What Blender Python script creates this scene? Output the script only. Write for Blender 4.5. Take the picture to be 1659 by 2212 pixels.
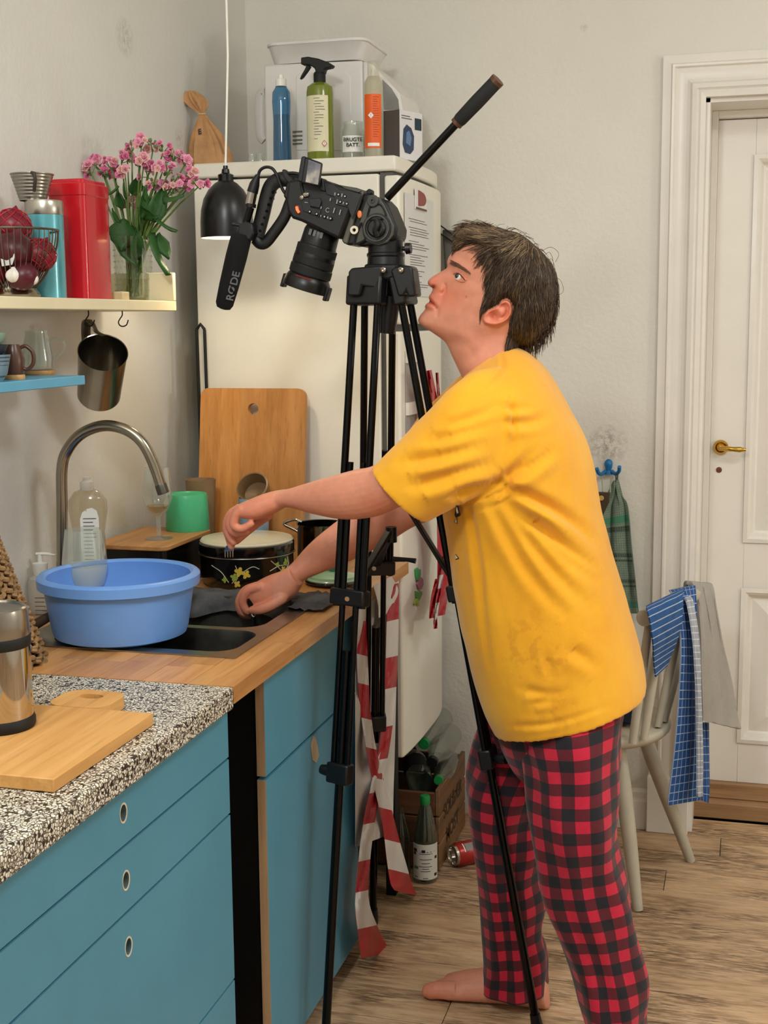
import bpy, bmesh, math, random
import numpy as np
from mathutils import Vector, Matrix, noise as mnoise
from mathutils.geometry import delaunay_2d_cdt
random.seed(7); np.random.seed(7)
SC = bpy.context.scene
COL = SC.collection
for o in list(bpy.data.objects):
    bpy.data.objects.remove(o)

# ------------------------------------------------------------------ camera
FPX, PITCH, YAW, ROLL = 2835.0, math.radians(8.27), math.radians(15.45), math.radians(-0.527)
CX, CY = 829.5, 1106.0
CAM = np.array([1.464, 0.0, 1.5])
_f = np.array([-math.sin(YAW)*math.cos(PITCH), math.cos(YAW)*math.cos(PITCH), -math.sin(PITCH)])
_rt = np.array([math.cos(YAW), math.sin(YAW), 0.0])
_up = np.cross(_rt, _f)
_r = math.cos(ROLL)*_rt + math.sin(ROLL)*_up
_u = -math.sin(ROLL)*_rt + math.cos(ROLL)*_up
cd = bpy.data.cameras.new('camera_data')
cam = bpy.data.objects.new('camera', cd); COL.objects.link(cam)
cd.sensor_fit = 'HORIZONTAL'; cd.sensor_width = 36.0; cd.lens = FPX/1659*36.0
cd.clip_start = 0.05
cam.matrix_world = Matrix(((_r[0], _u[0], -_f[0], CAM[0]), (_r[1], _u[1], -_f[1], CAM[1]),
                           (_r[2], _u[2], -_f[2], CAM[2]), (0, 0, 0, 1)))
SC.camera = cam

# ------------------------------------------------------------------ world, lights, exposure
w = bpy.data.worlds.new('world'); SC.world = w; w.use_nodes = True
w.node_tree.nodes['Background'].inputs[0].default_value = (0.9, 0.93, 1, 1)
w.node_tree.nodes['Background'].inputs[1].default_value = 0.05
def light(name, kind, loc, power, color, size=0.1, aim=None):
    d = bpy.data.lights.new(name, kind); d.energy = power; d.color = color
    if kind == 'AREA':
        d.shape = 'DISK'; d.size = size
    else:
        d.shadow_soft_size = size
    o = bpy.data.objects.new(name, d); COL.objects.link(o); o.location = loc
    if aim is not None:
        o.rotation_euler = (Vector(aim)-Vector(loc)).to_track_quat('-Z', 'Y').to_euler()
    return o
light('ceiling_lamp_light', 'POINT', (0.80, 0.55, 2.45), 57, (0.955, 1.0, 1.01), 0.14)
light('room_lamp_light', 'POINT', (3.75, 2.35, 1.75), 30, (0.98, 1.0, 0.98), 0.13)
light('far_ceiling_light', 'AREA', (2.3, 1.6, 2.84), 26, (0.955, 1.0, 1.01), 0.7, (2.3, 1.6, 0))
PENDANT_POWER = 3.0
vs = SC.view_settings
vs.view_transform = 'Standard'; vs.look = 'None'; vs.gamma = 1.0; vs.use_curve_mapping = False
vs.exposure = 0.06

# ------------------------------------------------------------------ helpers
V = lambda *a: np.array(a, float)
def ray(x, y): return _f + _r*(x-CX)/FPX - _u*(y-CY)/FPX
def onp(x, y, ax, val):
    d = ray(x, y); return CAM + d*(val-CAM[ax])/d[ax]
def py(x, y, Y): return onp(x, y, 1, Y)
def pz(x, y, Z): return onp(x, y, 2, Z)
def pX(x, y, X): return onp(x, y, 0, X)
def proj(p):
    v = np.asarray(p, float)-CAM; z = v@_f
    return np.stack([CX+FPX*(v@_r)/z, CY-FPX*(v@_u)/z], -1)

def lin(h):
    if isinstance(h, str):
        h = [int(h[i:i+2], 16)/255 for i in (0, 2, 4)]
    else:
        h = [c/255 for c in h]
    return tuple((c/12.92 if c <= .04045 else ((c+.055)/1.055)**2.4) for c in h)

MATS = {}
def _new(name):
    m = bpy.data.materials.new(name); m.use_nodes = True; MATS[name] = m
    nt = m.node_tree; b = nt.nodes['Principled BSDF']
    return m, nt, b
def _coord(nt, scale, kind='Object'):
    tc = nt.nodes.new('ShaderNodeTexCoord'); mp = nt.nodes.new('ShaderNodeMapping')
    mp.inputs['Scale'].default_value = scale if hasattr(scale, '__len__') else (scale,)*3
    nt.links.new(tc.outputs[kind], mp.inputs[0]); return mp.outputs[0]
def _noise(nt, vec, scale=1, detail=4, rough=.55):
    n = nt.nodes.new('ShaderNodeTexNoise'); n.inputs['Scale'].default_value = scale
    n.inputs['Detail'].default_value = detail; n.inputs['Roughness'].default_value = rough
    if vec is not None: nt.links.new(vec, n.inputs['Vector'])
    return n.outputs[0]
def _ramp(nt, fac, stops):
    r = nt.nodes.new('ShaderNodeValToRGB'); e = r.color_ramp.elements
    while len(e) < len(stops): e.new(.5)
    for k, (p, c) in zip(e, stops):
        k.position = p; k.color = (*c, 1) if len(c) == 3 else c
    nt.links.new(fac, r.inputs[0]); return r.outputs[0]
def _math(nt, op, a, b=None, clamp=False):
    m = nt.nodes.new('ShaderNodeMath'); m.operation = op; m.use_clamp = clamp
    for i, x in enumerate((a, b)):
        if x is None: continue
        if isinstance(x, (int, float)): m.inputs[i].default_value = x
        else: nt.links.new(x, m.inputs[i])
    return m.outputs[0]
def _mix(nt, fac, a, b, mode='MIX'):
    m = nt.nodes.new('ShaderNodeMix'); m.data_type = 'RGBA'; m.blend_type = mode
    for i, x in ((0, fac), (6, a), (7, b)):
        if isinstance(x, (int, float)): m.inputs[i].default_value = x
        elif isinstance(x, tuple): m.inputs[i].default_value = (*x[:3], 1)
        else: nt.links.new(x, m.inputs[i])
    return m.outputs[2]
def _bump(nt, b, h, strength=.3, dist=.002):
    n = nt.nodes.new('ShaderNodeBump'); n.inputs['Strength'].default_value = strength
    n.inputs['Distance'].default_value = dist
    nt.links.new(h, n.inputs['Height']); nt.links.new(n.outputs[0], b.inputs['Normal'])
def mat(name, col, rough=.5, metal=0, var=0.06, vscale=14, bump=0, bscale=120, bdist=.001, trans=0, ior=1.45,
        coat=0, emis=None, estr=1, sheen=0, spec=None, sss=0):
    if name in MATS: return MATS[name]
    m, nt, b = _new(name); c = lin(col)
    vec = _coord(nt, 1)
    if var:
        n = _noise(nt, vec, vscale, 5)
        lo = tuple(x*(1-var) for x in c); hi = tuple(min(1, x*(1+var)) for x in c)
        nt.links.new(_ramp(nt, n, [(.3, lo), (.7, hi)]), b.inputs['Base Color'])
    else:
        b.inputs['Base Color'].default_value = (*c, 1)
    b.inputs['Roughness'].default_value = rough; b.inputs['Metallic'].default_value = metal
    b.inputs['Transmission Weight'].default_value = trans; b.inputs['IOR'].default_value = ior
    b.inputs['Coat Weight'].default_value = coat
    if spec is not None: b.inputs['Specular IOR Level'].default_value = spec
    if sheen: b.inputs['Sheen Weight'].default_value = sheen
    if sss:
        b.inputs['Subsurface Weight'].default_value = sss
        b.inputs['Subsurface Radius'].default_value = (.012, .005, .003); b.inputs['Subsurface Scale'].default_value = 1.0
    if emis:
        b.inputs['Emission Color'].default_value = (*lin(emis), 1); b.inputs['Emission Strength'].default_value = estr
    if bump: _bump(nt, b, _noise(nt, vec, bscale, 3), bump, bdist)
    return m
def glass(name, col='F4F6F2', clear=1.0, rough=.02):
    """thin clear wall: tinted see-through with a Fresnel gloss"""
    if name in MATS: return MATS[name]
    m, nt, b = _new(name); nt.nodes.remove(b)
    t = nt.nodes.new('ShaderNodeBsdfTransparent'); t.inputs[0].default_value = (*lin(col), 1)
    gl = nt.nodes.new('ShaderNodeBsdfGlossy'); gl.inputs['Roughness'].default_value = max(rough, .02); gl.inputs[0].default_value = (.95, .95, .95, 1)
    fr = nt.nodes.new('ShaderNodeLayerWeight'); fr.inputs[0].default_value = .32
    f2 = _math(nt, 'ADD', _math(nt, 'MULTIPLY', fr.outputs['Facing'], .34), .05)
    f2 = _math(nt, 'MULTIPLY', _math(nt, 'POWER', fr.outputs['Facing'], 1.6), .75) if True else f2
    x = nt.nodes.new('ShaderNodeMixShader'); nt.links.new(_math(nt, 'ADD', f2, .05), x.inputs[0])
    nt.links.new(t.outputs[0], x.inputs[1]); nt.links.new(gl.outputs[0], x.inputs[2]); last = x.outputs[0]
    if clear < 1:
        d = nt.nodes.new('ShaderNodeBsdfDiffuse'); d.inputs[0].default_value = (*lin(col), 1); y = nt.nodes.new('ShaderNodeMixShader'); y.inputs[0].default_value = 1-clear
        nt.links.new(last, y.inputs[1]); nt.links.new(d.outputs[0], y.inputs[2]); last = y.outputs[0]
    nt.links.new(last, nt.nodes['Material Output'].inputs[0])
    return m
def wood(name, c1, c2, along='y', rough=.45, scale=1.0, objvar=.25, dark=None, coat=0, bump=.15, along_scale=2.2):
    if name in MATS: return MATS[name]
    m, nt, b = _new(name)
    k = {'x': 0, 'y': 1, 'z': 2}[along]
    s = [38*scale]*3; s[k] = along_scale*scale
    oi = nt.nodes.new('ShaderNodeObjectInfo')
    tc = nt.nodes.new('ShaderNodeTexCoord')
    va = nt.nodes.new('ShaderNodeVectorMath'); va.operation = 'ADD'
    cb = nt.nodes.new('ShaderNodeCombineXYZ')
    r10 = _math(nt, 'MULTIPLY', oi.outputs['Random'], 17.0)
    for i in range(3): nt.links.new(r10, cb.inputs[i])
    nt.links.new(tc.outputs['Object'], va.inputs[0]); nt.links.new(cb.outputs[0], va.inputs[1])
    mp = nt.nodes.new('ShaderNodeMapping'); mp.inputs['Scale'].default_value = s
    nt.links.new(va.outputs[0], mp.inputs[0])
    n1 = _noise(nt, mp.outputs[0], 1, 6, .6)
    a, c = lin(c1), lin(c2)
    col = _ramp(nt, n1, [(.28, c), (.62, a)])
    mp2 = nt.nodes.new('ShaderNodeMapping'); mp2.inputs['Scale'].default_value = [x*3.3 for x in s]
    nt.links.new(va.outputs[0], mp2.inputs[0])
    n2 = _noise(nt, mp2.outputs[0], 1, 3, .6)
    col = _mix(nt, _math(nt, 'MULTIPLY', _ramp(nt, n2, [(.55, (0, 0, 0)), (.75, (1, 1, 1))]), .45), col, tuple(x*.55 for x in c))
    br = _math(nt, 'ADD', _math(nt, 'MULTIPLY', oi.outputs['Random'], objvar), 1-objvar/2)
    hsv = nt.nodes.new('ShaderNodeHueSaturation'); nt.links.new(br, hsv.inputs['Value']); nt.links.new(col, hsv.inputs['Color'])
    col = hsv.outputs[0]
    if dark:      # worn dark streaks
        mp3 = nt.nodes.new('ShaderNodeMapping'); t = [9.0]*3; t[k] = 3.0; mp3.inputs['Scale'].default_value = t
        nt.links.new(va.outputs[0], mp3.inputs[0])
        big = _noise(nt, mp3.outputs[0], 1, 3, .6)
        msk = _math(nt, 'MULTIPLY', _ramp(nt, big, [(.40, (0, 0, 0)), (.60, (1, 1, 1))]), _ramp(nt, n2, [(.40, (0, 0, 0)), (.56, (1, 1, 1))]))
        col = _mix(nt, _math(nt, 'MULTIPLY', msk, .8), col, lin(dark))
    nt.links.new(col, b.inputs['Base Color'])
    b.inputs['Roughness'].default_value = rough; b.inputs['Coat Weight'].default_value = coat
    if bump: _bump(nt, b, n2, bump, .0012)
    return m

ORG = {}
def _org(parent):
    return ORG[parent.name] if parent is not None else np.zeros(3)
def tag(o, label=None, cat=None, group=None, kind=None):
    if label: o['label'] = label
    if cat: o['category'] = cat
    if group: o['group'] = group
    if kind: o['kind'] = kind
    return o
def thing(name, label, cat, loc, group=None):
    o = bpy.data.objects.new(name, None); COL.objects.link(o)
    o.empty_display_size = .05; o.location = loc; ORG[o.name] = np.array(loc, float)
    return tag(o, label, cat, group)

class MB:
    def __init__(s): s.v = []; s.f = []; s.mi = []; s.uv = {}
    def add(s, vs, fs, mi=0):
        k = len(s.v); s.v.extend([tuple(map(float, p)) for p in vs])
        for f in fs: s.f.append(tuple(i+k for i in f)); s.mi.append(mi)
        return s
    def box(s, x0, x1, y0, y1, z0, z1, mi=0):
        vs = [(x, y, z) for z in (z0, z1) for y in (y0, y1) for x in (x0, x1)]
        return s.add(vs, [(0, 2, 3, 1), (4, 5, 7, 6), (0, 1, 5, 4), (2, 6, 7, 3), (0, 4, 6, 2), (1, 3, 7, 5)], mi)
    def obox(s, c, a, b, d, mi=0):      # centre and three half-axis vectors
        c, a, b, d = map(np.asarray, (c, a, b, d))
        vs = [c+i*a+j*b+k*d for k in (-1, 1) for j in (-1, 1) for i in (-1, 1)]
        fs = [(0, 2, 3, 1), (4, 5, 7, 6), (0, 1, 5, 4), (2, 6, 7, 3), (0, 4, 6, 2), (1, 3, 7, 5)]
        if np.dot(np.cross(a, b), d) < 0: fs = [f[::-1] for f in fs]
        return s.add(vs, fs, mi)
    def rings(s, R, closed_u=True, caps=True, mi=0, loop=False):
        n = len(R[0]); vs = [p for r in R for p in r]; fs = []
        m = len(R)
        for i in range(m if loop else m-1):
            for j in range(n if closed_u else n-1):
                a, b = i*n+j, i*n+(j+1) % n
                c, d = ((i+1) % m)*n+(j+1) % n, ((i+1) % m)*n+j
                fs.append((a, b, c, d))
        if caps and not loop and closed_u:
            fs.append(tuple(range(n))[::-1]); fs.append(tuple(range((m-1)*n, m*n)))
        return s.add(vs, fs, mi)
    def tube(s, pts, r, n=10, caps=True, mi=0, closed=False, flat=None):
        P = [np.asarray(p, float) for p in pts]; m = len(P)
        rr = r if hasattr(r, '__len__') else [r]*m
        T = []
        for i in range(m):
            a = P[(i-1) % m] if (closed or i > 0) else P[i]; b = P[(i+1) % m] if (closed or i < m-1) else P[i]
            t = b-a; T.append(t/(np.linalg.norm(t)+1e-12))
        ref = V(0, 0, 1) if abs(T[0][2]) < .9 else V(1, 0, 0)
        u = np.cross(ref, T[0]); u /= np.linalg.norm(u); R = []
        for i in range(m):
            u = u-T[i]*(u@T[i]); u /= np.linalg.norm(u)+1e-12; v = np.cross(T[i], u)
            fx, fy = (1, 1) if flat is None else flat
            R.append([P[i]+rr[i]*(fx*math.cos(2*math.pi*j/n)*u+fy*math.sin(2*math.pi*j/n)*v) for j in range(n)])
        return s.rings(R, True, caps, mi, loop=closed)
    def lathe(s, prof, o=(0, 0, 0), n=32, ax=(0, 0, 1), mi=0, caps=True, sx=1, sy=1, ref=None):
        ax = np.asarray(ax, float); ax = ax/np.linalg.norm(ax)
        rf = V(1, 0, 0) if abs(ax[0]) < .9 else V(0, 1, 0)
        if ref is not None: rf = np.asarray(ref, float)
        u = rf-ax*(rf@ax); u /= np.linalg.norm(u); v = np.cross(ax, u); o = np.asarray(o, float)
        R = [[o+ax*z+r*(sx*math.cos(2*math.pi*j/n)*u+sy*math.sin(2*math.pi*j/n)*v) for j in range(n)] for r, z in prof]
        return s.rings(R, True, caps, mi)
    def prism(s, poly, d, mi=0):        # poly: 3d points, d: extrusion vector
        P = [np.asarray(p, float) for p in poly]; d = np.asarray(d, float); n = len(P)
        nn = sum((np.cross(P[i]-P[0], P[(i+1) % n]-P[0]) for i in range(n)), np.zeros(3))
        fs = [tuple(range(n))[::-1], tuple(range(n, 2*n))]+[(i, (i+1) % n, n+(i+1) % n, n+i) for i in range(n)]
        if nn@d < 0: fs = [f[::-1] for f in fs]
        return s.add(P+[p+d for p in P], fs, mi)
    def ppx(s, poly, y0, y1, Y=None, mi=0):   # outline read in the plane y=Y, given depth y0..y1
        Y = (y0+y1)/2 if Y is None else Y
        P = [py(a, b, Y) for a, b in poly]
        for p in P: p[1] = y0
        return s.prism(P, (0, y1-y0, 0), mi)
    def sheet(s, G, t=0, mi=0, nrm=None):     # grid of points, optional thickness
        G = np.asarray(G, float); m, n = G.shape[:2]
        if not t:
            return s.add(G.reshape(-1, 3), [(i*n+j, i*n+j+1, (i+1)*n+j+1, (i+1)*n+j) for i in range(m-1) for j in range(n-1)], mi)
        du = np.gradient(G, axis=1); dv = np.gradient(G, axis=0); N = np.cross(du, dv)
        N /= np.linalg.norm(N, axis=2, keepdims=True)+1e-12
        A = (G+N*t/2).reshape(-1, 3); B = (G-N*t/2).reshape(-1, 3); k = m*n
        fs = []
        for i in range(m-1):
            for j in range(n-1):
                q = (i*n+j, i*n+j+1, (i+1)*n+j+1, (i+1)*n+j); fs.append(q); fs.append(tuple(x+k for x in q[::-1]))
        bd = [j for j in range(n)]+[i*n+n-1 for i in range(1, m)]+[(m-1)*n+j for j in range(n-2, -1, -1)]+[i*n for i in range(m-2, 0, -1)]
        for a, b in zip(bd, bd[1:]+bd[:1]): fs.append((b, a, a+k, b+k))
        return s.add(np.vstack([A, B]), fs, mi)
    def sphere(s, c, r, n=16, m=10, mi=0, M=None):
        c = np.asarray(c, float); rad = np.asarray(r if hasattr(r, '__len__') else (r,)*3, float)
        R = [[np.array([math.sin(t)*math.cos(2*math.pi*j/n), math.sin(t)*math.sin(2*math.pi*j/n), -math.cos(t)])*rad for j in range(n)]
             for t in np.linspace(.02, math.pi-.02, m)]
        if M is not None: R = [[M@p for p in q] for q in R]
        return s.rings([[c+p for p in q] for q in R], True, True, mi)
    def mesh(s, name, off=(0, 0, 0)):
        me = bpy.data.meshes.new(name)
        me.from_pydata([(a-off[0], b-off[1], c-off[2]) for a, b, c in s.v], [], s.f)
        return me
    def build(s, name, m, parent=None, smooth=True, angle=38, bevel=0, seg=2, label=None, cat=None, group=None, kind=None, sub=0, origin=None):
        mats = m if isinstance(m, (list, tuple)) else [m]
        if parent is not None: off = _org(parent)
        elif origin is not None: off = np.asarray(origin, float)
        else:
            a = np.array(s.v); off = (a.min(0)+a.max(0))/2; off[2] = a[:, 2].min()
        me = s.mesh(name, off)
        for x in mats: me.materials.append(x)
        if len(mats) > 1: me.polygons.foreach_set('material_index', s.mi)
        me.validate()
        if smooth:
            me.shade_smooth()
            if angle < 180: me.set_sharp_from_angle(angle=math.radians(angle))
        o = bpy.data.objects.new(name, me); COL.objects.link(o)
        if parent is not None: o.parent = parent
        else: o.location = off
        ORG[o.name] = np.array(off, float)
        if sub:
            d = o.modifiers.new('sub', 'SUBSURF'); d.levels = d.render_levels = sub
        if bevel:
            d = o.modifiers.new('bev', 'BEVEL'); d.width = bevel; d.segments = seg; d.limit_method = 'ANGLE'; d.angle_limit = math.radians(40)
        return tag(o, label, cat, group, kind)

def text(s, size, o, u, v, m, parent, name='lettering', t=.0006, align='LEFT', bold=0):
    cu = bpy.data.curves.new('txt', 'FONT'); cu.body = s; cu.size = 1; cu.align_x = align; cu.offset = bold
    to = bpy.data.objects.new('txt', cu); COL.objects.link(to)
    dg = bpy.context.evaluated_depsgraph_get(); me = bpy.data.meshes.new_from_object(to.evaluated_get(dg))
    bpy.data.objects.remove(to); bpy.data.curves.remove(cu)
    u, v, o = (np.asarray(x, float) for x in (u, v, o)); nn = np.cross(u, v); nn /= np.linalg.norm(nn)
    off = _org(parent)
    for vt in me.vertices:
        p = o+size*(u*vt.co.x+v*vt.co.y)+nn*t-off; vt.co = p
    me.materials.clear(); me.materials.append(m)
    ob = bpy.data.objects.new(name, me); COL.objects.link(ob); ob.parent = parent
    ORG[ob.name] = off
    return ob
def copy_tree(root, delta, label=None, group=None, rotz=0):
    r = root.copy(); COL.objects.link(r); r.location = Vector(root.location)+Vector(delta); r.rotation_euler.z += rotz
    if label: r['label'] = label
    if group: r['group'] = group
    for ch in list(root.children):
        c = ch.copy(); COL.objects.link(c); c.parent = r
        for g in list(ch.children):
            d = g.copy(); COL.objects.link(d); d.parent = c
    return r
def catmull(P, n):
    P = np.asarray(P, float); Q = np.vstack([2*P[0]-P[1], P, 2*P[-1]-P[-2]]); out = []
    for i in range(1, len(Q)-2):
        for t in np.linspace(0, 1, n, endpoint=False):
            a, b, c, d = Q[i-1:i+3]
            out.append(.5*((2*b)+(c-a)*t+(2*a-5*b+4*c-d)*t*t+(3*b-a-3*c+d)*t**3))
    out.append(Q[-2]); return np.array(out)
def rrect(x0, x1, y0, y1, r, n=5):
    out = []
    for cx, cy, a0 in ((x1-r, y1-r, 0), (x0+r, y1-r, 90), (x0+r, y0+r, 180), (x1-r, y0+r, 270)):
        for k in range(n+1):
            a = math.radians(a0+90*k/n); out.append((cx+r*math.cos(a), cy+r*math.sin(a)))
    return out
def hole_plate(mb, outer, inner, f, t, mi=0):
    """flat plate: matching-count outer and inner loops in (a,b); f(a,b,h)->3d; thickness t"""
    n = len(outer); vs = []
    for h in (0, t):
        vs += [f(a, b, h) for a, b in outer]+[f(a, b, h) for a, b in inner]
    fs = []
    for i in range(n):
        j = (i+1) % n
        fs += [(i, j, n+j, n+i), (2*n+i, 3*n+i, 3*n+j, 2*n+j), (i, 2*n+i, 2*n+j, j), (n+i, n+j, 3*n+j, 3*n+i)]
    mb.add(vs, fs, mi)
def ell_from(outer, c, rx, ry):
    out = []
    for a, b in outer:
        t = math.atan2((b-c[1])/ry, (a-c[0])/rx); out.append((c[0]+rx*math.cos(t), c[1]+ry*math.sin(t)))
    return out
def holed_panel(mb, a0, a1, b0, b1, c, rx, ry, f, t, n=32):
    """rectangular panel with an oval hole: a square collar round the hole and the four rests"""
    q = max(rx, ry)*1.9; loop = []
    for k in range(n):
        an = 2*math.pi*k/n; dx, dy = math.cos(an), math.sin(an); r = q/max(abs(dx), abs(dy)); loop.append((c[0]+dx*r, c[1]+dy*r))
    hole_plate(mb, loop, [(c[0]+rx*math.cos(2*math.pi*k/n), c[1]+ry*math.sin(2*math.pi*k/n)) for k in range(n)], f, t)
    for u0, u1, v0, v1 in ((a0, c[0]-q, b0, b1), (c[0]+q, a1, b0, b1), (c[0]-q, c[0]+q, b0, c[1]-q), (c[0]-q, c[0]+q, c[1]+q, b1)):
        if u1 > u0 and v1 > v0:
            P = [f(u0, v0, 0), f(u1, v0, 0), f(u1, v1, 0), f(u0, v1, 0)]; mb.prism(P, f(u0, v0, t)-f(u0, v0, 0))
# ================================================================== the room
XR, YF, ZC, YB = 4.2, -1.6, 2.9, 3.805
m_plaster_l = None
def wall_mat(name, col, stains=()):
    m, nt, b = _new(name); c = lin(col)
    tc = nt.nodes.new('ShaderNodeTexCoord')
    g = nt.nodes.new('ShaderNodeNewGeometry'); pos = g.outputs['Position']
    n = _noise(nt, pos, 1.6, 4); col_ = _ramp(nt, n, [(.3, tuple(x*.95 for x in c)), (.7, tuple(min(1, x*1.03) for x in c))])
    for (cx, cy, cz, rad, cc, amt) in stains:
        d = nt.nodes.new('ShaderNodeVectorMath'); d.operation = 'DISTANCE'; nt.links.new(pos, d.inputs[0]); d.inputs[1].default_value = (cx, cy, cz)
        f = _math(nt, 'SUBTRACT', 1.0, _math(nt, 'DIVIDE', d.outputs['Value'], rad), True)
        nn = _ramp(nt, _noise(nt, pos, 85, 6, .7), [(.40, (0, 0, 0)), (.62, (1, 1, 1))])
        k = _math(nt, 'MULTIPLY', _math(nt, 'MULTIPLY', _math(nt, 'POWER', f, .6), nn), amt)
        col_ = _mix(nt, k, col_, lin(cc))
    nt.links.new(col_, b.inputs['Base Color']); b.inputs['Roughness'].default_value = .62
    h = _math(nt, 'ADD', _noise(nt, pos, 70, 3), _math(nt, 'MULTIPLY', _noise(nt, pos, 9, 3), 1.6))
    _bump(nt, b, h, .35, .004)
    return m
sm = py(1312, 962, YB)
m_wl = wall_mat('plaster_left', 'DCD9D2', [(0, 3.0, 2.18, .05, '8a8074', .5), (0, 3.3, 1.98, .03, '8a8074', .5)])
m_wb = wall_mat('plaster_back', 'E4E0D5', [(sm[0], YB, sm[2], .062, '6f6258', .7), (1.0, YB, 2.3, .012, '8a8074', .5)])
m_white = mat('white_gloss_paint', 'EBE5DB', .32, var=.03, vscale=6, bump=.12, bscale=40, bdist=.001)
m_ceil = mat('ceiling_paint', 'E6E2DA', .8)

mb = MB(); mb.box(-.12, 0, YF, YB+.12, 0, ZC); mb.build('wall_left', m_wl, kind='structure', smooth=False)
DX0, DX1, DZ = 1.335, 2.25, 2.093
mb = MB(); mb.box(0, DX0, YB, YB+.26, 0, ZC); mb.box(DX0, DX1, YB, YB+.26, DZ, ZC); mb.box(DX1, XR, YB, YB+.26, 0, ZC)
mb.build('wall_back', m_wb, kind='structure', smooth=False)
mb = MB(); mb.box(XR, XR+.12, YF, YB+.12, 0, ZC); mb.build('wall_right', m_wb, kind='structure', smooth=False)
mb = MB(); mb.box(-.12, XR+.12, YF-.12, YF, 0, ZC); mb.build('wall_front', m_wl, kind='structure', smooth=False)
mb = MB(); mb.box(-.12, XR+.12, YF-.12, YB+.5, ZC, ZC+.1); mb.build('ceiling', m_ceil, kind='structure', smooth=False)

# floor: joists' dark bed and one object for every board
m_sub = mat('floor_bed', '1d1611', .9)
m_fl = wood('worn_floor_boards', 'D4B28C', 'B58D66', 'x', .5, 1.5, .2, dark='4f3a28', bump=.35, along_scale=4.5)
mb = MB(); mb.box(-.12, XR+.12, YF-.12, YB+.5, -.06, -.022); fl = mb.build('floor', m_sub, kind='structure', smooth=False, origin=(2, 1.1, 0))
bw = .1345; y = YF; k = 0; shared = {}
while y < YB+.02:
    off = (k*1.37) % 2.6; xs = [-.02]+[q for q in (off, off+2.6) if .4 < q < XR-.3]+[XR+.02]
    for a, b in zip(xs, xs[1:]):
        key = round(b-a, 2)
        if key not in shared:
            q = MB(); q.box(-(b-a)/2+.0008, (b-a)/2-.0008, -bw/2+.0012, bw/2-.0012, -.022, 0); me = q.mesh('plank')
            me.materials.append(m_fl); shared[key] = me
        o = bpy.data.objects.new('plank', shared[key]); COL.objects.link(o); o.parent = fl
        d = o.modifiers.new('bev', 'BEVEL'); d.width = .0012; d.segments = 1
        o.location = ((a+b)/2-2, y+bw/2-1.1, random.uniform(-.0008, 0))
    y += bw; k += 1

# door casing (mitred moulding), reveal, threshold, baseboard
prof = [(0, .004), (0, .016), (.022, .019), (.026, .026), (.032, .026), (.036, .018), (.044, .020), (.066, .016), (.074, .020),
        (.080, .030), (.092, .033), (.098, .026), (.103, .030), (.116, .028), (.116, .0)]     # (distance from the outer edge, proud)
def casing(path):
    mb = MB(); R = []
    for (x, z, dx, dz) in path:
        R.append([V(x+dx*w_, YB-h_, z+dz*w_) for w_, h_ in prof]+[V(x, YB, z)])
    mb.rings(R); return mb
OX0, OX1, OZ = DX0-.116, DX1+.116, DZ+.116
tr = thing('trim_1', None, None, ((DX0+DX1)/2, YB, 0)); tr['kind'] = 'structure'
casing([(OX0, .17, 1, 0), (OX0, OZ, 1, -1)]).build('casing_side', m_white, tr, angle=25)
casing([(OX0, OZ, 1, -1), (OX1, OZ, -1, -1)]).build('casing_head', m_white, tr, angle=25)
casing([(OX1, OZ, -1, -1), (OX1, .17, -1, 0)]).build('casing_side', m_white, tr, angle=25)
for xa, xb in ((OX0-.004, DX0), (DX1, OX1+.004)):
    mb = MB(); mb.box(xa, xb, YB-.036, YB, 0, .17); mb.build('plinth_block', m_white, tr, bevel=.003)
mb = MB(); mb.box(DX0-.001, DX0+.012, YB-.004, YB+.26, 0, DZ+.01); mb.build('jamb', m_white, tr, bevel=.001)
mb = MB(); mb.box(DX1-.012, DX1+.001, YB-.004, YB+.26, 0, DZ+.01); mb.build('jamb', m_white, tr, bevel=.001)
mb = MB(); mb.box(DX0-.001, DX1+.001, YB-.004, YB+.26, DZ-.012, DZ+.02); mb.build('jamb_head', m_white, tr, bevel=.001)
DY = 3.985
mb = MB(); mb.box(DX0+.012, DX0+.03, DY-.03, DY+.04, 0, DZ-.012); mb.box(DX1-.03, DX1-.012, DY-.03, DY+.04, 0, DZ-.012)
mb.box(DX0+.03, DX1-.03, DY-.03, DY+.04, DZ-.032, DZ-.012); mb.build('door_stop', m_white, tr, bevel=.0015)
m_thr = wood('threshold_oak', 'B58E66', '8C6642', 'x', .5)
mb = MB(); mb.box(DX0+.0, DX1, DY-.06, DY+.1, 0, .05); mb.box(DX0, DX1, DY-.02, DY+.1, .05, .1)
mb.build('trim_2', m_thr, kind='structure', bevel=.004)
m_base = m_white
bp = [(0, 0), (.018, 0), (.018, .085), (.013, .095), (.013, .112), (.006, .122), (0, .122)]
mb = MB(); mb.rings([[V(x, YB-a, b) for a, b in bp] for x in (0.0, OX0-.004)]); mb.build('baseboard_back', m_white, kind='structure', angle=25)
mb = MB(); mb.rings([[V(x, YB-a, b) for a, b in bp] for x in (OX1+.004, XR)]); mb.build('baseboard_back_right', m_white, kind='structure', angle=25)

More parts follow.
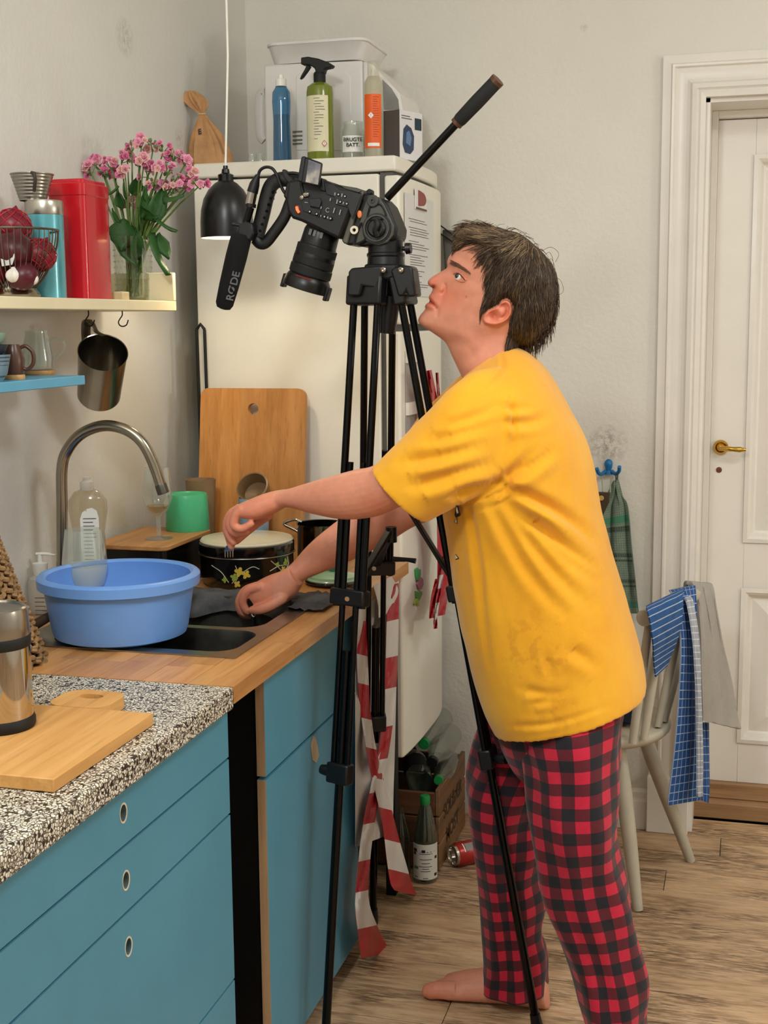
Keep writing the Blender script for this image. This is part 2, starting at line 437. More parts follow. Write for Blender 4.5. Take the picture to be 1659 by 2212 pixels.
# panelled door
dr = thing('door_1', None, None, ((DX0+DX1)/2, DY, .1)); dr['kind'] = 'structure'
dx0, dx1, dz0, dz1 = DX0+.03, DX1-.03, .1, DZ-.034
st = .105; rails = [(dz0, dz0+.13), (.70, .845), (1.955, dz1)]
for a, b in ((dx0, dx0+st), (dx1-st, dx1)):
    mb = MB(); mb.box(a, b, DY, DY+.04, dz0, dz1); mb.build('stile', m_white, dr, bevel=.0015)
for a, b in rails:
    mb = MB(); mb.box(dx0+st, dx1-st, DY, DY+.04, a, b); mb.build('rail', m_white, dr, bevel=.0015)
for a, b in ((rails[0][1], rails[1][0]), (rails[1][1], rails[2][0])):
    x0, x1 = dx0+st, dx1-st
    mb = MB()
    def fr(k, yy): return [V(x0+k, yy, a+k), V(x1-k, yy, a+k), V(x1-k, yy, b-k), V(x0+k, yy, b-k)]
    mb.rings([fr(-.004, DY-.006), fr(.008, DY-.009), fr(.016, DY-.002), fr(.024, DY+.014), fr(.03, DY+.018), fr(.075, DY+.006), fr(.078, DY+.005)], caps=False)
    mb.add(fr(.078, DY+.005), [(0, 1, 2, 3)]); mb.build('panel', m_white, dr, angle=20)
m_brass = mat('brass', 'C9A24A', .18, 1, var=.1)
hc = py(1557, 966, DY-.004)
mb = MB(); mb.lathe([(.001, -.012), (.009, -.012), (.012, -.009), (.014, -.004), (.0155, -.008), (.0205, -.008), (.022, -.004), (.022, .002)], hc, 28, (0, 1, 0))
hd = mb.build('handle', m_brass, dr, angle=30)
mb = MB(); mb.tube([hc+V(0, -.008, 0), hc+V(0, -.035, 0), hc+V(.012, -.045, 0), hc+V(.035, -.046, -.001), hc+V(.055, -.046, -.002), hc+V(.062, -.046, -.002), hc+V(.072, -.046, -.002)],
                   [.007, .007, .008, .007, .0085, .006, .005], 12)
mb.build('lever', m_brass, hd, angle=60)
kc = py(1553, 1015, DY)
mb = MB(); mb.lathe([(.0085, .001), (.0085, -.002), (.002, -.0025)], kc, 20, (0, 1, 0)); mb.box(kc[0]-.001, kc[0]+.001, kc[1]-.003, kc[1]-.0024, kc[2]-.005, kc[2]+.005)
mb.build('keyhole_cover', mat('copper_dull', '7A4A3A', .4, .7), dr)
# ================================================================== counter and what stands on it
def hdir(c):
    d = np.array([c[0]-CAM[0], c[1]-CAM[1], 0.]); return d/np.linalg.norm(d)
def stand(xl, xr, yb, Z):
    P = pz((xl+xr)/2, yb, Z); r = .05
    for _ in range(6):
        c = P+hdir(P)*r; r = (xr-xl)/2/FPX*((c-CAM)@_f)
    return c, r
def zfor(c, yp):
    c = np.asarray(c, float); x = proj(c)[0]; d = hdir(c); q = ray(x, yp); t = ((c-CAM)@d)/(q@d); return (CAM+q*t)[2]
def m_per_px(c): return ((np.asarray(c, float)-CAM)@_f)/FPX

XF = .617; ZT = .89
m_blue = mat('teal_laminate', '5594AD', .42, var=.05, vscale=5, bump=.05, bscale=300)
m_ply = wood('plywood_edge', 'C4A079', '9F7B55', 'z', .6, .9)
m_pale = mat('raw_hole_rim', 'D9CDB4', .6)
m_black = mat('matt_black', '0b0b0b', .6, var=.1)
# terrazzo slab
m, nt, b = _new('terrazzo'); vec = _coord(nt, 1)
wv = nt.nodes.new('ShaderNodeVectorMath'); wv.operation = 'ADD'; nz = nt.nodes.new('ShaderNodeTexNoise'); nz.inputs['Scale'].default_value = 90
nt.links.new(vec, nz.inputs['Vector']); sc_ = nt.nodes.new('ShaderNodeVectorMath'); sc_.operation = 'SCALE'; sc_.inputs[3].default_value = .006
nt.links.new(nz.outputs['Color'], sc_.inputs[0]); nt.links.new(vec, wv.inputs[0]); nt.links.new(sc_.outputs[0], wv.inputs[1])
vo = nt.nodes.new('ShaderNodeTexVoronoi'); vo.inputs['Scale'].default_value = 185; nt.links.new(wv.outputs[0], vo.inputs['Vector'])
ve = nt.nodes.new('ShaderNodeTexVoronoi'); ve.feature = 'DISTANCE_TO_EDGE'; ve.inputs['Scale'].default_value = 185; nt.links.new(wv.outputs[0], ve.inputs['Vector'])
sep = nt.nodes.new('ShaderNodeSeparateColor'); nt.links.new(vo.outputs['Color'], sep.inputs[0])
chip = _ramp(nt, sep.outputs[0], [(0, lin('14120F')), (.07, lin('2A2622')), (.09, lin('9A9082')), (.22, lin('D8CDB8')), (.6, lin('EFE5CF')), (1, lin('F6EEDF'))])
edge = _ramp(nt, ve.outputs['Distance'], [(.05, (1, 1, 1)), (.17, (0, 0, 0))])
colr = _mix(nt, edge, chip, lin('3A342C'))
nt.links.new(colr, b.inputs['Base Color']); b.inputs['Roughness'].default_value = .35
_bump(nt, b, ve.outputs['Distance'], .4, .0012)
mb = MB(); mb.box(.001, .642, .25, 2.0085, .852, ZT)
mb.build('terrazzo_worktop', MATS['terrazzo'], bevel=.004, label='speckled black and cream terrazzo worktop slab in the foreground', cat='worktop')

# butcher-block worktop, stave by stave, with the sink cut-out
m_bb = wood('butcher_block', 'D39A5C', 'B5763C', 'y', .35, 1.0, .3, coat=.15, bump=.05)
wt = thing('wooden_worktop', 'oiled beech stave worktop around the steel sink', 'worktop', (.32, 2.6, .86))
WX0, WX1, WY0, WY1 = .001, .642, 2.0095, 3.207
SX0, SX1, SY0, SY1 = .1292, .5566, 2.195, 2.715
rows = 15; rw = (WX1-WX0)/rows
for i in range(rows):
    a, b_ = WX0+i*rw, WX0+(i+1)*rw
    cuts = [WY0]; q = WY0+random.uniform(.08, .35)
    while q < WY1-.1: cuts.append(q); q += random.uniform(.22, .42)
    cuts.append(WY1)
    for y0, y1 in zip(cuts, cuts[1:]):
        spans = [(y0, y1)]
        if a > SX0-.002 and b_ < SX1+.002:
            spans = [(y0, min(y1, SY0)), (max(y0, SY1), y1)]
        for u0, u1 in spans:
            if u1-u0 > .004:
                mb = MB(); mb.box(a+.0003, b_-.0003, u0+.0003, u1-.0003, .86, ZT-(.0003*(i % 2))); mb.build('stave', m_bb, wt, smooth=False)

# drawer unit, near
un = thing('drawer_unit', 'blue drawer unit with oval finger holes under the terrazzo', 'cabinet', (.3, 1.3, 0))
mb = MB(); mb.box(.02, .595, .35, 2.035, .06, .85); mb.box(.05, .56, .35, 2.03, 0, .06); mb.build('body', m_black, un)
def front(name, y0, y1, z0, z1, parent, hole=None, n=32):
    mb = MB(); g = .0022; y0 += g; y1 -= g; z0 += g; z1 -= g
    if hole:
        hy, hz, ry, rz = hole
        holed_panel(mb, y0, y1, z0, z1, (hy, hz), ry, rz, lambda a, b, h: V(XF-h, a, b), .018)
    else:
        mb.box(XF-.018, XF, y0, y1, z0, z1)
    o = mb.build(name, m_blue, parent, smooth=False)
    q = MB(); q.box(XF-.0175, XF-.0005, y0-.0007, y0, z0, z1); q.build('ply_edge', m_ply, o, smooth=False)
    if hole:
        q = MB(); R = []
        for (k, h) in ((1.0, .017), (1.0, -.0004), (1.22, -.0008), (1.24, .0002)):
            R.append([V(XF-h, hy+k*ry*math.cos(2*math.pi*t/n), hz+k*rz*math.sin(2*math.pi*t/n)) for t in range(n)])
        q.rings(R, caps=False); q.build('finger_hole_rim', m_pale, o)
    return o
for z0, z1, hz in ((.753, .85, .803), (.652, .753, .701), (.345, .652, .599), (.06, .345, None)):
    front('drawer', 1.24, 2.041, z0, z1, un, (1.641, hz, .0095, .0125) if hz else None)
    front('drawer', .36, 1.24, z0, z1, un, (.80, hz, .0095, .0125) if hz else None)

# sink unit
su = thing('sink_unit', 'blue plywood sink cupboard between dark gap and fridge', 'cabinet', (.3, 2.5, 0))
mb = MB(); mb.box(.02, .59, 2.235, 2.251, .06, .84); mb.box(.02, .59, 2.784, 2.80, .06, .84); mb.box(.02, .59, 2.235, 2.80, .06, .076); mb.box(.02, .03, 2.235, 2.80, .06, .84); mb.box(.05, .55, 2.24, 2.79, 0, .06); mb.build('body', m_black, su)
o = front('false_front', 2.215, 2.812, .655, .857, su)
o = front('door', 2.215, 2.812, .053, .652, su, (2.507, .603, .009, .011))
sf = MB(); P = [pX(x, y, XF+.0006) for x, y in ((671, 1612), (676, 1590), (681, 1592), (686, 1612), (689, 1632), (683, 1648), (675, 1642))]
sf.prism(P, (.0004, 0, 0)); sf.build('worn_patch', mat('worn_wood', 'BCA98A', .7), o)
mb = MB(); mb.box(.585, .612, 3.166, 3.203, 0, .859); mb.build('black_post', m_black, bevel=.002, label='black upright leg under the far end of the worktop', cat='table leg')  # black upright added to fill the dark strip beside the fridge
# dark open gap with its low shelf
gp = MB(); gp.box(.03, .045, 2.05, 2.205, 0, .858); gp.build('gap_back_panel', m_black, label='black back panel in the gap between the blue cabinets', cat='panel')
c0 = pX(515, 2100, XF-.05)
gs = MB(); gs.box(.1, .585, 2.06, 2.118, .345, .372); gs.build('low_shelf_board', wood('shelf_pine', 'C89C68', 'A67A48', 'x'), bevel=.002, label='small pine shelf board inside the dark gap', cat='shelf')
rb = thing('red_bottle', 'red bottle with dark cap deep in the black gap', 'bottle', (.54, 2.085, 0))
mb = MB(); mb.lathe([(.001, 0), (.026, 0), (.028, .01), (.028, .2), (.02, .235), (.02, .24)], (.54, 2.085, 0)); mb.build('body', mat('dark_red_plastic', '7A1518', .4), rb)
mb = MB(); mb.lathe([(.021, .24), (.024, .245), (.024, .28), (.012, .29), (.001, .29)], (.54, 2.085, 0)); mb.build('cap', mat('smoke_cap', '3c3c40', .4), rb)

# steel sink
m_steel = mat('brushed_steel', '9A968E', .28, 1, var=.12, vscale=30, bump=.08, bscale=200)
m_steel_d = mat('stained_steel', '5f5b53', .38, .9, var=.35, vscale=18)
sk = thing('kitchen_sink', 'stainless double-bowl sink set into the wooden worktop', 'sink', (.34, 2.45, .89))
def rr_hole(mb, x0, x1, y0, y1, hx0, hx1, hy0, hy1, r, z, t):
    inner = rrect(hx0, hx1, hy0, hy1, r, 7); hole_plate(mb, rrect(x0, x1, y0, y1, .0015, 7), inner, lambda a, b, h: V(a, b, z-h), t); return inner
mb = MB()
i1 = rr_hole(mb, .105, .575, 2.183, 2.392, .17, .553, 2.215, 2.385, .045, ZT+.003, .003)
i2 = rr_hole(mb, .105, .575, 2.392, 2.725, .17, .535, 2.408, 2.69, .05, ZT+.003, .003)
mb.build('rim', m_steel, sk, smooth=False)
for inner, dep in ((i1, .13), (i2, .16)):
    mb = MB(); cx, cy = np.mean(inner, 0); R = []
    for k, z in ((1, 0), (.985, -.006), (.96, -dep*.8), (.9, -dep*.96), (.8, -dep), (.02, -dep)):
        R.append([V(cx+(a-cx)*k, cy+(b-cy)*k, ZT+.003+z) for a, b in inner])
    mb.rings(R, caps=False); mb.rings([[p+V(0, 0, -.0012) for p in r] for r in R[::-1]], caps=False)
    mb.build('bowl', m_steel_d, sk, angle=60)
# faucet
m_tap = mat('satin_nickel', 'A09888', .22, 1, var=.08)
fb = V(.075, 2.455, ZT)
pts = [fb+V(0, 0, .0), fb+V(0, 0, .06)]
path = [(134, 1180, 2.455), (134, 1100, 2.455), (134, 1010, 2.455), (148, 968, 2.458), (178, 936, 2.46), (222, 920, 2.463), (268, 927, 2.467), (305, 953, 2.47), (330, 998, 2.473), (352, 1062, 2.475)]
pts += [py(a, b, c) for a, b, c in path]
fa = thing('kitchen_faucet', 'tall curved nickel faucet behind the blue basin', 'faucet', fb)
mb = MB(); mb.tube(catmull(pts, 6), .0118, 16); mb.build('spout', m_tap, fa)
mb = MB(); mb.lathe([(.024, 0), (.024, .006), (.017, .012), (.0165, .06), (.012, .064)], fb, 24); mb.build('base', m_tap, fa)
e0 = pts[-1]; dd = pts[-1]-pts[-2]; dd /= np.linalg.norm(dd)
mb = MB(); mb.lathe([(.0122, 0), (.0128, .004), (.0128, .02), (.009, .021), (.008, .016)], e0-dd*.016, 20, dd); mb.build('nozzle', m_steel_d, fa)

# blue basin with the stemless glass
bc, br = stand(118, 408, 1405, ZT+.005)
rz = zfor(bc, 1236); rr_ = 172*m_per_px(bc)
m_basin = mat('blue_plastic', '6C9ADB', .34, var=.05, vscale=9, bump=.05, bscale=60, sss=0)
H = rz-bc[2]
prof = [(.001, 0), (br*.86, 0), (br*.97, .006), (br*1.0, .018), (br*1.105, H-.02), (rr_-.006, H-.019), (rr_, H-.022), (rr_+.001, H-.004), (rr_-.003, H), (rr_-.012, H+.001), (rr_-.018, H-.004),
        (br*1.07, H-.03), (br*.96, .02), (br*.9, .008), (.001, .006)]
mb = MB(); mb.lathe(prof, bc, 64, caps=False)
mb.build('wash_basin', m_basin, angle=40, label='round light blue plastic wash basin on the sink', cat='basin')
gc, gr = stand(134, 224, 1262, rz-.042); gc = bc+(gc-bc)*.92; gc[2] = bc[2]+.05
mb = MB(); mb.lathe([(.058, 0), (.06, .004), (.028, .042), (.018, .044), (.001, .044)], V(gc[0], gc[1], bc[2]+.007), 32)
mb.build('upturned_bowl', mat('white_china', 'E8E6E0', .25), label='white upturned bowl inside the blue basin under the glass', cat='bowl')
m_glass = glass('clear_glass', clear=.90)
m_glass_b = glass('thin_glass')
def tumbler(name, label, c, z1, prof_o, th=.0016, m=None, cat='glass', parts=()):
    t = thing(name, label, cat, c)
    po = [(r, z*z1) for r, z in prof_o]; pi = [(max(.0008, r-th), z+(th*1.5 if k == 0 else 0)) for k, (r, z) in enumerate(po)]
    mb = MB(); mb.lathe([(.0008, 0)]+po+pi[::-1]+[(.0008, th*2)], c, 36, caps=False); mb.build('bowl', m or m_glass, t, angle=60); return t
gz = zfor(gc, 1143)-gc[2]; s_ = 49*m_per_px(gc)
P6 = [(s_*.5, 0), (s_*.62, .04), (s_*.86, .2), (s_*.99, .4), (s_*.985, .52), (s_*.88, .8), (s_*.8, 1)]
tg = tumbler('stemless_glass', 'stemless wine glass half full of cloudy water in basin', gc, gz, P6)
mb = MB(); mb.lathe([(.001, .004), (s_*.48, .005), (s_*.84, gz*.2), (s_*.965, gz*.4), (s_*.965, gz*.47), (.001, gz*.47)], gc, 32, caps=False)
mb.build('water', glass('cloudy_water', 'F0F2F0', .42, .1), tg)

# washing-up liquid, pump bottle
c, r = stand(157, 241, 1318, ZT); c[2] = ZT; c[0] = max(c[0], .03); ref = V(*_rt)
k = m_per_px(c)
so = thing('dish_soap_bottle', 'clear dish soap bottle with white back label behind faucet', 'bottle', c)
zz = lambda p: zfor(c, p)-ZT
mb = MB(); mb.lathe([(.001, 0), (k*34, 0), (k*37, .006), (k*36, zz(1180)), (k*34, zz(1150)), (k*42, zz(1100)), (k*41, zz(1080)), (k*28, zz(1062)), (k*15, zz(1056)), (k*14, zz(1050)), (.001, zz(1050))], c, 36, sy=.5, ref=ref)
mb.build('body', glass('soap_plastic', 'EDE8DA', .93, .12), so)
mb = MB(); mb.lathe([(k*14.5, zz(1058)), (k*14.5, zz(1040)), (k*8, zz(1036)), (k*8, zz(1030)), (.001, zz(1029))], c, 24); mb.build('cap', glass('cap_plastic', 'F2EFE8', .6, .2), so)
fd = hdir(c); side = V(*_rt)
lab = [(k*a, z) for a, z in ((-26, zz(1225)), (26, zz(1225)), (25, zz(1115)), (20, zz(1100)), (8, zz(1094)), (-6, zz(1096)), (-20, zz(1104)), (-26, zz(1118)))]
off = -fd*k*20
m_label = mat('paper_label', 'F0EEE8', .6, var=.02)
mb = MB(); mb.prism([c+off+side*a*.78+V(k*3, 0, z) for a, z in lab], -fd*.0006); lb = mb.build('label', m_label, so)
m_ink = mat('grey_ink', '55555a', .6, var=0)
m_inkb = mat('black_ink', '16161a', .6, var=0)
def lines(parent, o, u, v, n, w, gap, hgt, nn, ragged=.4, m=None, name='printed_lines'):
    mb = MB()
    for i in range(n):
        ww = w*(1-random.random()*ragged); p = o-v*gap*i
        mb.prism([p, p+u*ww, p+u*ww-v*hgt, p-v*hgt], nn*.0004)
    return mb.build(name, m or m_ink, parent, smooth=False)
lines(lb, c+off-fd*.001+side*(-k*14)+V(k*3, 0, zz(1116)), side, V(0, 0, 1), 12, k*30, k*8, k*1.6, -fd)
c2, r2 = stand(66, 118, 1330, ZT); c2[2] = ZT; k = m_per_px(c2); zz = lambda p: zfor(c2, p)-ZT
pb = thing('soap_pump_bottle', 'translucent white pump soap bottle against the wall', 'bottle', c2)
mb = MB(); mb.lathe([(.001, 0), (k*26, 0), (k*28, .005), (k*28, zz(1262)), (k*24, zz(1248)), (k*12, zz(1240)), (.001, zz(1240))], c2, 30); mb.build('body', glass('milky_plastic', 'E9E4D6', .6, .3), pb)
m_cap = mat('white_plastic', 'E9E6DE', .35)
mb = MB(); mb.lathe([(k*13, zz(1242)), (k*15, zz(1238)), (k*16, zz(1216)), (k*5, zz(1214)), (k*5, zz(1198)), (.001, zz(1198))], c2, 20); mb.build('collar', m_cap, pb)
mb = MB(); q = c2+V(0, 0, zz(1196)); mb.tube([q-side*k*8, q+side*k*14, q+side*k*34-V(0, 0, k*3)], [k*4, k*4.5, k*2.5], 10, flat=(1.2, .8)); mb.build('pump_head', m_cap, pb)
lines(pb, c2-fd*k*28.5-side*k*14+V(0, 0, zz(1285)), side, V(0, 0, 1), 6, k*26, k*9, k*1.5, -fd)

# black bread bin with a wooden lid
bx = thing('bread_bin', 'black bread bin with a wooden board lid', 'bread bin', (.11, 2.82, ZT))
mb = MB(); P = rrect(.03, .205, 2.69, 2.95, .018)
mb.prism([V(a, b, ZT) for a, b in P], (0, 0, .098)); mb.build('body', mat('black_gloss', '0c0c0d', .22, var=.1), bx)
mb = MB(); mb.prism([V(a, b, ZT+.099) for a, b in rrect(.026, .211, 2.684, 2.955, .02)], (0, 0, .011)); mb.build('lid', wood('bamboo_lid', 'C8935A', 'A97440', 'y'), bx, bevel=.002)
ZL = ZT+.11
# wine glass, green cup upside down, ribbed brown cup on the bin lid
c, r = stand(313, 374, 1168, ZL); c[2] = ZL; k = m_per_px(c); zz = lambda p: zfor(c, p)-ZL
wg = thing('wine_glass', 'small stemmed wine glass with a drop of white wine', 'glass', c)
mb = MB(); mb.lathe([(.001, 0), (k*30, 0), (k*30, .001), (k*10, .003), (k*5, .006), (k*4.5, zz(1122)), (k*6, zz(1114)), (k*20, zz(1103)), (k*31, zz(1078)), (k*31.5, zz(1060)), (k*26, zz(1010)),
                     (k*25.4, zz(1010)), (k*30.6, zz(1060)), (k*30, zz(1078)), (k*19, zz(1101)), (k*5, zz(1109)), (.001, zz(1109))], c, 36, caps=False); mb.build('stem_and_bowl', m_glass, wg, angle=60)
mb = MB(); mb.lathe([(.001, zz(1108)), (k*6, zz(1107)), (k*18, zz(1100)), (k*25, zz(1092)), (.001, zz(1092))], c, 28, caps=False); mb.build('wine', glass('white_wine', 'EBD49C', 1, .02), wg)
c, r = stand(354, 445, 1150, ZL); c[2] = ZL; c[0] += .008; k = m_per_px(c); zz = lambda p: zfor(c, p)-ZL
mb = MB(); mb.lathe([(k*46, 0), (k*47, .002), (k*44, zz(1072)), (k*42, zz(1066)), (k*40, zz(1066)), (k*39, zz(1069)), (.001, zz(1069)), (.001, zz(1074)), (k*41, zz(1074)), (k*44, 0)], c, 40, caps=False)
mb.build('green_cup', mat('mint_plastic', '4FC08A', .35, var=.04), label='mint green plastic cup standing upside down on the bin', cat='cup')
c = py(405, 1130, 2.925); c = V(c[0]-.008, 3.03, ZT); k = m_per_px(c); zz = lambda p: zfor(c, p)-ZT
mb = MB(); n = 80; R = []
for r0, z in ((k*24, 0), (k*25, .002), (k*31, zz(1050)), (k*32, zz(1042)), (k*33, zz(1035)), (k*31, zz(1035)), (k*29, zz(1045)), (k*23, .006), (.001, .006)):
    rib = .8*k if .002 < z < zz(1048) else 0
    R.append([c+V((r0+(rib if j % 2 else 0))*math.cos(2*math.pi*j/n), (r0+(rib if j % 2 else 0))*math.sin(2*math.pi*j/n), z) for j in range(n)])
mb.rings(R, caps=False); mb.build('ribbed_cup', mat('brown_card', '8A6E4E', .7), label='brown ribbed cup behind the mint green cup', cat='cup', angle=20)

# big board leaning on the fridge, glued from four planks
m_board = wood('board_beech', 'D0924F', 'B3732F', 'z', .5, .8, .3, bump=.08)
p_bl, p_tl, p_tr = V(.085, 3.118, ZT+.001), py(447, 840, 3.175), py(660, 842, 3.175)
ux = V(1, 0, 0); vz = V(0, p_tl[1]-3.118, p_tl[2]-ZT); Lz = np.linalg.norm(vz); vz /= Lz
bx0, bx1 = .102, .388; nb = np.cross(ux, vz)
lb_ = thing('leaning_cutting_board', 'large upright cutting board with hole leaning on the fridge', 'cutting board', (.245, 3.12, ZT))
hx, hz_ = (py(552, 880, 3.17)[0]), Lz-.053
cuts = [bx0, bx0+.058, hx-.034, hx+.036, bx1]
f3 = lambda a, b, h: V(a, 3.118, ZT+.001)+vz*b-nb*(-h)+V(0, 0, 0)
for i, (a, b_) in enumerate(zip(cuts, cuts[1:])):
    mb = MB(); rc = .022
    if i == 0: poly = [(a, 0), (b_, 0), (b_, Lz), (a+rc, Lz)]+[(a+rc-rc*math.sin(t), Lz-rc+rc*math.cos(t)) for t in np.linspace(.2, 1.57, 6)]
    elif i == 3: poly = [(a, 0), (b_, 0)]+[(b_-rc+rc*math.cos(t), Lz-rc+rc*math.sin(t)) for t in np.linspace(0, 1.57, 6)]+[(a, Lz)]
    else: poly = [(a, 0), (b_, 0), (b_, Lz), (a, Lz)]
    if a < hx < b_ and hx-a > .015 and b_-hx > .015:
        n = 32; inner = [(hx+.0145*math.cos(2*math.pi*t/n), hz_+.0145*math.sin(2*math.pi*t/n)) for t in range(n)]
        holed_panel(mb, a, b_, 0, Lz, (hx, hz_), .0145, .0145, f3, .016)
    else:
        mb.prism([f3(p, q, 0) for p, q in poly], nb*.016)
    mb.build('plank', m_board, lb_, smooth=False)
# light blue cup with a brown cup tipped over it
c = V(py(550, 1100, 3.06)[0], 3.055, ZT); k = m_per_px(c); zz = lambda p: zfor(c, p)-ZT
mb = MB(); mb.lathe([(.001, 0), (k*27, 0), (k*28, .004), (k*33, zz(1075)), (k*31, zz(1075)), (k*26, .006), (.001, .006)], c, 36, caps=False)
mb.build('pale_blue_cup', mat('pale_blue', '93B3C9', .4), label='pale blue tumbler in front of the leaning board', cat='cup')
q = c+V(0, .0, zz(1082)); ax = V(-.04, -.80, .60)
mb = MB(); mb.lathe([(.001, -.03), (k*26, -.03), (k*27, -.02), (k*33, .0), (k*35, .012), (k*35.5, .022), (k*32, .023), (k*30, .01), (k*27, -.012), (.001, -.018)], q+V(0, .012, .024), 40, ax, caps=False)
mb.build('brown_cup', mat('brown_ceramic', '7E6244', .35), label='brown cup tipped on its side on top of the pale blue cup', cat='cup')

# black floral enamel pot
c, r = stand(424, 626, 1274, ZT+.004); c[2] = ZT+.001; c[0] += .012; c[1] = 2.862; k = m_per_px(c); zz = lambda p: zfor(c, p)-ZT
pt = thing('enamel_pot', 'black enamel pot with painted yellow flowers and pale lid', 'pot', c)
R0 = 100*k; hp = zz(1192)
m_enam = mat('black_enamel', '0d0c0c', .15, var=.1, coat=.4)
mb = MB(); mb.lathe([(.001, 0), (R0*.9, 0), (R0*.97, .008), (R0, .03), (R0, hp), (R0*1.02, hp+.003), (R0*1.02, hp+.024), (R0*.99, hp+.027), (.001, hp+.027)], c, 56); mb.build('body', m_enam, pt)
mb = MB(); mb.tube([c+V(R0*1.03*math.cos(t), R0*1.03*math.sin(t), hp+.001) for t in np.linspace(0, 2*math.pi, 56, endpoint=False)], .0012, 6, closed=True); mb.build('steel_band', m_steel, pt)
mb = MB(); mb.lathe([(R0*.99, hp+.027), (R0*1.0, hp+.03), (R0*.97, hp+.034), (R0*.9, hp+.034), (R0*.85, hp+.036), (.001, hp+.043)], c, 56, caps=False); mb.build('lid', mat('cream_enamel', 'CFC7AE', .25, var=.08), pt)
m_pet = [mat('yellow_print', 'C9A93E', .4), mat('olive_print', '8A9A3A', .4), mat('cream_print', 'CFC9B0', .4)]
a0 = math.atan2(CAM[1]-c[1], CAM[0]-c[0])
def onpot(xp, zp):   # pixel -> angle, height on the pot wall
    s = max(-1, min(1, (xp-525)/101)); return a0+math.asin(s), zfor(c-hdir(c)*R0*math.cos(math.asin(s)), zp)-ZT
def potpt(a, z, h=.0008): return c+V((R0+h)*math.cos(a), (R0+h)*math.sin(a), z)
pr = [MB(), MB(), MB()]
def petal(xp, zp, ang, L, W, mi):
    a, z = onpot(xp, zp); poly = []
    for t in np.linspace(0, 2*math.pi, 9)[:-1]:
        x, y_ = L*(.5+.5*math.cos(t)), W*math.sin(t)*.5
        poly.append(potpt(a+(x*math.cos(ang)-y_*math.sin(ang))*k/R0, z+(x*math.sin(ang)+y_*math.cos(ang))*k))
    nr = V(math.cos(a), math.sin(a), 0); pr[mi].prism(poly, nr*.0005)
def twig(p):
    pts = []
    for x, y_ in p:
        a, z = onpot(x, y_); pts.append(potpt(a, z, .0004))
    pr[2].tube(catmull(pts, 4), .0009, 5)
for (x, y_, mi, s) in ((508, 1236, 0, 11), (522, 1242, 0, 10), (497, 1247, 1, 9), (477, 1252, 1, 7), (503, 1262, 0, 8), (606, 1217, 1, 9), (600, 1232, 0, 7), (588, 1222, 1, 6)):
    for q in range(4): petal(x, y_, q*math.pi/2+.6+x, s, s*.75, mi)
for p in (((450, 1220), (470, 1235), (485, 1258)), ((492, 1260), (512, 1240), (535, 1226), (550, 1231)), ((500, 1258), (505, 1238), (500, 1222)), ((575, 1214), (590, 1228), (600, 1240)), ((572, 1236), (590, 1226), (606, 1223)), ((610, 1205), (612, 1222), (604, 1240))): twig(p)
for q, mm in zip(pr, m_pet): q.build('floral_print', mm, pt, kind='stuff')

# tall steel saucepan, green enamel lid
c, r = stand(646, 742, 1243, ZT+.001); c[2] = ZT+.001; c[1] = 3.03; k = m_per_px(c); zz = lambda p: zfor(c, p)-ZT
m_chrome = mat('polished_steel', 'B5B0A6', .12, 1, var=.06)
sp = thing('steel_saucepan', 'tall polished steel saucepan with loop handle beside the fridge', 'saucepan', c)
R1 = .058
mb = MB(); mb.lathe([(.001, 0), (R1, 0), (R1+.001, .004), (R1, zz(1135)), (R1+.003, zz(1130)), (R1-.001, zz(1131)), (R1-.002, .006), (.001, .004)], c, 48, caps=False); mb.build('body', mat('dark_mirror_steel', '6f6a60', .14, 1, var=.1), sp)
hp = [py(x, y_, c[1]-.01) for x, y_ in ((652, 1128), (640, 1123), (628, 1124), (614, 1132), (632, 1142), (646, 1152), (648, 1180))]
mb = MB(); mb.tube(catmull(hp, 4), .004, 10); mb.build('handle', m_chrome, sp)
c, r = stand(663, 778, 1270, ZT+.002); c[2] = ZT+.012; k = m_per_px(c); R2 = 57*k
gl = thing('green_pot_lid', 'pale green enamel pot lid with dark rim and knob', 'lid', c)
mb = MB(); mb.lathe([(R2, -.008), (R2+.002, -.004), (R2, 0), (R2*.9, .003), (R2*.88, .008), (R2*.4, .016), (.001, .018)], c, 44, caps=False); mb.build('dome', mat('green_enamel', '9CBF9A', .18, var=.05, coat=.4), gl)
mb = MB(); mb.tube([c+V((R2+.001)*math.cos(t), (R2+.001)*math.sin(t), -.004) for t in np.linspace(0, 2*math.pi, 44, endpoint=False)], .0045, 8, closed=True); mb.build('rim', m_enam, gl)
mb = MB(); mb.lathe([(.008, .015), (.010, .02), (.014, .032), (.012, .036), (.001, .037)], c, 20); mb.build('knob', mat('dark_green_enamel', '3f6a58', .2), gl)

# dark cloth over the far sink edge
G = []
for i, u in enumerate(np.linspace(0, 1, 46)):
    row = []; x = .155+u*.46
    for j, t in enumerate(np.linspace(0, 1, 14)):
        wv_ = .007*math.sin(u*31+t*2)+.004*math.sin(u*57+1)+.003*math.sin(t*9+u*13)
        if t < .35: yy, z = 2.735-t*.13, ZT+.006+.004*abs(math.sin(u*23+t*8))
        else: yy, z = 2.6895-(t-.35)*.035+wv_*.6, ZT+.006-(t-.35)*(.065+.02*math.sin(u*9))
        if u > .82: z = max(z, ZT+.0045)+.006*abs(math.sin(u*60+t*5)); yy = 2.735-t*.15-(u-.82)*.05
        row.append(V(x, yy+wv_*.4, z))
    G.append(row)
mb = MB(); mb.sheet(G, .0022); mb.build('dark_dishcloth', mat('charcoal_cloth', '4a4a4c', .85, var=.35, vscale=26, bump=.3, bscale=160), angle=80, label='crumpled charcoal cloth draped over the far sink edge', cat='cloth')

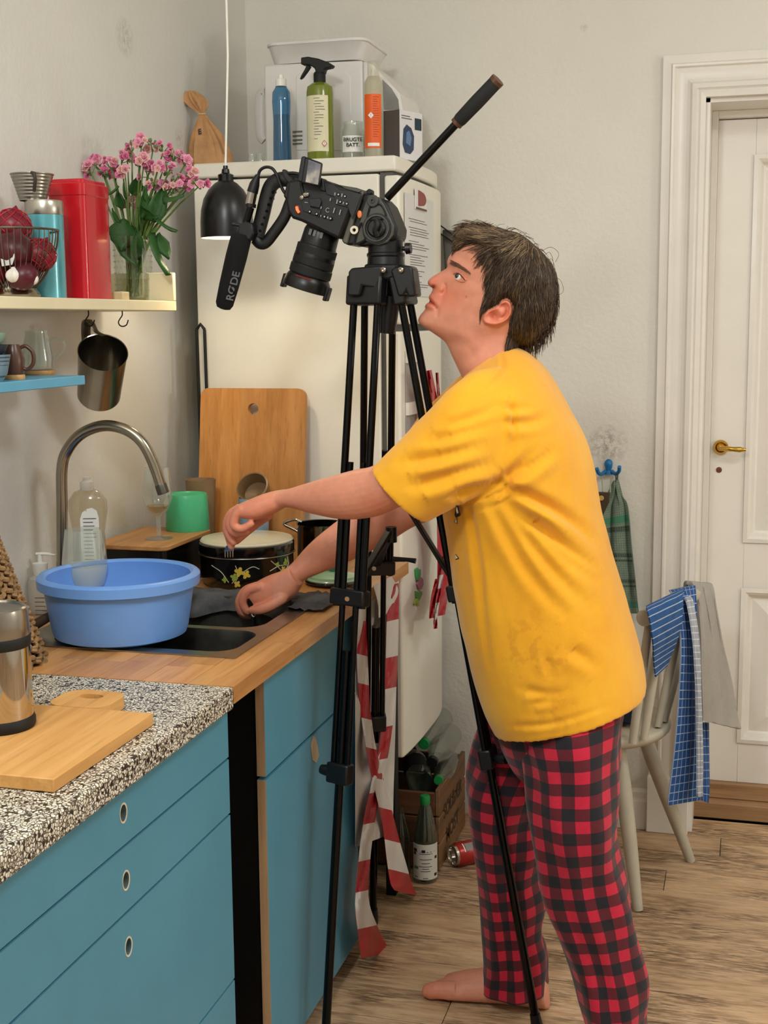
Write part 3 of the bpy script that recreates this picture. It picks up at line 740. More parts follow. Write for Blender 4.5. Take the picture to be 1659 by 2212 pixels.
# near cutting board with the steel canister on it
m_nb = wood('bamboo_board', 'D8A360', 'C08845', 'y', .5, .9, .15, bump=.06)
P = [(.335, 1.475), (.604, 1.482), (.603, 1.779)]+[(.522, 1.785), (.516, 1.80), (.512, 1.84)]+[(.462+.05*math.cos(t), 1.845+.035*math.sin(t)) for t in np.linspace(.2, math.pi-.2, 8)]+[(.412, 1.84), (.408, 1.80), (.4, 1.787), (.335, 1.782)]
cb = thing('paddle_cutting_board', 'bamboo paddle cutting board with a handle hole on the terrazzo', 'cutting board', (.47, 1.63, ZT))
hc_ = pz(197, 1504, .91); n = 36
inner = [(hc_[0]+.022*math.cos(2*math.pi*t/n), hc_[1]+.0135*math.sin(2*math.pi*t/n)) for t in range(n)]
ha = [(.335, 1.779), (.603, 1.779)]
mb = MB(); mb.box(.335, .603, 1.477, 1.779, ZT+.001, ZT+.02)
mb.build('board', m_nb, cb, bevel=.0015)
outer = rrect(hc_[0]-.052, hc_[0]+.052, 1.7795, hc_[1]+.034, .03, 8)
inner = ell_from(outer, hc_, .021, .0125)
mb = MB(); hole_plate(mb, outer, inner, lambda a, b, h: V(a, b, ZT+.02-h), .019); mb.build('handle', m_nb, cb, smooth=False)
c, r = stand(-74, 78, 1590, .911); c[2] = ZT+.02; k = m_per_px(c); zz = lambda p: zfor(c, p)-c[2]
R3 = 74*k
ct = thing('steel_canister', 'shiny steel canister with black band on the paddle board', 'canister', c)
mb = MB(); mb.lathe([(R3*.98, .0), (R3*1.02, .004), (R3*1.02, .012), (R3*.97, .018), (.001, .018)], c, 48); mb.build('base', m_black, ct)
mb = MB(); mb.lathe([(R3*.96, .016), (R3*.965, .02), (R3*.965, zz(1392)), (.001, zz(1392))], c, 48, caps=False); mb.build('body', mat('mirror_steel', 'C2BCB2', .07, 1, var=.03), ct)
mb = MB(); mb.lathe([(R3*.97, zz(1394)), (R3*.985, zz(1392)), (R3*.985, zz(1372)), (R3*.97, zz(1370))], c, 48); mb.build('band', m_black, ct)
mb = MB(); mb.lathe([(R3*.96, zz(1371)), (R3*.97, zz(1369)), (R3*.95, zz(1322)), (R3*.92, zz(1312)), (R3*.86, zz(1309)), (R3*.82, zz(1313)), (.001, zz(1314))], c, 48, caps=False)
mb.build('lid', mat('smoky_steel', '9a948a', .2, .85, var=.06), ct)

# woven basket cone at the left edge
c = V(.128, 2.045, ZT); k = m_per_px(c); ba = thing('wicker_basket', 'brown woven wicker basket at the left edge of the worktop', 'basket', c)
m_wick = mat('wicker', '8A6A44', .75, var=.35, vscale=40, bump=.4, bscale=90)
m_wickd = mat('wicker_core', '3a2a1a', .9)
xe = proj(c)[0]
rb0 = .12; z_top = .30
slope = (.12-.02)/z_top
mb = MB(); mb.lathe([(rb0-.008, .002), (rb0-.008-slope*z_top, z_top), (.001, z_top)], c, 48); mb.build('core', m_wickd, ba)
nr = 30
for i in range(nr):
    z = .006+i*z_top/nr; r0 = rb0-slope*z; n = 120; pts = []
    for j in range(n):
        a = 2*math.pi*j/n; ph = a*26+(i % 2)*math.pi
        pts.append(c+V((r0+.0045*math.sin(ph))*math.cos(a), (r0+.0045*math.sin(ph))*math.sin(a), z+.0045*math.cos(ph*.5)))
    mb = MB(); mb.tube(pts, .0052, 6, closed=True, flat=(1, .8)); mb.build('coil', m_wick, ba)
mb = MB(); q = pz(72, 1352, ZT+.02); mb.tube([q+V(-.05, .0, -.008), q, q+V(.022, .012, .014), q+V(.03, .018, .018)], [.009, .011, .01, .009], 10); mb.build('toggle_handle', mat('dark_stick', '4a3522', .7), ba)
# ================================================================== shelves on the left wall
m_cream = mat('cream_shelf_paint', 'E6DBB8', .45, var=.04)
SHZ = 1.55; SHY = 2.807
sh = thing('white_wall_shelf', 'cream white wall shelf carrying red tin and flower vase', 'shelf', (.1, 2.1, 1.527))
mb = MB(); mb.box(.002, .2, .9, SHY, 1.5275, SHZ); mb.build('board', m_cream, sh, bevel=.002)
mb = MB(); mb.box(.002, .2, SHY-.016, SHY, SHZ, 1.614); mb.build('end_panel', m_cream, sh, bevel=.002)
bs = MB(); bs.box(.002, .2, .9, 2.36, 1.381, 1.3995); bs.build('blue_wall_shelf', mat('sky_blue_paint', '5FA8C9', .4), bevel=.0015, label='sky blue wall shelf below the cream one', cat='shelf')
BZ = 1.3995
def shy(xp, X, Z): return pX(xp, 645 if Z > 1.5 else 812, X)[1]
# hooks and hanging steel pitcher
m_iron = mat('dark_iron', '2a2622', .45, .7)
def hook(xp, label):
    pts = [(0, -4), (0, 4), (-5, 12), (-8, 19), (-5, 26), (2, 28), (9, 25), (12, 18), (13, 14)]; X = .16
    c = pX(xp, 676, X)
    mb = MB(); P = [py(xp+a, 677+b, c[1]) for a, b in pts]; P[0][2] = 1.5275; mb.tube(catmull(P, 4), .0014, 8)
    return mb.build('shelf_hook', m_iron, label=label, cat='hook', group='hooks under the cream shelf')
hook(191, 'small dark screw hook holding the steel pitcher')
hook(264, 'small empty dark screw hook under the cream shelf')
cm = pX(222, 762, .16); k = m_per_px(cm); tc = -hdir(cm)
axd = tc*.70+V(0, 0, .69)+V(*_rt)*.09; axd /= np.linalg.norm(axd); L = .138; Rm = 53*k
sp = thing('steel_pitcher', 'brushed steel pitcher hanging mouth forward from the shelf hook', 'pitcher', cm-V(0, 0, .12))
m_pit = mat('pitcher_steel', 'A8A296', .2, 1, var=.08)
mb = MB(); mb.lathe([(.001, -L), (Rm*.86, -L), (Rm*.9, -L+.004), (Rm*.99, 0), (Rm*1.02, .002), (Rm*.985, .001), (Rm*.88, -L+.005), (.001, -L+.004)], cm, 48, axd, caps=False); mb.build('body', m_pit, sp, angle=50)
up_ = V(0, 0, 1)-axd*axd[2]; up_ /= np.linalg.norm(up_); up_ = up_*.93-V(*_rt)*.36
hp = [cm+up_*Rm*.98-axd*.008, cm+up_*(Rm*1.25)+axd*.004, cm+up_*(Rm*1.45)-axd*.0, cm+up_*(Rm*1.5)-axd*.03, cm+up_*(Rm*1.3)-axd*.07, cm+up_*Rm*.93-axd*.1]
hp = [py(x, y_, cm[1]-.01) for x, y_ in ((222, 724), (208, 716), (200, 700), (190, 692))]+[py(186, 700, cm[1]+.02), py(186, 728, cm[1]+.035), py(190, 752, cm[1]+.04)]
mb = MB(); mb.tube(catmull(hp, 5), .009, 10, flat=(1.1, .3)); mb.build('handle', mat('aged_steel', '6d6556', .35, .9), sp)

# red tin
X1 = .165; y0 = shy(190, X1, SHZ); y1 = shy(246, X1, SHZ); x0 = py(110, 640, y0)[0]
zt = zfor(V(X1, y0, SHZ), 384)
rt_ = thing('red_tin', 'tall red metal storage tin with lid beside the flowers', 'tin', ((x0+X1)/2, (y0+y1)/2, SHZ))
m_red = mat('red_enamel', 'BC1420', .22, var=.06, coat=.3)
mb = MB(); mb.prism([V(a, b, SHZ) for a, b in rrect(x0, X1, y0, y1, .012, 3)], (0, 0, zt-SHZ-.028)); mb.build('body', m_red, rt_, angle=50)
mb = MB(); mb.prism([V(a, b, zt-.034) for a, b in rrect(x0-.0015, X1+.0015, y0-.0015, y1+.0015, .013, 3)], (0, 0, .026)); mb.prism([V(a, b, zt-.01) for a, b in rrect(x0+.004, X1-.004, y0+.004, y1-.004, .012, 3)], (0, 0, .01))
mb.build('lid', m_red, rt_, bevel=.002, angle=50)
# teal canister, fluted metal cup on top
c = V(.125, shy(104, .125, SHZ), SHZ); k = m_per_px(c); R = 40*k
zl = zfor(c, 452)
tt = thing('teal_canister', 'round teal canister with silver lid behind the wire bowl', 'canister', c)
mb = MB(); mb.lathe([(.001, 0), (R, 0), (R, zl-SHZ), (.001, zl-SHZ)], c, 40); mb.build('body', mat('teal_metal', '5AA3AE', .25, .2, coat=.3), tt)
zc = zfor(c, 434)
mb = MB(); mb.lathe([(R*1.01, zl-SHZ-.012), (R*1.03, zl-SHZ-.01), (R*1.03, zc-SHZ-.004), (R*.98, zc-SHZ), (.001, zc-SHZ)], c, 40); mb.build('lid', mat('tin_silver', 'B4AFA4', .28, .9), tt)
c2 = V(c[0], c[1], zc); c2 = c2+V(*_rt)*(-38*k)*.6; zz = lambda p: zfor(c2, p)-zc
fc = thing('fluted_cup', 'fluted tin cup with dark handle on top of the canister', 'cup', c2)
mb = MB(); n = 60; Rr = []
prof = [(28*k, 0), (28*k, .001)]+[(28*k+(16*k)*t+(.9*k if i % 2 else 0), .001+(zz(380)-.001)*t) for i, t in enumerate(np.linspace(.05, 1, 15))]+[(46*k, zz(378)), (46*k, zz(376)), (43*k, zz(376)), (27*k, .004), (.001, .004)]
mb.lathe(prof, c2, 48, caps=False); mb.build('body', mat('dull_tin', '9b978e', .3, .9), fc, angle=20)
h0 = c2-hdir(c2)*44*k; hs = V(*_rt)
mb = MB(); mb.tube([h0+V(0, 0, zz(378)), h0-hdir(c2)*k*12+hs*5*k+V(0, 0, zz(380)), h0-hdir(c2)*k*14+hs*7*k+V(0, 0, zz(395)), h0-hdir(c2)*k*6+hs*3*k+V(0, 0, zz(418))], .0034, 8); mb.build('handle', mat('dark_brown', '2c2019', .5), fc)

# wire bowl with onions in nets and garlic
c = V(.115, shy(34, .115, SHZ)-.0, SHZ); k = m_per_px(c); zz = lambda p: zfor(c, p)-SHZ
wb = thing('wire_bowl', 'footed wire bowl holding red netted onions and garlic', 'bowl', c)
m_wire = mat('dark_wire', '6b6357', .3, .9)
mb = MB(); mb.lathe([(46*k, 0), (52*k, .002), (54*k, .006), (50*k, .012), (46*k, .015), (44*k, .022), (.001, .022)], c, 44); mb.build('foot', mat('antique_silver', 'A79C86', .2, 1, var=.2, vscale=40), wb)
def bowl_r(t): return (46+50*math.sin(t*math.pi/2)**.85)*k
zr = zz(498)
wire = MB(); wire.tube([c+V(bowl_r(t), 0, .02+(zr-.02)*t) for t in np.linspace(0, 1, 9)], .0011, 5, caps=False)
w0_ = wire.build('wire', m_wire, wb)
for i in range(1, 44):
    o = w0_.copy(); COL.objects.link(o); o.parent = wb; o.rotation_euler.z = 2*math.pi*i/44
mb = MB(); mb.tube([c+V(bowl_r(1)*math.cos(a), bowl_r(1)*math.sin(a), zr) for a in np.linspace(0, 2*math.pi, 48, endpoint=False)], .0022, 8, closed=True); mb.build('rim', m_wire, wb)
m_on = [mat('red_onion_skin', '6A1424', .38, var=.3, vscale=30), mat('dark_onion_skin', '4c0f1e', .38, var=.3, vscale=30)]
m_net = mat('red_net', 'B01028', .5)
onions = [(-.035, .0, .105, .040, 'dark red onion in a red net, leftmost in the wire bowl'), (.012, -.022, .10, .041, 'big dark red onion at the front of the wire bowl'), (.046, .012, .092, .033, 'bright red netted onion at the right of the bowl'),
          (-.01, .038, .10, .036, 'red onion at the back of the wire bowl'), (-.03, -.035, .058, .034, 'red onion low in the wire bowl'), (.035, -.03, .052, .030, 'small red onion low at the right of the wire bowl'), (.0, .0, .145, .036, 'topmost red netted onion on the wire bowl pile')]
for i, (dx, dy, dz, r, lab) in enumerate(onions):
    o_ = c+V(dx, dy, dz-.012); q = thing('red_onion', lab, 'onion', o_-V(0, 0, r*.9), 'netted red onions in the wire bowl')
    pr_ = [(max(.001, r*math.sin(t))*1.0, -r*.88*math.cos(t)) for t in np.linspace(.03, math.pi*.9, 12)]+[(r*.1, r*1.05), (.001, r*1.15)]
    mb = MB(); mb.lathe(pr_, o_, 20, V(random.uniform(-.5, .5), random.uniform(-.5, .3), 1)); mb.build('bulb', m_on[i % 2], q)
    if i in (0, 2, 3, 6):
        mb = MB()
        for s in (1, -1):
            for j in range(9):
                a0_ = 2*math.pi*j/9
                mb.tube([o_+1.04*V(r*math.sin(t)*math.cos(a0_+s*t*1.1), r*math.sin(t)*math.sin(a0_+s*t*1.1), r*.92*math.cos(t)) for t in np.linspace(.1, math.pi-.1, 9)], .0009, 3, caps=False)
        mb.build('net', m_net, q)
for i, (dx, dy, dz, r, lab) in enumerate(((.03, -.05, .04, .017, 'white garlic bulb at the front of the wire bowl'), (.05, -.028, .034, .015, 'small white garlic bulb low in the wire bowl'))):
    o_ = c+V(dx, dy, dz); mb = MB(); R = []
    for t in np.linspace(.05, math.pi-.05, 12):
        R.append([o_+V(r*math.sin(t)*(1+.08*math.cos(6*a))*math.cos(a), r*math.sin(t)*(1+.08*math.cos(6*a))*math.sin(a), -r*.8*math.cos(t)+(.003 if t > 2.8 else 0)) for a in np.linspace(0, 2*math.pi, 36, endpoint=False)])
    mb.rings(R); mb.build('garlic_bulb', mat('garlic_skin', 'DCD5CC', .55), label=lab, cat='garlic', group='garlic in the wire bowl')
mb = MB(); o_ = c+V(.02, -.056, .075); u1 = V(.85, .1, .35); v1 = V(-.3, -.1, .9)
mb.prism([o_+.018*(a*u1+b*v1) for a, b in ((-1, -.7), (.2, -1), (1, -.2), (.4, .6), (-.6, .8))], V(.1, -.9, .1)*.0008)
tgp = mb.build('net_bag_tag', mat('tag_paper', 'D8D6D4', .6), label='crumpled white paper tag inside the wire bowl', cat='tag')

# vase with kalanchoe
c = V(.1, shy(290, .1, SHZ), SHZ); k = m_per_px(c); zz = lambda p: zfor(c, p)-SHZ
R = 41*k; zv = zz(512)
va = thing('glass_vase', 'clear hobnail glass vase at the end of the cream shelf', 'vase', c)
mb = MB(); mb.lathe([(.001, 0), (R*.86, 0), (R*.92, .004), (R*.95, .02), (R*1.0, zv), (R*.96, zv), (R*.9, .02), (R*.86, .008), (.001, .006)], c, 40, caps=False); mb.build('body', m_glass_b, va)
mb = MB()
for i in range(9):
    for j in range(22):
        a = 2*math.pi*(j+.5*(i % 2))/22; z = .012+i*.013
        rr = R*(.95+.05*z/zv); mb.sphere(c+V(rr*math.cos(a), rr*math.sin(a), z), .0022, 6, 4)
mb.build('hobnails', m_glass_b, va)
mb = MB(); mb.lathe([(.001, .007), (R*.85, .009), (R*.89, .05), (.001, .05)], c, 32, caps=False); mb.build('water', glass('vase_water', 'EDEFDC'), va)
bq = thing('flower_bouquet', 'pink kalanchoe flowers with green leaves in the glass vase', 'flowers', c+V(0, 0, .008))
m_stem = mat('stem_green', '5E7A34', .5); m_leaf = mat('leaf_green', '2F5A26', .45, var=.25, vscale=30); m_bud = mat('bud_green', '6d7a4a', .5)
m_pk = [mat('pink_petal', 'EBA0B8', .55, var=.15, vscale=60), mat('deep_pink_petal', 'DE7BA0', .55, var=.15, vscale=60), mat('pale_pink_petal', 'E8B4AE', .55, var=.15, vscale=60)]
def blossom_mesh(m, s, open_):
    mb = MB(); n = 15
    for lay, (r, h, up) in enumerate(((1.0, .15, .35*open_), (.72, .25, .55), (.42, .32, .7))):
        ring0 = []; ring1 = []; ring2 = []
        for j in range(n):
            a = 2*math.pi*(j+lay*.5)/n; w_ = 1+.14*math.cos(5*a+lay)
            ring0.append(V(.12*math.cos(a), .12*math.sin(a), 0)); ring1.append(V(r*.65*w_*math.cos(a), r*.65*w_*math.sin(a), h*.9)); ring2.append(V(r*w_*math.cos(a), r*w_*math.sin(a), h+up*.5*(1-.3*open_)))
        mb.rings([[p*s for p in q] for q in (ring0, ring1, ring2)], caps=False)
    me = mb.mesh('blossom'); me.materials.append(m); me.shade_smooth(); return me
bm = [blossom_mesh(m_pk[i % 3], .0098 if i < 4 else .0072, .9 if i % 2 else .4) for i in range(6)]
lm = []
for w_, L in ((.26, 1), (.4, 1)):
    G = [[V(L*t, s*w_*math.sin(math.pi*min(1, t**.8))*(1+.07*math.sin(t*40)), -.25*t*t*L+.12*abs(s)) for s in (-1, -.5, 0, .5, 1)] for t in np.linspace(0.02, 1, 10)]
    q = MB(); q.sheet(G, .012); me = q.mesh('leaf'); me.materials.append(m_leaf); me.shade_smooth(); lm.append(me)
def place(me, name, p, direction, s=1, roll=0):
    o = bpy.data.objects.new(name, me); COL.objects.link(o); o.parent = bq
    q = Vector(direction).to_track_quat('Z' if name == 'blossom' else 'X', 'Y')
    o.rotation_euler = (q.to_matrix() @ (Matrix.Rotation(roll, 3, 'Z' if name == 'blossom' else 'X'))).to_euler(); o.scale = (s,)*3
    o.location = np.asarray(p)-ORG[bq.name]
stm = MB(); bud = MB(); rnd = random.Random(3)
tops = [(195, 372), (215, 350), (240, 358), (262, 345), (285, 322), (305, 312), (330, 320), (352, 322), (375, 340), (398, 352), (415, 380), (428, 398), (250, 385), (300, 355), (318, 375), (340, 362), (362, 372), (385, 390), (350, 405), (330, 408), (275, 340), (228, 378), (372, 412), (290, 440), (310, 350), (405, 402), (270, 372), (358, 345)]
for i, (xp, yp) in enumerate(tops):
    Y = c[1]+rnd.uniform(-.055, .055); e = py(xp, yp, Y); b0 = c+V(rnd.uniform(-.4, .4)*R, rnd.uniform(-.4, .4)*R, .012); m_ = c+V((e[0]-c[0])*.25, (e[1]-c[1])*.2, zv*.9)
    e[0] = max(e[0], .02)
    stm = MB(); stm.tube(catmull([b0, m_, (m_+e)/2+V(0, 0, .006), e-V(0, 0, .006)], 4), [.0026]*7+[.0022]*3+[.0016]*3, 6)
    for j in range(rnd.randint(7, 9)):
        d = V(rnd.gauss(0, 1), rnd.gauss(-.5, 1), rnd.gauss(.7, .7)); d /= np.linalg.norm(d); p = e+d*rnd.uniform(.009, .02)
        if p[0] < .01: p[0] = .012
        if rnd.random() < .72:
            if d[2] < -.2: d[2] = .1
            place(bm[rnd.randrange(6)], 'blossom', p, d*.6-hdir(c)*.55, rnd.uniform(.85, 1.2), rnd.uniform(0, 6))
        else:
            bud.sphere(p, (.0035, .0035, .0045), 8, 6)
        stm.tube([e-V(0, 0, .008), p], .0009, 4)
    stm.build('stem', m_stem, bq)
bud.build('buds', m_bud, bq, kind='stuff')
leaves = [((268, 470), (262, 540), 1), ((275, 500), (285, 575), 1), ((300, 470), (318, 412), 0), ((330, 480), (352, 410), 0), ((335, 500), (345, 590), 0), ((345, 500), (360, 560), 0), ((340, 470), (372, 505), 0), ((350, 425), (395, 432), 0), ((270, 450), (250, 415), 1), ((262, 480), (240, 455), 0), ((300, 450), (330, 470), 1), ((285, 420), (300, 385), 1), ((240, 380), (205, 368), 0), ((255, 400), (235, 425), 0), ((290, 560), (300, 500), 0), ((275, 430), (262, 400), 1), ((325, 440), (310, 405), 1), ((352, 440), (360, 412), 0), ((310, 500), (296, 455), 1)]
for (a, b, t) in leaves:
    Y = c[1]+rnd.uniform(-.05, .0); p, q = py(*a, Y), py(*b, Y-.012); p[0] = max(p[0], .03); q[0] = max(q[0], .03)
    place(lm[t], 'leaf', p, q-p, np.linalg.norm(q-p)*1.08, rnd.uniform(-.8, .8)+(1.3 if t == 0 else .9))
wbk = MB(); q = pX(257, 640, .16); wbk.box(.135, .175, q[1]-.012, q[1]+.02, SHZ, SHZ+.018); wbk.build('wooden_block', wood('pale_block', 'E3D2A4', 'CDB887', 'y'), bevel=.002, label='small pale wooden block at the foot of the vase', cat='block')

# blue shelf: bowls, mug, glass jug, coasters
m_cork = wood('coaster_wood', 'C79A60', 'A87A45', 'x')
def coaster(xl, xr, X, lab):
    q = V(X, shy((xl+xr)/2, X, BZ), BZ); r = (xr-xl)/2*m_per_px(q); mb = MB(); mb.lathe([(r*.96, 0), (r, .002), (r, .007), (r*.97, .009), (.001, .009)], q, 32)
    mb.build('wooden_coaster', m_cork, label=lab, cat='coaster', group='coasters on the blue shelf'); return q+V(0, 0, .009)
c = coaster(8, 54, .155, 'round wooden coaster under the brown mug'); g = coaster(48, 118, .085, 'larger round wooden coaster under the glass jug')
k = m_per_px(c); zz = lambda p: zfor(c, p)-c[2]
c[0] -= .0; mg = thing('brown_mug', 'small dark brown ceramic mug on the blue shelf', 'mug', c)
m_mug = mat('brown_glaze', '54372A', .3, var=.1)
mb = MB(); mb.lathe([(.001, 0), (20*k, 0), (22*k, .003), (23*k, zz(775)), (17*k, zz(752)), (14*k, zz(744)), (12*k, zz(744)), (16*k, zz(756)), (20*k, .005), (.001, .004)], c, 36, caps=False); mb.build('body', m_mug, mg)
s = V(*_rt)
mb = MB(); mb.tube(catmull([c+s*14*k+V(0, 0, zz(752)), c+s*28*k+V(0, 0, zz(748)), c+s*42*k+V(0, 0, zz(762)), c+s*42*k+V(0, 0, zz(785)), c+s*30*k+V(0, 0, zz(798)), c+s*18*k+V(0, 0, zz(795))], 5), 4.2*k, 10); mb.build('handle', m_mug, mg)
k = m_per_px(g); zz = lambda p: zfor(g, p)-g[2]
jg = thing('glass_jug', 'clear glass jug with round handle on the blue shelf', 'jug', g)
mb = MB(); mb.lathe([(.001, 0), (28*k, 0), (33*k, .004), (34*k, zz(770)), (24*k, zz(722)), (24*k, zz(714)), (23*k, zz(714)), (23*k, zz(722)), (32.6*k, zz(770)), (31*k, .006), (.001, .004)], g, 40, caps=False); mb.build('body', m_glass, jg)
mb = MB(); mb.tube(catmull([g+s*27*k+V(0, 0, zz(736)), g+s*42*k+V(0, 0, zz(729)), g+s*58*k+V(0, 0, zz(740)), g+s*57*k+V(0, 0, zz(755)), g+s*42*k+V(0, 0, zz(772)), g+s*33*k+V(0, 0, zz(774))], 5), 2.8*k, 10); mb.build('handle', m_glass, jg)
m_str = mat('blue_grey_glaze', '6F8C9C', .35); m_dstr = mat('dark_blue_glaze', '2d3c4a', .35)
c = V(.165, shy(-18, .165, BZ), BZ); k = m_per_px(c); z = BZ
for i, (h, r, lab) in enumerate(((.048, 42, 'blue striped bowl at the bottom of the stack'), (.02, 38, 'dark blue bowl in the middle of the stack'), (.022, 36, 'pale green bowl on top of the stack'))):
    cc = V(c[0], c[1], z); b_ = thing('small_bowl', lab, 'bowl', cc, 'stacked bowls on the blue shelf')
    mm = (m_str, m_dstr, mat('celadon', '8FAE9E', .35))[i]
    mb = MB(); mb.lathe([(.001, 0), (r*.55*k, 0), (r*.8*k, h*.3), (r*k, h), (r*.96*k, h), (r*.7*k, h*.4), (.001, .004)], cc, 36, caps=False); mb.build('body', mm, b_)
    if i == 0:
        for q in range(6):
            t = .12+q*.14; rr = r*k*(.66+.34*t)+.0004
            mb = MB(); mb.tube([cc+V(rr*math.cos(a), rr*math.sin(a), h*t+.004) for a in np.linspace(0, 2*math.pi, 36, endpoint=False)], .0016, 5, closed=True); mb.build('stripe', m_dstr, b_)
    z += h*.95

# pendant lamp
PY = 2.86; c = py(491, 514, PY); k = m_per_px(c)
lp = thing('pendant_lamp', 'black dome pendant lamp on a white cord over the sink', 'lamp', c)
m_shade = mat('black_lacquer', '121213', .32, var=.08); m_shin = mat('white_lamp_inside', 'F2EFE6', .5)
zz = lambda p: zfor(c, p)-c[2]
pro = [(57*k, 0), (57*k, zz(480)), (55*k, zz(455)), (49*k, zz(430)), (38*k, zz(410)), (24*k, zz(396)), (17*k, zz(392))]
mb = MB(); mb.lathe(pro, c, 48, caps=False); mb.build('shade', m_shade, lp, angle=70)
mb = MB(); mb.lathe([(r-.0012, z) for r, z in pro][::-1]+[(57*k, .0)], c, 48, caps=False); mb.build('shade_lining', m_shin, lp, angle=70)
mb = MB(); mb.lathe([(17*k, zz(393)), (17*k, zz(378)), (13*k, zz(376)), (9*k, zz(374)), (8*k, zz(366)), (5.5*k, zz(364)), (5*k, zz(358)), (.001, zz(358))], c, 28); mb.build('socket', mat('bakelite', '0d0d0e', .15), lp)
mb = MB(); mb.tube([c+s*14*k+V(0, 0, zz(385)), c+s*27*k+V(0, 0, zz(385))], 2.2*k, 8); mb.build('switch', m_black, lp)
mb = MB(); mb.tube([c+s*8*k*0+V(0, 0, zz(360)), py(492, 120, PY)+V(0, 0, 0), py(489, 0, PY), V(py(487, 0, PY)[0]-.004, PY, ZC)], .0026, 8); mb.build('cord', mat('white_flex', 'EFEBDD', .5), lp)
mb = MB(); mb.lathe([(.012, zz(410)), (.014, zz(430)), (.024, zz(455)), (.027, zz(470)), (.022, zz(488)), (.001, zz(494))], c, 24, caps=False)
mb.build('bulb', mat('lit_bulb', 'FFF0D0', .4, var=0, emis='FFE2B0', estr=14), lp)
pl = light('pendant_light', 'SPOT', c+V(0, 0, .012), PENDANT_POWER, (1.0, 0.84, 0.58), .025, c+V(0, 0, -1)); pl.data.spot_size = math.radians(150); pl.data.spot_blend = .35
# ================================================================== fridge and what is on it
FY0, FY1 = 3.213, 3.725
def bow(y, base=.622, amt=.012):
    t = max(0, min(1, (y-FY0)/(FY1-FY0))); return base+amt*(math.sin(math.pi*min(t, .5))**.6)-2.2*amt*max(0, (t-.55)/.45)**3
def bowpt(xp, yp, off=.0):      # point of the bowed front seen at a pixel (first hit)
    best = None
    for y in np.linspace(FY0, FY1-.2, 200):
        p = py(xp, yp, y); d = p[0]-(bow(y)+off)
        if d <= 0: return p if best is None else p
    return p
m_fr = mat('fridge_white', 'E9E4D6', .35, var=.02, bump=.03, bscale=400)
m_gask = mat('grey_gasket', '5d5a55', .7)
fr = thing('fridge', 'tall white bow-fronted fridge freezer in the corner', 'fridge', (.33, 3.5, .0))
mb = MB(); mb.box(.075, .57, FY0, FY1, .37, 1.862); mb.build('body', m_fr, fr, bevel=.004)
def bowslab(x0, z0, z1, base, amt=.012, inset=0, y0=FY0, y1=FY1):
    ys = np.linspace(y0+inset, y1-inset, 24); P = [V(x0, y0+inset, 0)]+[V(bow(y, base, amt), y, 0) for y in ys]+[V(x0, y1-inset, 0)]
    mb = MB(); mb.prism([p+V(0, 0, z0) for p in P], (0, 0, z1-z0)); return mb
bowslab(.075, 1.868, 1.905, .612).build('top', m_fr, fr, bevel=.005, angle=30)
bowslab(.571, .38, 1.866, .60, inset=.012).build('gasket', m_gask, fr, angle=30)
du = bowslab(.584, 1.492, 1.857, .622).build('upper_door', m_fr, fr, bevel=.006, angle=30)
dl = bowslab(.584, .362, 1.474, .622).build('lower_door', m_fr, fr, bevel=.006, angle=30)
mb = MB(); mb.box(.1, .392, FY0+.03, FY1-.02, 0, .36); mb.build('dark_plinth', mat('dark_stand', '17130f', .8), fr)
# white handle frame on the near edge of the lower door
m_grey = mat('recess_shade_grey', 'A9A59E', .5)
hf = MB(); hz0 = zfor(V(.63, FY0+.05, 1), 1010); hz1 = zfor(V(.63, FY0+.05, 1), 725)
def bowstrip(mb, ya, yb, z0, z1, o0, o1, n=8):
    ys = np.linspace(ya, yb, n); P = [V(bow(y)+o1, y, z0) for y in ys]+[V(bow(y)+o0, y, z0) for y in ys[::-1]]
    mb.prism(P, (0, 0, z1-z0))
zb = lambda p: zfor(V(.64, FY0+.07, 1), p)
for a, b_ in ((783, 757), (895, 868), (1008, 985)): bowstrip(hf, FY0+.03, FY0+.125, zb(a), zb(b_), .001, .010)
bowstrip(hf, FY0+.112, FY0+.125, zb(1008), zb(757), .001, .01)
hf.build('handle_frame', mat('handle_white', 'EFEBDD', .3), dl, smooth=False)
gp_ = MB(); bowstrip(gp_, FY0+.03, FY0+.112, zb(868)+.0, zb(783), .001, .003); bowstrip(gp_, FY0+.03, FY0+.112, zb(985), zb(895), .001, .003); gp_.build('recess_shade', m_grey, dl, smooth=False)  # thin grey panels: shade of the grip recesses put into the colour

# papers and magnets on the bowed doors
def bowsheet(px_poly, off, t, n=None):
    P = [bowpt(a, b, off) for a, b in px_poly]; return P
m_paper = mat('printer_paper', 'DAD8D6', .7, var=.02)
def bowgrid(xa, xb, ya, yb, off, t, nx=8, nyy=8):
    G = [[bowpt(xa[0]+(xb[0]-xa[0])*u+(xa[1]-xa[0])*v_*0, ya+(yb-ya)*v_, off) for u in np.linspace(0, 1, nx)] for v_ in np.linspace(0, 1, nyy)]
    return G
y_l = bowpt(872, 500)[1]; y_r = min(bowpt(945, 520)[1]+.02, 3.52)
zt_, zb_ = bowpt(900, 424)[2], bowpt(900, 640)[2]
def bs_sheet(ya, yb, z0, z1, off, t=.0006, n=10):
    G = [[V(bow(y)+off, y, z) for y in np.linspace(ya, yb, n)] for z in np.linspace(z1, z0, 4)]; mb = MB(); mb.sheet(G, t); return mb
pa = thing('paper_notice', 'white printed notice sheet stuck on the fridge door', 'paper', V(bow(y_l), (y_l+y_r)/2, zb_))
bs_sheet(y_l, y_r, zb_, zt_, .0025).build('sheet', m_paper, pa)
mb = MB(); rn = random.Random(5); zc_ = zt_-.06
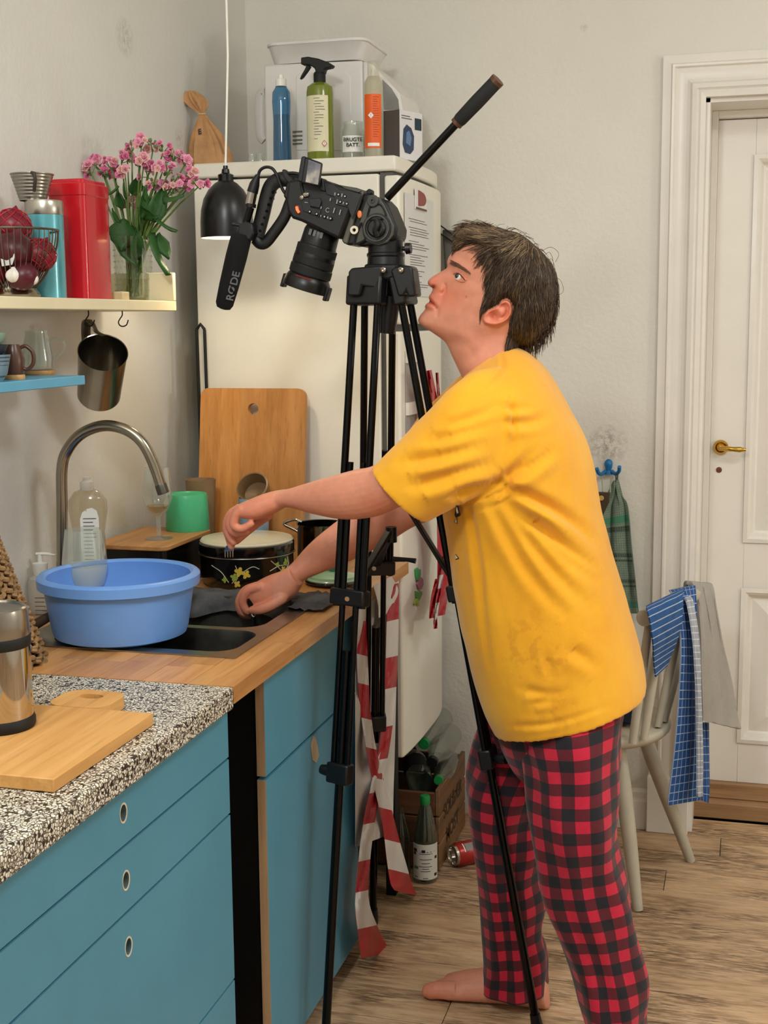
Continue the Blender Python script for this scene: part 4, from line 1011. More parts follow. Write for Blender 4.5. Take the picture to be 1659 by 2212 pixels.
for blk in (2, 4, 4, 5, 3, 4, 2, 2):
    for i in range(blk):
        ya = y_l+.03+(.01 if i else 0); yb_ = ya+(y_r-y_l)*rn.uniform(.3, .68)
        G = [[V(bow(y)+.0033, y, z) for y in np.linspace(ya, yb_, 5)] for z in (zc_, zc_-.0015)]; mb.sheet(G, .0003); zc_ -= .0062
    zc_ -= .009
    if zc_ < zb_+.02: break
mb.build('printed_lines', m_ink, pa)
yp = bowpt(893, 430)[1]; yq = bowpt(916, 430)[1]; za, zb2 = bowpt(900, 410)[2], bowpt(900, 453)[2]
mg_ = thing('picture_magnet', 'small picture magnet with a letter D above the notice', 'magnet', V(bow(yp), yp, zb2))
bs_sheet(yp, yq, zb2, za, .005, .003).build('card', mat('magnet_white', 'E2DEDA', .4), mg_)
yy0 = yp+(yq-yp)*.2; yy1 = yp+(yq-yp)*.95; zm0 = zb2+(za-zb2)*.18; zm1 = za-(za-zb2)*.04
G = []
for v_ in np.linspace(0, 1, 11):
    z = zm0+(zm1-zm0)*v_; wdt = math.sqrt(max(0, 1-(2*v_-1)**2))*.75+.25*(1 if 0 < v_ < 1 else .8); G.append([V(bow(y)+.0069, y, z) for y in np.linspace(yy0, yy0+(yy1-yy0)*wdt, 6)])
mb = MB(); mb.sheet(G, .0006); mb.build('letter', mat('maroon_print', '8a3a34', .5), mg_)
bs_sheet(yp, yq, zb2, zb2+(za-zb2)*.1, .007, .0006).build('strip', mat('maroon_dark', '5a2c2a', .5), mg_)
def bow_prism(px, off, t, m, name, label, cat, group=None):
    P = [bowpt(a, b, 0)+V(off, 0, 0) for a, b in px]; mb = MB(); mb.prism(P, (t, -.15*t, 0)); return mb.build(name, m, bevel=.0012, label=label, cat=cat, group=group)
GM = 'toy magnets on the fridge door'
bow_prism([(894, 1230), (899, 1226), (902, 1232), (905, 1229), (905, 1243), (902, 1252), (897, 1254), (895, 1242)], .0, .006, mat('green_foam', '3f9a52', .5), 'leaf_magnet', 'green leaf-shaped magnet, topmost on the fridge door', 'magnet', GM)
bow_prism([(901, 1250), (906, 1246), (910, 1250), (911, 1262), (907, 1273), (901, 1273), (898, 1262)], .0, .006, mat('pink_foam', 'A86a72', .5), 'oval_magnet', 'pink oval magnet between two green ones', 'magnet', GM)
bow_prism([(895, 1276), (901, 1279), (908, 1276), (908, 1284), (904, 1294), (900, 1299), (896, 1290)], .0, .006, mat('frog_green', '5a9a3e', .5), 'frog_magnet', 'green magnet below the pink oval one', 'magnet', GM)
bow_prism([(896, 1293), (899, 1291), (902, 1302), (901, 1310), (898, 1309), (897, 1302), (892, 1307), (891, 1304)], .001, .005, mat('lime_foam', 'A8B83a', .5), 'lime_magnet', 'lime yellow forked magnet, lowest on the fridge door', 'magnet', GM)
# red tape strips stuck on the far side of the fridge front
m_tr = mat('red_tape', 'AC2530', .4, var=.2, vscale=8); m_tw = mat('white_tape', 'D9D4D0', .4, var=.06)
def pxstrip(mb, cen, X, sharp=.25, mi0=0, band=None, wob=.004, t=.0008):
    """ribbon along pixel centre points (x, y, width px), hung in the plane x=X; bands alternate by length in px"""
    C_ = catmull([(a, b, w_) for a, b, w_ in cen], 8); L = 0; rows = []; acc = [0]
    for i, (x, y, w_) in enumerate(C_):
        Xc = X(i/(len(C_)-1)) if callable(X) else X
        row = []
        for u in np.linspace(-.5, .5, 6):
            row.append(pX(x+u*w_, y+u*w_*sharp, Xc+wob*math.sin(u*7+i*.5)))
        rows.append(row)
        if i: acc.append(acc[-1]+math.hypot(x-C_[i-1][0], y-C_[i-1][1]))
    G = np.array(rows); k0 = len(mb.f); mb.sheet(G, t)
    n = G.shape[1]; m_ = G.shape[0]; idx = []
    for i in range(m_-1):
        b_ = int(acc[i]/band) % 2 if band else 0
        for j in range(n-1): idx += [b_, b_]
    idx += [0]*(len(mb.f)-k0-len(idx)); mb.mi[k0:] = idx
tp = thing('red_tape_strips', 'crumpled red and white tape strips on the fridge front', 'tape', pX(955, 1360, .69))
mb = MB(); pxstrip(mb, [(926, 800, 12), (940, 880, 14), (950, 1000, 16), (956, 1120, 24), (958, 1220, 26), (955, 1290, 24), (950, 1330, 22)], .692, -.2, band=130); mb.build('tape_strip', [m_tr, m_tr], tp)
mb = MB(); pxstrip(mb, [(944, 805, 6), (948, 870, 6)], .69, 0); mb.build('tape_strip', m_tr, tp)
mb = MB(); pxstrip(mb, [(958, 1200, 10), (948, 1280, 9), (941, 1330, 8), (941, 1358, 8)], .70, -.2, band=34); mb.build('tape_strip', [m_tr, m_tw], tp)
mb = MB(); pxstrip(mb, [(945, 1250, 10), (936, 1295, 12), (933, 1335, 12)], .696, -.2); mb.build('tape_strip', m_tr, tp)

# ---- things on top of the fridge
FT = 1.905
m_appl = mat('appliance_white', 'DFDBD6', .4, var=.02)
Yb = 3.42
ap = thing('bread_machine', 'white bread machine standing on the fridge behind bottles', 'appliance', (py(700, 340, Yb)[0], 3.55, FT))
def P2(px, Y): return [py(a, b, Y) for a, b in px]
mb = MB(); zb1 = FT
A = P2([(573, 342), (569, 140), (783, 130), (786, 336)], Yb)
for p in (A[0], A[3]): p[2] = FT
mb.prism(A, (0, .22, 0)); mb.build('body', m_appl, ap, bevel=.006)
mb = MB(); q = [V(p[0], Yb-.002, p[2]) for p in P2([(640, 325), (640, 165), (650, 158), (745, 155), (757, 165), (760, 325)], Yb)]; mb.prism(q, (0, .004, 0)); mb.build('front_panel', m_appl, ap, bevel=.0015)
x1 = A[2][0]
prof = P2([(786, 336), (783, 131), (805, 140), (838, 175), (862, 200), (870, 240), (868, 330)], Yb)
for p in (prof[0], prof[-1]): p[2] = FT
mb = MB(); mb.prism(prof, (0, .21, 0)); mb.build('lid', m_appl, ap, bevel=.006, angle=30)
wn = P2([(826, 172), (845, 190), (860, 215), (862, 236), (830, 236)], Yb-.003); mb = MB(); mb.prism(wn, (0, .004, 0)); mb.build('window', mat('smoke_window', '8a8884', .15), ap)
mb = MB(); hp = P2([(572, 202), (563, 206), (561, 240), (563, 290), (572, 303)], Yb+.1); mb.tube(catmull(hp, 4), .006, 8, flat=(1, 2.5)); mb.build('side_handle', m_appl, ap)
mb = MB()
for yv in (283, 292, 301, 309): q = P2([(632, yv), (653, yv-1), (653, yv+3), (632, yv+4)], Yb-.003); mb.prism(q, (0, .003, 0))
mb.build('vent_slots', mat('vent_dark', '6f6c68', .6), ap)
# white tub on the bread machine
zT = A[1][2]
tb = MB(); a1 = P2([(580, 138), (573, 97), (780, 82), (782, 131)], Yb)
xl, xr = a1[1][0], py(793, 84, Yb)[0]; xl2, xr2 = py(584, 138, Yb)[0], py(776, 131, Yb)[0]; zt1 = py(650, 91, Yb)[2]
def trect(x0, x1, y0, y1, z, r): return [V(a, b, z) for a, b in rrect(x0, x1, y0, y1, r, 5)]
R = [trect(xl2, xr2, Yb+.01, Yb+.2, zT+.001, .03), trect(xl+.004, xr-.004, Yb-.01, Yb+.225, zt1-.008, .035), trect(xl, xr, Yb-.014, Yb+.23, zt1-.006, .035), trect(xl, xr, Yb-.014, Yb+.23, zt1, .035), trect(xl+.006, xr-.006, Yb-.008, Yb+.224, zt1, .033), trect(xl2+.005, xr2-.005, Yb+.014, Yb+.195, zT+.006, .028)]
tb.rings(R); tb.build('white_tub', mat('tub_white', 'DCD8D4', .35), angle=40, label='white plastic tub on top of the bread machine', cat='tub')
sd = V(*_rt)
def on_top(xl, xr, Y):
    c = py((xl+xr)/2, 335, Y); c[2] = FT; k = m_per_px(c); return c, k, (lambda p: zfor(c, p)-FT)
# blue bottle
c, k, zz = on_top(590, 630, 3.30)
bb = thing('blue_bottle', 'squat blue cleaning bottle with white flip cap', 'bottle', c)
pr_ = [(.001, 0), (19*k, 0), (20*k, .004), (19*k, zz(300)), (18*k, zz(260)), (20*k, zz(220)), (19*k, zz(200)), (13*k, zz(190)), (12*k, zz(186)), (.001, zz(186))]
mb = MB(); mb.lathe(pr_, c, 32, sy=.7, ref=sd); mb.build('body', glass('blue_plastic_clear', '6FAECF', .8, .05), bb)
mb = MB(); mb.lathe([(.001, .003), (17*k, .004), (17*k, zz(248)), (.001, zz(248))], c, 28, sy=.65, ref=sd); mb.build('liquid', glass('blue_liquid', '4E95BA', .75, .05), bb)
mb = MB(); mb.lathe([(12*k, zz(187)), (12*k, zz(172)), (6*k, zz(170)), (6*k, zz(162)), (.001, zz(161))], c, 24); mb.build('cap', m_cap, bb)
# green spray bottle
c, k, zz = on_top(664, 722, 3.285); 
sb = thing('spray_bottle', 'olive green spray bottle with black trigger and cream label', 'spray bottle', c)
mb = MB(); mb.lathe([(.001, 0), (28*k, 0), (29*k, .004), (29*k, zz(200)), (27*k, zz(188)), (18*k, zz(181)), (11*k, zz(178)), (.001, zz(178))], c, 40); mb.build('body', mat('olive_plastic', '6E7A1E', .2, var=.08, coat=.3), sb)
G = [[c+V(29.4*k*math.cos(a), 29.4*k*math.sin(a), z) for a in np.linspace(math.atan2(*(-hdir(c))[1::-1])-1.25, math.atan2(*(-hdir(c))[1::-1])+.62, 16)] for z in (zz(330), zz(210))]
mb = MB(); mb.sheet(G, .0006); lbl = mb.build('label', mat('cream_label', 'DDD6B4', .55), sb)
def front_pt(c, k, r, dx, z, off=.0): # point on a round bottle front at dx px from the axis
    dx_ = dx*k; f_ = -hdir(c); return c+sd*dx_+f_*math.sqrt(max(0, (r*k+off)**2-dx_**2))+V(0, 0, z)
def curved_lines(parent, c, k, r, rows, m, h=.0014, name='printed_lines'):
    mb = MB()
    for (x0, x1, z) in rows:
        G = [[front_pt(c, k, r, x, zz_, .0007) for x in np.linspace(x0, x1, 6)] for zz_ in (z, z-h)]; mb.sheet(G, .0003)
    return mb.build(name, m, parent)
curved_lines(lbl, c, k, 29.5, [(-22, 10-rn.uniform(0, 14), zz(p)) for p in range(216, 300, 6)]+[(-22, -6, zz(303))], m_ink)
mb = MB(); q0 = front_pt(c, k, 29.5, 8, zz(314), .0012); w_ = 6*k
for s_ in ((0, 1), ):
    mb.prism([q0+sd*w_*a+V(0, 0, w_*b) for a, b in ((0, 1.2), (1, 0), (0, -1.2), (-1, 0))], hdir(c)*-.0004)
mb.build('hazard_diamond', mat('hazard_red', 'B03A30', .5), lbl)
mb = MB(); mb.prism([q0-hdir(c)*.0006+sd*w_*a*.7+V(0, 0, w_*b*.7) for a, b in ((0, 1.2), (1, 0), (0, -1.2), (-1, 0))], hdir(c)*-.0003); mb.build('hazard_white', m_label, lbl)
text('!', w_*1.4, q0-hdir(c)*.0012-V(0, 0, w_*.5), sd, V(0, 0, 1), m_inkb, lbl, align='CENTER')
mb = MB(); mb.lathe([(13*k, zz(180)), (13*k, zz(160)), (11*k, zz(156)), (.001, zz(156))], c, 24); mb.build('collar', m_black, sb)
Yc = c[1]
mb = MB(); mb.ppx([(653, 126), (668, 124), (690, 128), (712, 136), (722, 142), (718, 147), (704, 150), (702, 160), (685, 160), (683, 150), (672, 142), (662, 142), (653, 141)], Yc-.013, Yc+.013, Yc); mb.build('trigger_head', m_black, sb, bevel=.003)
mb = MB(); mb.ppx([(664, 141), (672, 144), (664, 156), (655, 168), (649, 172), (652, 164), (660, 150)], Yc-.007, Yc+.007, Yc); mb.build('trigger', m_black, sb, bevel=.0015)
# glass jar
c, k, zz = on_top(737, 788, 3.325)
jr = thing('battery_jar', 'glass jar with a handwritten white label', 'jar', c)
mb = MB(); mb.lathe([(.001, 0), (25*k, 0), (26*k, .004), (26*k, zz(285)), (22*k, zz(277)), (22*k, zz(264)), (20.5*k, zz(264)), (20.5*k, zz(277)), (24*k, zz(287)), (24*k, .006), (.001, .005)], c, 36, caps=False); mb.build('body', m_glass, jr)
G = [[front_pt(c, k, 26.5, x, z, .0006) for x in np.linspace(-22, 22, 10)] for z in (zz(331), zz(296))]; mb = MB(); mb.sheet(G, .0005); lj = mb.build('label', m_label, jr)
fpt = front_pt(c, k, 27, 0, zz(309), .002)
text('BRUGTE', 11*k, fpt, sd, V(0, 0, 1), m_inkb, lj, align='CENTER', bold=.02); text('BATT.', 11*k, fpt-V(0, 0, 11*k), sd, V(0, 0, 1), m_inkb, lj, align='CENTER', bold=.02)
# orange label spray
c, k, zz = on_top(788, 828, 3.29)
ob = thing('orange_label_bottle', 'translucent pump bottle with bright orange warning label', 'bottle', c)
mb = MB(); mb.lathe([(.001, 0), (19*k, 0), (20*k, .003), (20*k, zz(180)), (15*k, zz(170)), (13*k, zz(166)), (.001, zz(166))], c, 32); mb.build('body', glass('frosted_plastic', 'DCD6C0', .55, .3), ob)
mb = MB(); mb.lathe([(13*k, zz(166)), (12.5*k, zz(134)), (11*k, zz(133)), (.001, zz(133))], c, 24); mb.build('overcap', glass('clear_cap', 'F0EEE6', .85, .1), ob)
mb = MB(); mb.lathe([(8*k, zz(192)), (8*k, zz(178)), (5*k, zz(174)), (5*k, zz(150)), (.001, zz(150))], c, 16); mb.build('pump', m_cap, ob)
G = [[front_pt(c, k, 20.3, x, z, .0006) for x in np.linspace(-19, 16, 10)] for z in (zz(322), zz(206))]; mb = MB(); mb.sheet(G, .0005); lo = mb.build('label', mat('orange_label', 'E8601C', .5), ob)
q0 = front_pt(c, k, 20.3, -6, zz(252), .0016); w_ = 6*k
mb = MB(); mb.prism([q0+sd*w_*a+V(0, 0, w_*b) for a, b in ((0, 1.1), (1, 0), (0, -1.1), (-1, 0))], hdir(c)*-.0004); mb.build('hazard_diamond', m_label, lo)
text('!', w_*1.5, q0-hdir(c)*.0006-V(0, 0, w_*.55), sd, V(0, 0, 1), m_inkb, lo, align='CENTER')
curved_lines(lo, c, k, 20.4, [(-2, 12-rn.uniform(0, 5), zz(p)) for p in range(212, 300, 5)], mat('dark_orange_ink', '9a3a10', .5))
G = [[front_pt(c, k, 20.4, x, z, .001) for x in np.linspace(-13, 12, 6)] for z in (zz(318), zz(311))]; mb = MB(); mb.sheet(G, .0004); mb.build('barcode', m_label, lo)
# product carton: dark side, white printed side
Y = 3.30; xa, xm, xb = py(829, 300, Y)[0], py(866, 300, Y)[0], py(897, 300, Y)[0]
bxo = thing('product_carton', 'small carton with dark grey side and printed white side', 'box', ((xa+xb)/2, Y+.05, FT))
z1 = zfor(V(xm, Y, FT), 238)
a_, b_, c_ = V(xa, Y, FT), V(xm, Y-.012, FT), V(xb, Y+.075, FT)
d_ = a_+(c_-b_)
mb = MB(); mb.prism([a_, b_, c_, d_], (0, 0, z1-FT)); mb.build('carton', mat('white_card', 'DCDADA', .5), bxo)
n1 = np.cross(b_-a_, V(0, 0, 1)); n1 /= np.linalg.norm(n1)
mb = MB(); h_ = V(0, 0, z1-FT); mb.prism([a_+n1*.0004, b_+n1*.0004, b_+n1*.0004+h_, a_+n1*.0004+h_], n1*.0004); mb.build('dark_side', mat('taupe_card', '4a423e', .5), bxo)
n2 = np.cross(c_-b_, V(0, 0, 1)); n2 /= np.linalg.norm(n2); u2 = (c_-b_); 
f2 = lambda a, b: b_+n2*.0006+u2*a+h_*b
mb = MB(); mb.prism([f2(a, b) for a, b in ((.12, .3), (.16, .62), (.3, .72), (.5, .66), (.62, .5), (.6, .22), (.45, .12), (.22, .14))], n2*.0004); mb.build('printed_picture', mat('print_navy', '2c3c58', .5), bxo)
mb = MB(); mb.prism([f2(a, b) for a, b in ((.25, .34), (.28, .56), (.4, .6), (.5, .46), (.44, .28))], n2*.0012); mb.build('printed_highlight', mat('print_blue', '5a7aa0', .5), bxo)
mb = MB(); mb.prism([f2(a, b) for a, b in ((.66, .64), (.66, .88), (.95, .88), (.95, .64))], n2*.0004); mb.build('printed_square', mat('print_teal', '16323c', .5), bxo)
lines(bxo, f2(.08, .9), u2/np.linalg.norm(u2), V(0, 0, 1), 2, np.linalg.norm(u2)*.55, .006, .002, n2)
# paper bag with twisted top
c = py(452, 345, 3.36); c[2] = FT; k = m_per_px(c)
bg = MB(); Rn = random.Random(9); R = []; prof = [(45, 0), (47, 8), (45, 30), (38, 55), (28, 78), (17, 97), (9, 110), (6, 118), (9, 124), (17, 132), (22, 142), (21, 152), (14, 160), (6, 166)]
n = 40
for i, (r, h) in enumerate(prof):
    row = []; sx = -(h/118)**1.6*13 if h < 118 else -13-(h-118)*.45
    for j in range(n):
        a = 2*math.pi*j/n; w_ = 1+(.16*math.sin(a*5+i*.35)+.10*math.sin(a*9+2)+.06*math.sin(a*14+i*.6))*(.35+i/9)+Rn.uniform(-.05, .05)
        row.append(c+sd*(sx*k+r*k*w_*math.cos(a))+hdir(c)*(r*.62*k*w_*math.sin(a))+V(0, 0, h*k))
    R.append(row)
bg.rings(R); bo = thing('paper_bag', 'brown paper bag with a twisted tied top on the fridge', 'bag', c)
bg.build('bag', mat('kraft_paper', 'BE8E5E', .7, var=.2, vscale=22, bump=.8, bscale=30, bdist=.008), bo, angle=28)
q = c-sd*13*k+V(0, 0, 117*k); mb = MB(); mb.tube([q+sd*8*k*math.cos(a)+hdir(c)*5*k*math.sin(a) for a in np.linspace(0, 2*math.pi, 14, endpoint=False)], .0022, 6, closed=True); mb.build('tie', mat('tie_tape', 'C9B48A', .5), bo)
text('E', 15*k, c-sd*22*k-hdir(c)*20*k+V(0, 0, 72*k), sd+V(0, 0, .25), V(0, 0, 1)-sd*.1, m_inkb, bo, bold=.03)
c, k, zz = on_top(536, 572, 3.31)
mb = MB()
for dx, r in ((-10, 8), (8, 9)): mb.lathe([(.001, 0), (r*k, 0), (r*k, zz(335)), (r*.8*k, zz(332)), (r*.75*k, .002), (.001, .002)], c+sd*dx*k, 20, caps=False)
mb.build('glass_cups_pair', m_glass, label='two small clear glass cups joined side by side near the bag', cat='glass')

# black folded rack in the slot between wall and fridge
rk = thing('folded_rack', 'black metal rack wedged between wall and fridge', 'rack', (.04, 3.2, ZT))
p0, p1 = py(422, 712, 3.2), py(434, 1040, 3.2); p1[0] += .002
mb = MB(); xm_ = (p0[0]+.012, p0[0]+.034)
for x in xm_: mb.tube([V(x, 3.19, ZT), V(x-.004, 3.19, p0[2])], .0045, 8)
mb.tube([V(xm_[0]-.004, 3.19, p0[2]), V((xm_[0]+xm_[1])/2-.004, 3.19, p0[2]+.014), V(xm_[1]-.004, 3.19, p0[2])], .0045, 8)
mb.build('frame', m_black, rk)
for zq in (.08, .2, .32):
    mb = MB(); q = V(sum(xm_)/2+.006, 3.185, ZT+zq); mb.tube([q+V(.012*math.cos(a), 0, .03*math.sin(a)) for a in np.linspace(0, 2*math.pi, 20, endpoint=False)], .0022, 6, closed=True); mb.build('ring', m_black, rk)
# grey felt bag behind the fridge, on the back wall
fbq = thing('grey_wall_bag', 'grey felt bag with black straps hanging on the back wall', 'bag', py(985, 560, 3.77))
q = P2([(955, 495), (1000, 500), (1004, 590), (962, 600)], 3.77); mb = MB(); mb.prism(q, (0, .025, 0)); mb.build('body', mat('grey_felt', '6a6864', .95, bump=.5, bscale=150), fbq, bevel=.005)
for a, b in (((950, 486), (985, 512)), ((950, 504), (985, 527))):
    p, q = py(*a, 3.762), py(*b, 3.762); mb = MB(); mb.tube([p, q], .005, 8, flat=(1, .4)); mb.build('strap', m_black, fbq)
# ================================================================== gap, crate, bottles on the floor
m_bag = mat('white_plastic_bag', 'D4D0CB', .45, var=.06, vscale=20, bump=.5, bscale=30, bdist=.004)
hg = thing('bag_with_barrier_tape', 'white plastic bag with red and white barrier tape hanging from worktop', 'bag', pX(820, 1840, .64))
Gs = []
for v_ in np.linspace(0, 1, 26):
    row = []; yl = 1318+(1830-1318)*v_; yr = 1238+(1800-1238)*v_
    for u in np.linspace(0, 1, 12):
        x = 768+(866-8*v_-768)*u if v_ < .8 else 768+(866-8*v_-768-30*(v_-.8)*5*u)*u
        row.append(pX(768+(862-14*v_-768)*u, yl+(yr-yl)*u, .638+.008*math.sin(u*9+v_*4)+.006*math.sin(v_*17+u*5)))
    Gs.append(row)
mb = MB(); mb.sheet(Gs, .001); mb.build('bag', m_bag, hg, angle=80)
mb = MB(); pxstrip(mb, [(850, 1262, 22), (848, 1340, 26), (844, 1470, 26), (832, 1600, 24), (812, 1700, 24), (795, 1790, 26), (785, 1880, 26), (782, 1950, 30), (795, 2010, 44), (812, 2064, 62)], lambda t: .655+.006*math.sin(t*9), -.22, band=74)
mb.build('tape', [m_tr, m_tw], hg)
mb = MB(); pxstrip(mb, [(783, 1340, 18), (783, 1440, 24), (790, 1540, 22), (806, 1640, 24), (826, 1720, 28), (842, 1790, 30), (856, 1860, 42), (868, 1912, 50), (880, 1930, 56)], lambda t: .648+.01*t, .25, band=68)
mb.build('tape', [m_tr, m_tw], hg)
mb = MB(); pxstrip(mb, [(826, 1255, 40), (838, 1290, 44), (828, 1330, 20)], .66, -.5); mb.build('bag_handle', m_bag, hg)

# crate
m_crate = wood('crate_wood', '8A6440', '6B4A2C', 'y', .7, .8, .25, bump=.4)
CX0, CX1, CY0, CY1, CZ = .40, .688, 3.348, 3.69, .232
cr = thing('wooden_crate', 'old wooden bottle crate with stencilled lettering under the fridge', 'crate', ((CX0+CX1)/2, (CY0+CY1)/2, 0))
zs = [(.004, .075), (.08, .152), (.157, CZ)]
for a, b_ in ((CX1-.012, CX1), (CX0, CX0+.012)):
    for z0, z1 in zs:
        mb = MB(); mb.box(a, b_, CY0, CY1, z0, z1); mb.build('slat', m_crate, cr, bevel=.002)
for a, b_ in ((CY0, CY0+.012), (CY1-.012, CY1)):
    for z0, z1 in zs:
        mb = MB(); mb.box(CX0+.013, CX1-.013, a, b_, z0, z1-(.01 if z1 == CZ else 0)); mb.build('slat', wood('crate_end', '6A4326', '4c2d18', 'x', .7), cr, bevel=.002)
mb = MB(); mb.box(CX0+.012, CX1-.012, CY0+.012, CY1-.012, .002, .012); mb.build('bottom', m_crate, cr)
m_stencil = mat('stencil_brown', '4a3320', .8)
text('SOLBÆR', .062, V(CX1+.0004, CY0+.05, .128), V(0, 1, 0), V(0, 0, 1), m_stencil, cr, bold=.015)
text('MOST', .062, V(CX1+.0004, CY0+.08, .05), V(0, 1, 0), V(0, 0, 1), m_stencil, cr, bold=.015)
# bottles lying in the crate and standing on the floor
m_gb = glass('bottle_glass', 'C4CDBC', .97, .05); m_pet = glass('pet_plastic', 'D5DAD2', .93, .06); m_gcap = mat('green_cap', '1E8A45', .35); m_dcap = mat('black_cap', '0e0e10', .35)
def bottle(name, label, base, ax, L, R, capm, glassm, group, cap=True, lab=None):
    base = np.asarray(base, float); ax = np.asarray(ax, float); ax /= np.linalg.norm(ax); t = thing(name, label, 'bottle', base, group)
    pr_ = [(.001, .006), (R*.6, .002), (R*.92, 0), (R, .008), (R, L*.55), (R*.93, L*.62), (R*.5, L*.84), (R*.36, L*.92), (R*.36, L*.97), (.001, L*.97)]
    mb = MB(); mb.lathe(pr_, base, 32, ax, caps=False); mb.build('body', glassm, t)
    if cap:
        mb = MB(); mb.lathe([(R*.43, L*.93), (R*.45, L*.935), (R*.45, L*.99), (R*.4, L), (.001, L)], base, 24, ax); mb.build('cap', capm, t)
    if lab:
        mb = MB(); mb.lathe([(R*1.006, L*.18), (R*1.008, L*.19), (R*1.008, L*.5), (R*1.006, L*.51)], base, 32, ax, caps=False); mb.build('label', lab, t)
    return t
GB = 'empty bottles in the crate'
def dpt(xp, yp, Y): return py(xp, yp, Y)
p = dpt(908, 1690, 3.40); bottle('glass_bottle', 'bottle lying base forward at the near end of the crate', p, V(-.35, .9, .1), .22, .037, m_dcap, m_gb, GB, lab=mat('dark_label', '141416', .5))
p = dpt(953, 1605, 3.55); bottle('glass_bottle', 'bottle with black round cap pointing at the camera', dpt(973, 1585, 3.66), dpt(938, 1640, 3.44)-dpt(973, 1585, 3.66), .25, .036, m_dcap, m_pet, GB)
bottle('glass_bottle', 'clear bottle lying high at the back of the crate', dpt(968, 1562, 3.70)+V(-.02, 0, .015), dpt(935, 1612, 3.5)-dpt(968, 1562, 3.70), .23, .036, m_gcap, m_pet, GB)
bottle('glass_bottle', 'bottle with green cap low on the right inside the crate', dpt(972, 1640, 3.62), dpt(950, 1680, 3.43)-dpt(972, 1640, 3.62), .22, .03, m_gcap, m_gb, GB)
bottle('glass_bottle', 'dark bottle lying at the bottom of the crate', V(.46, 3.44, .05), V(.15, 1, .02), .2, .034, m_dcap, m_gb, GB)
# round dark token on the black cap bottle
# standing bottle with label
c, r = stand(893, 945, 1912, 0); c[2] = 0; k = m_per_px(c); zz = lambda p: zfor(c, p)
bt = thing('labelled_bottle', 'clear glass bottle with green cap and white label on floor', 'bottle', c)
mb = MB(); mb.lathe([(.001, .006), (24*k, .002), (26*k, .006), (26.5*k, zz(1815)), (25*k, zz(1800)), (13*k, zz(1745)), (9*k, zz(1735)), (9*k, zz(1725)), (7.5*k, zz(1725)), (7.5*k, zz(1737)), (23*k, zz(1800)), (24*k, .015), (.001, .012)], c, 36, caps=False); mb.build('body', m_gb, bt)
mb = MB(); mb.lathe([(9.5*k, zz(1737)), (11*k, zz(1735)), (11*k, zz(1722)), (10*k, zz(1718)), (.001, zz(1717))], c, 24); mb.build('cap', m_gcap, bt)
G = [[front_pt(c, k, 26.6, x, z, .0006) for x in np.linspace(-25.5, 25.5, 16)] for z in (zz(1890), zz(1850), zz(1815))]; mb = MB(); mb.sheet(G, .0006); lb2 = mb.build('label', mat('label_white', 'CFCBC0', .55), bt)
curved_lines(lb2, c, k, 26.8, [(-18, 20, zz(1830)), (-14, 15, zz(1834)), (-12, 14, zz(1846)), (-8, 10, zz(1854)), (-14, 14, zz(1861)), (-7, 8, zz(1866)), (-10, 11, zz(1871)), (-5, 6, zz(1886)), (-23, -16, zz(1884))], m_ink, h=.0022)
curved_lines(lb2, c, k, 26.8, [(-24, -18, zz(1825)), (-24, -20, zz(1832)), (-8, 0, zz(1826)), (20, 24, zz(1841)), (19, 24, zz(1878))], m_inkb, h=.008, name='printed_marks')
curved_lines(lb2, c, k, 26.8, [(-23, -15, zz(1862))], mat('organic_green', '4e7a44', .5), h=.008, name='green_mark')
c, r = stand(884, 922, 1862, 0); c[2] = 0; c[0] -= .02; c[1] = 3.30
bottle('glass_bottle', 'clear bottle half hidden behind the labelled one', c, V(0, 0, 1), .2, .028, m_dcap, m_gb, 'bottles on the floor', cap=False)
# red can
p0, p1 = V(.716, 3.385, .033), V(.80, 3.462, .033); ax = (p1-p0)/np.linalg.norm(p1-p0); Lc = .118; Rc = .033
cn = thing('drink_can', 'crimson drinks can lying on its side on the floor', 'can', V(*((p0+p1)/2*[1, 1, 0])))
mb = MB(); mb.lathe([(Rc*.86, .006), (Rc, .014), (Rc, Lc-.014), (Rc*.84, Lc-.004)], p0, 36, ax, caps=False); cb_ = mb.build('body', mat('can_red', 'A82A26', .3, .3, var=.15, vscale=25), cn)
mb = MB(); mb.lathe([(Rc*.90, .009), (Rc*.86, .001), (Rc*.8, 0), (Rc*.74, .004), (Rc*.68, .014), (.001, .009)], p0, 36, ax, caps=False); mb.build('end', mat('can_alu', 'B9B4AA', .22, 1), cn)
mb = MB(); mb.lathe([(Rc*.84, Lc-.004), (Rc*.8, Lc), (Rc*.75, Lc-.005), (.001, Lc-.005)], p0, 36, ax, caps=False); mb.build('end', MATS['can_alu'], cn)
u_ = np.cross(ax, V(0, 0, 1)); u_ /= np.linalg.norm(u_); ang = math.radians(62)
def canpt(a, s): return p0+ax*s+(Rc+.0006)*(u_*math.cos(a)+V(0, 0, 1)*math.sin(a))
G = [[canpt(a, s_) for a in np.linspace(.55, 1.25, 8)] for s_ in (.03, .07)]; mb = MB(); mb.sheet(G, .0005); mb.build('printed_panel', mat('can_panel', '8f8c84', .4), cn)
for sz in (.024, .078):
    G = [[canpt(a, s_) for a in np.linspace(.5, 1.3, 8)] for s_ in (sz, sz+.003)]; mb = MB(); mb.sheet(G, .0005); mb.build('printed_stripe', m_label, cn)

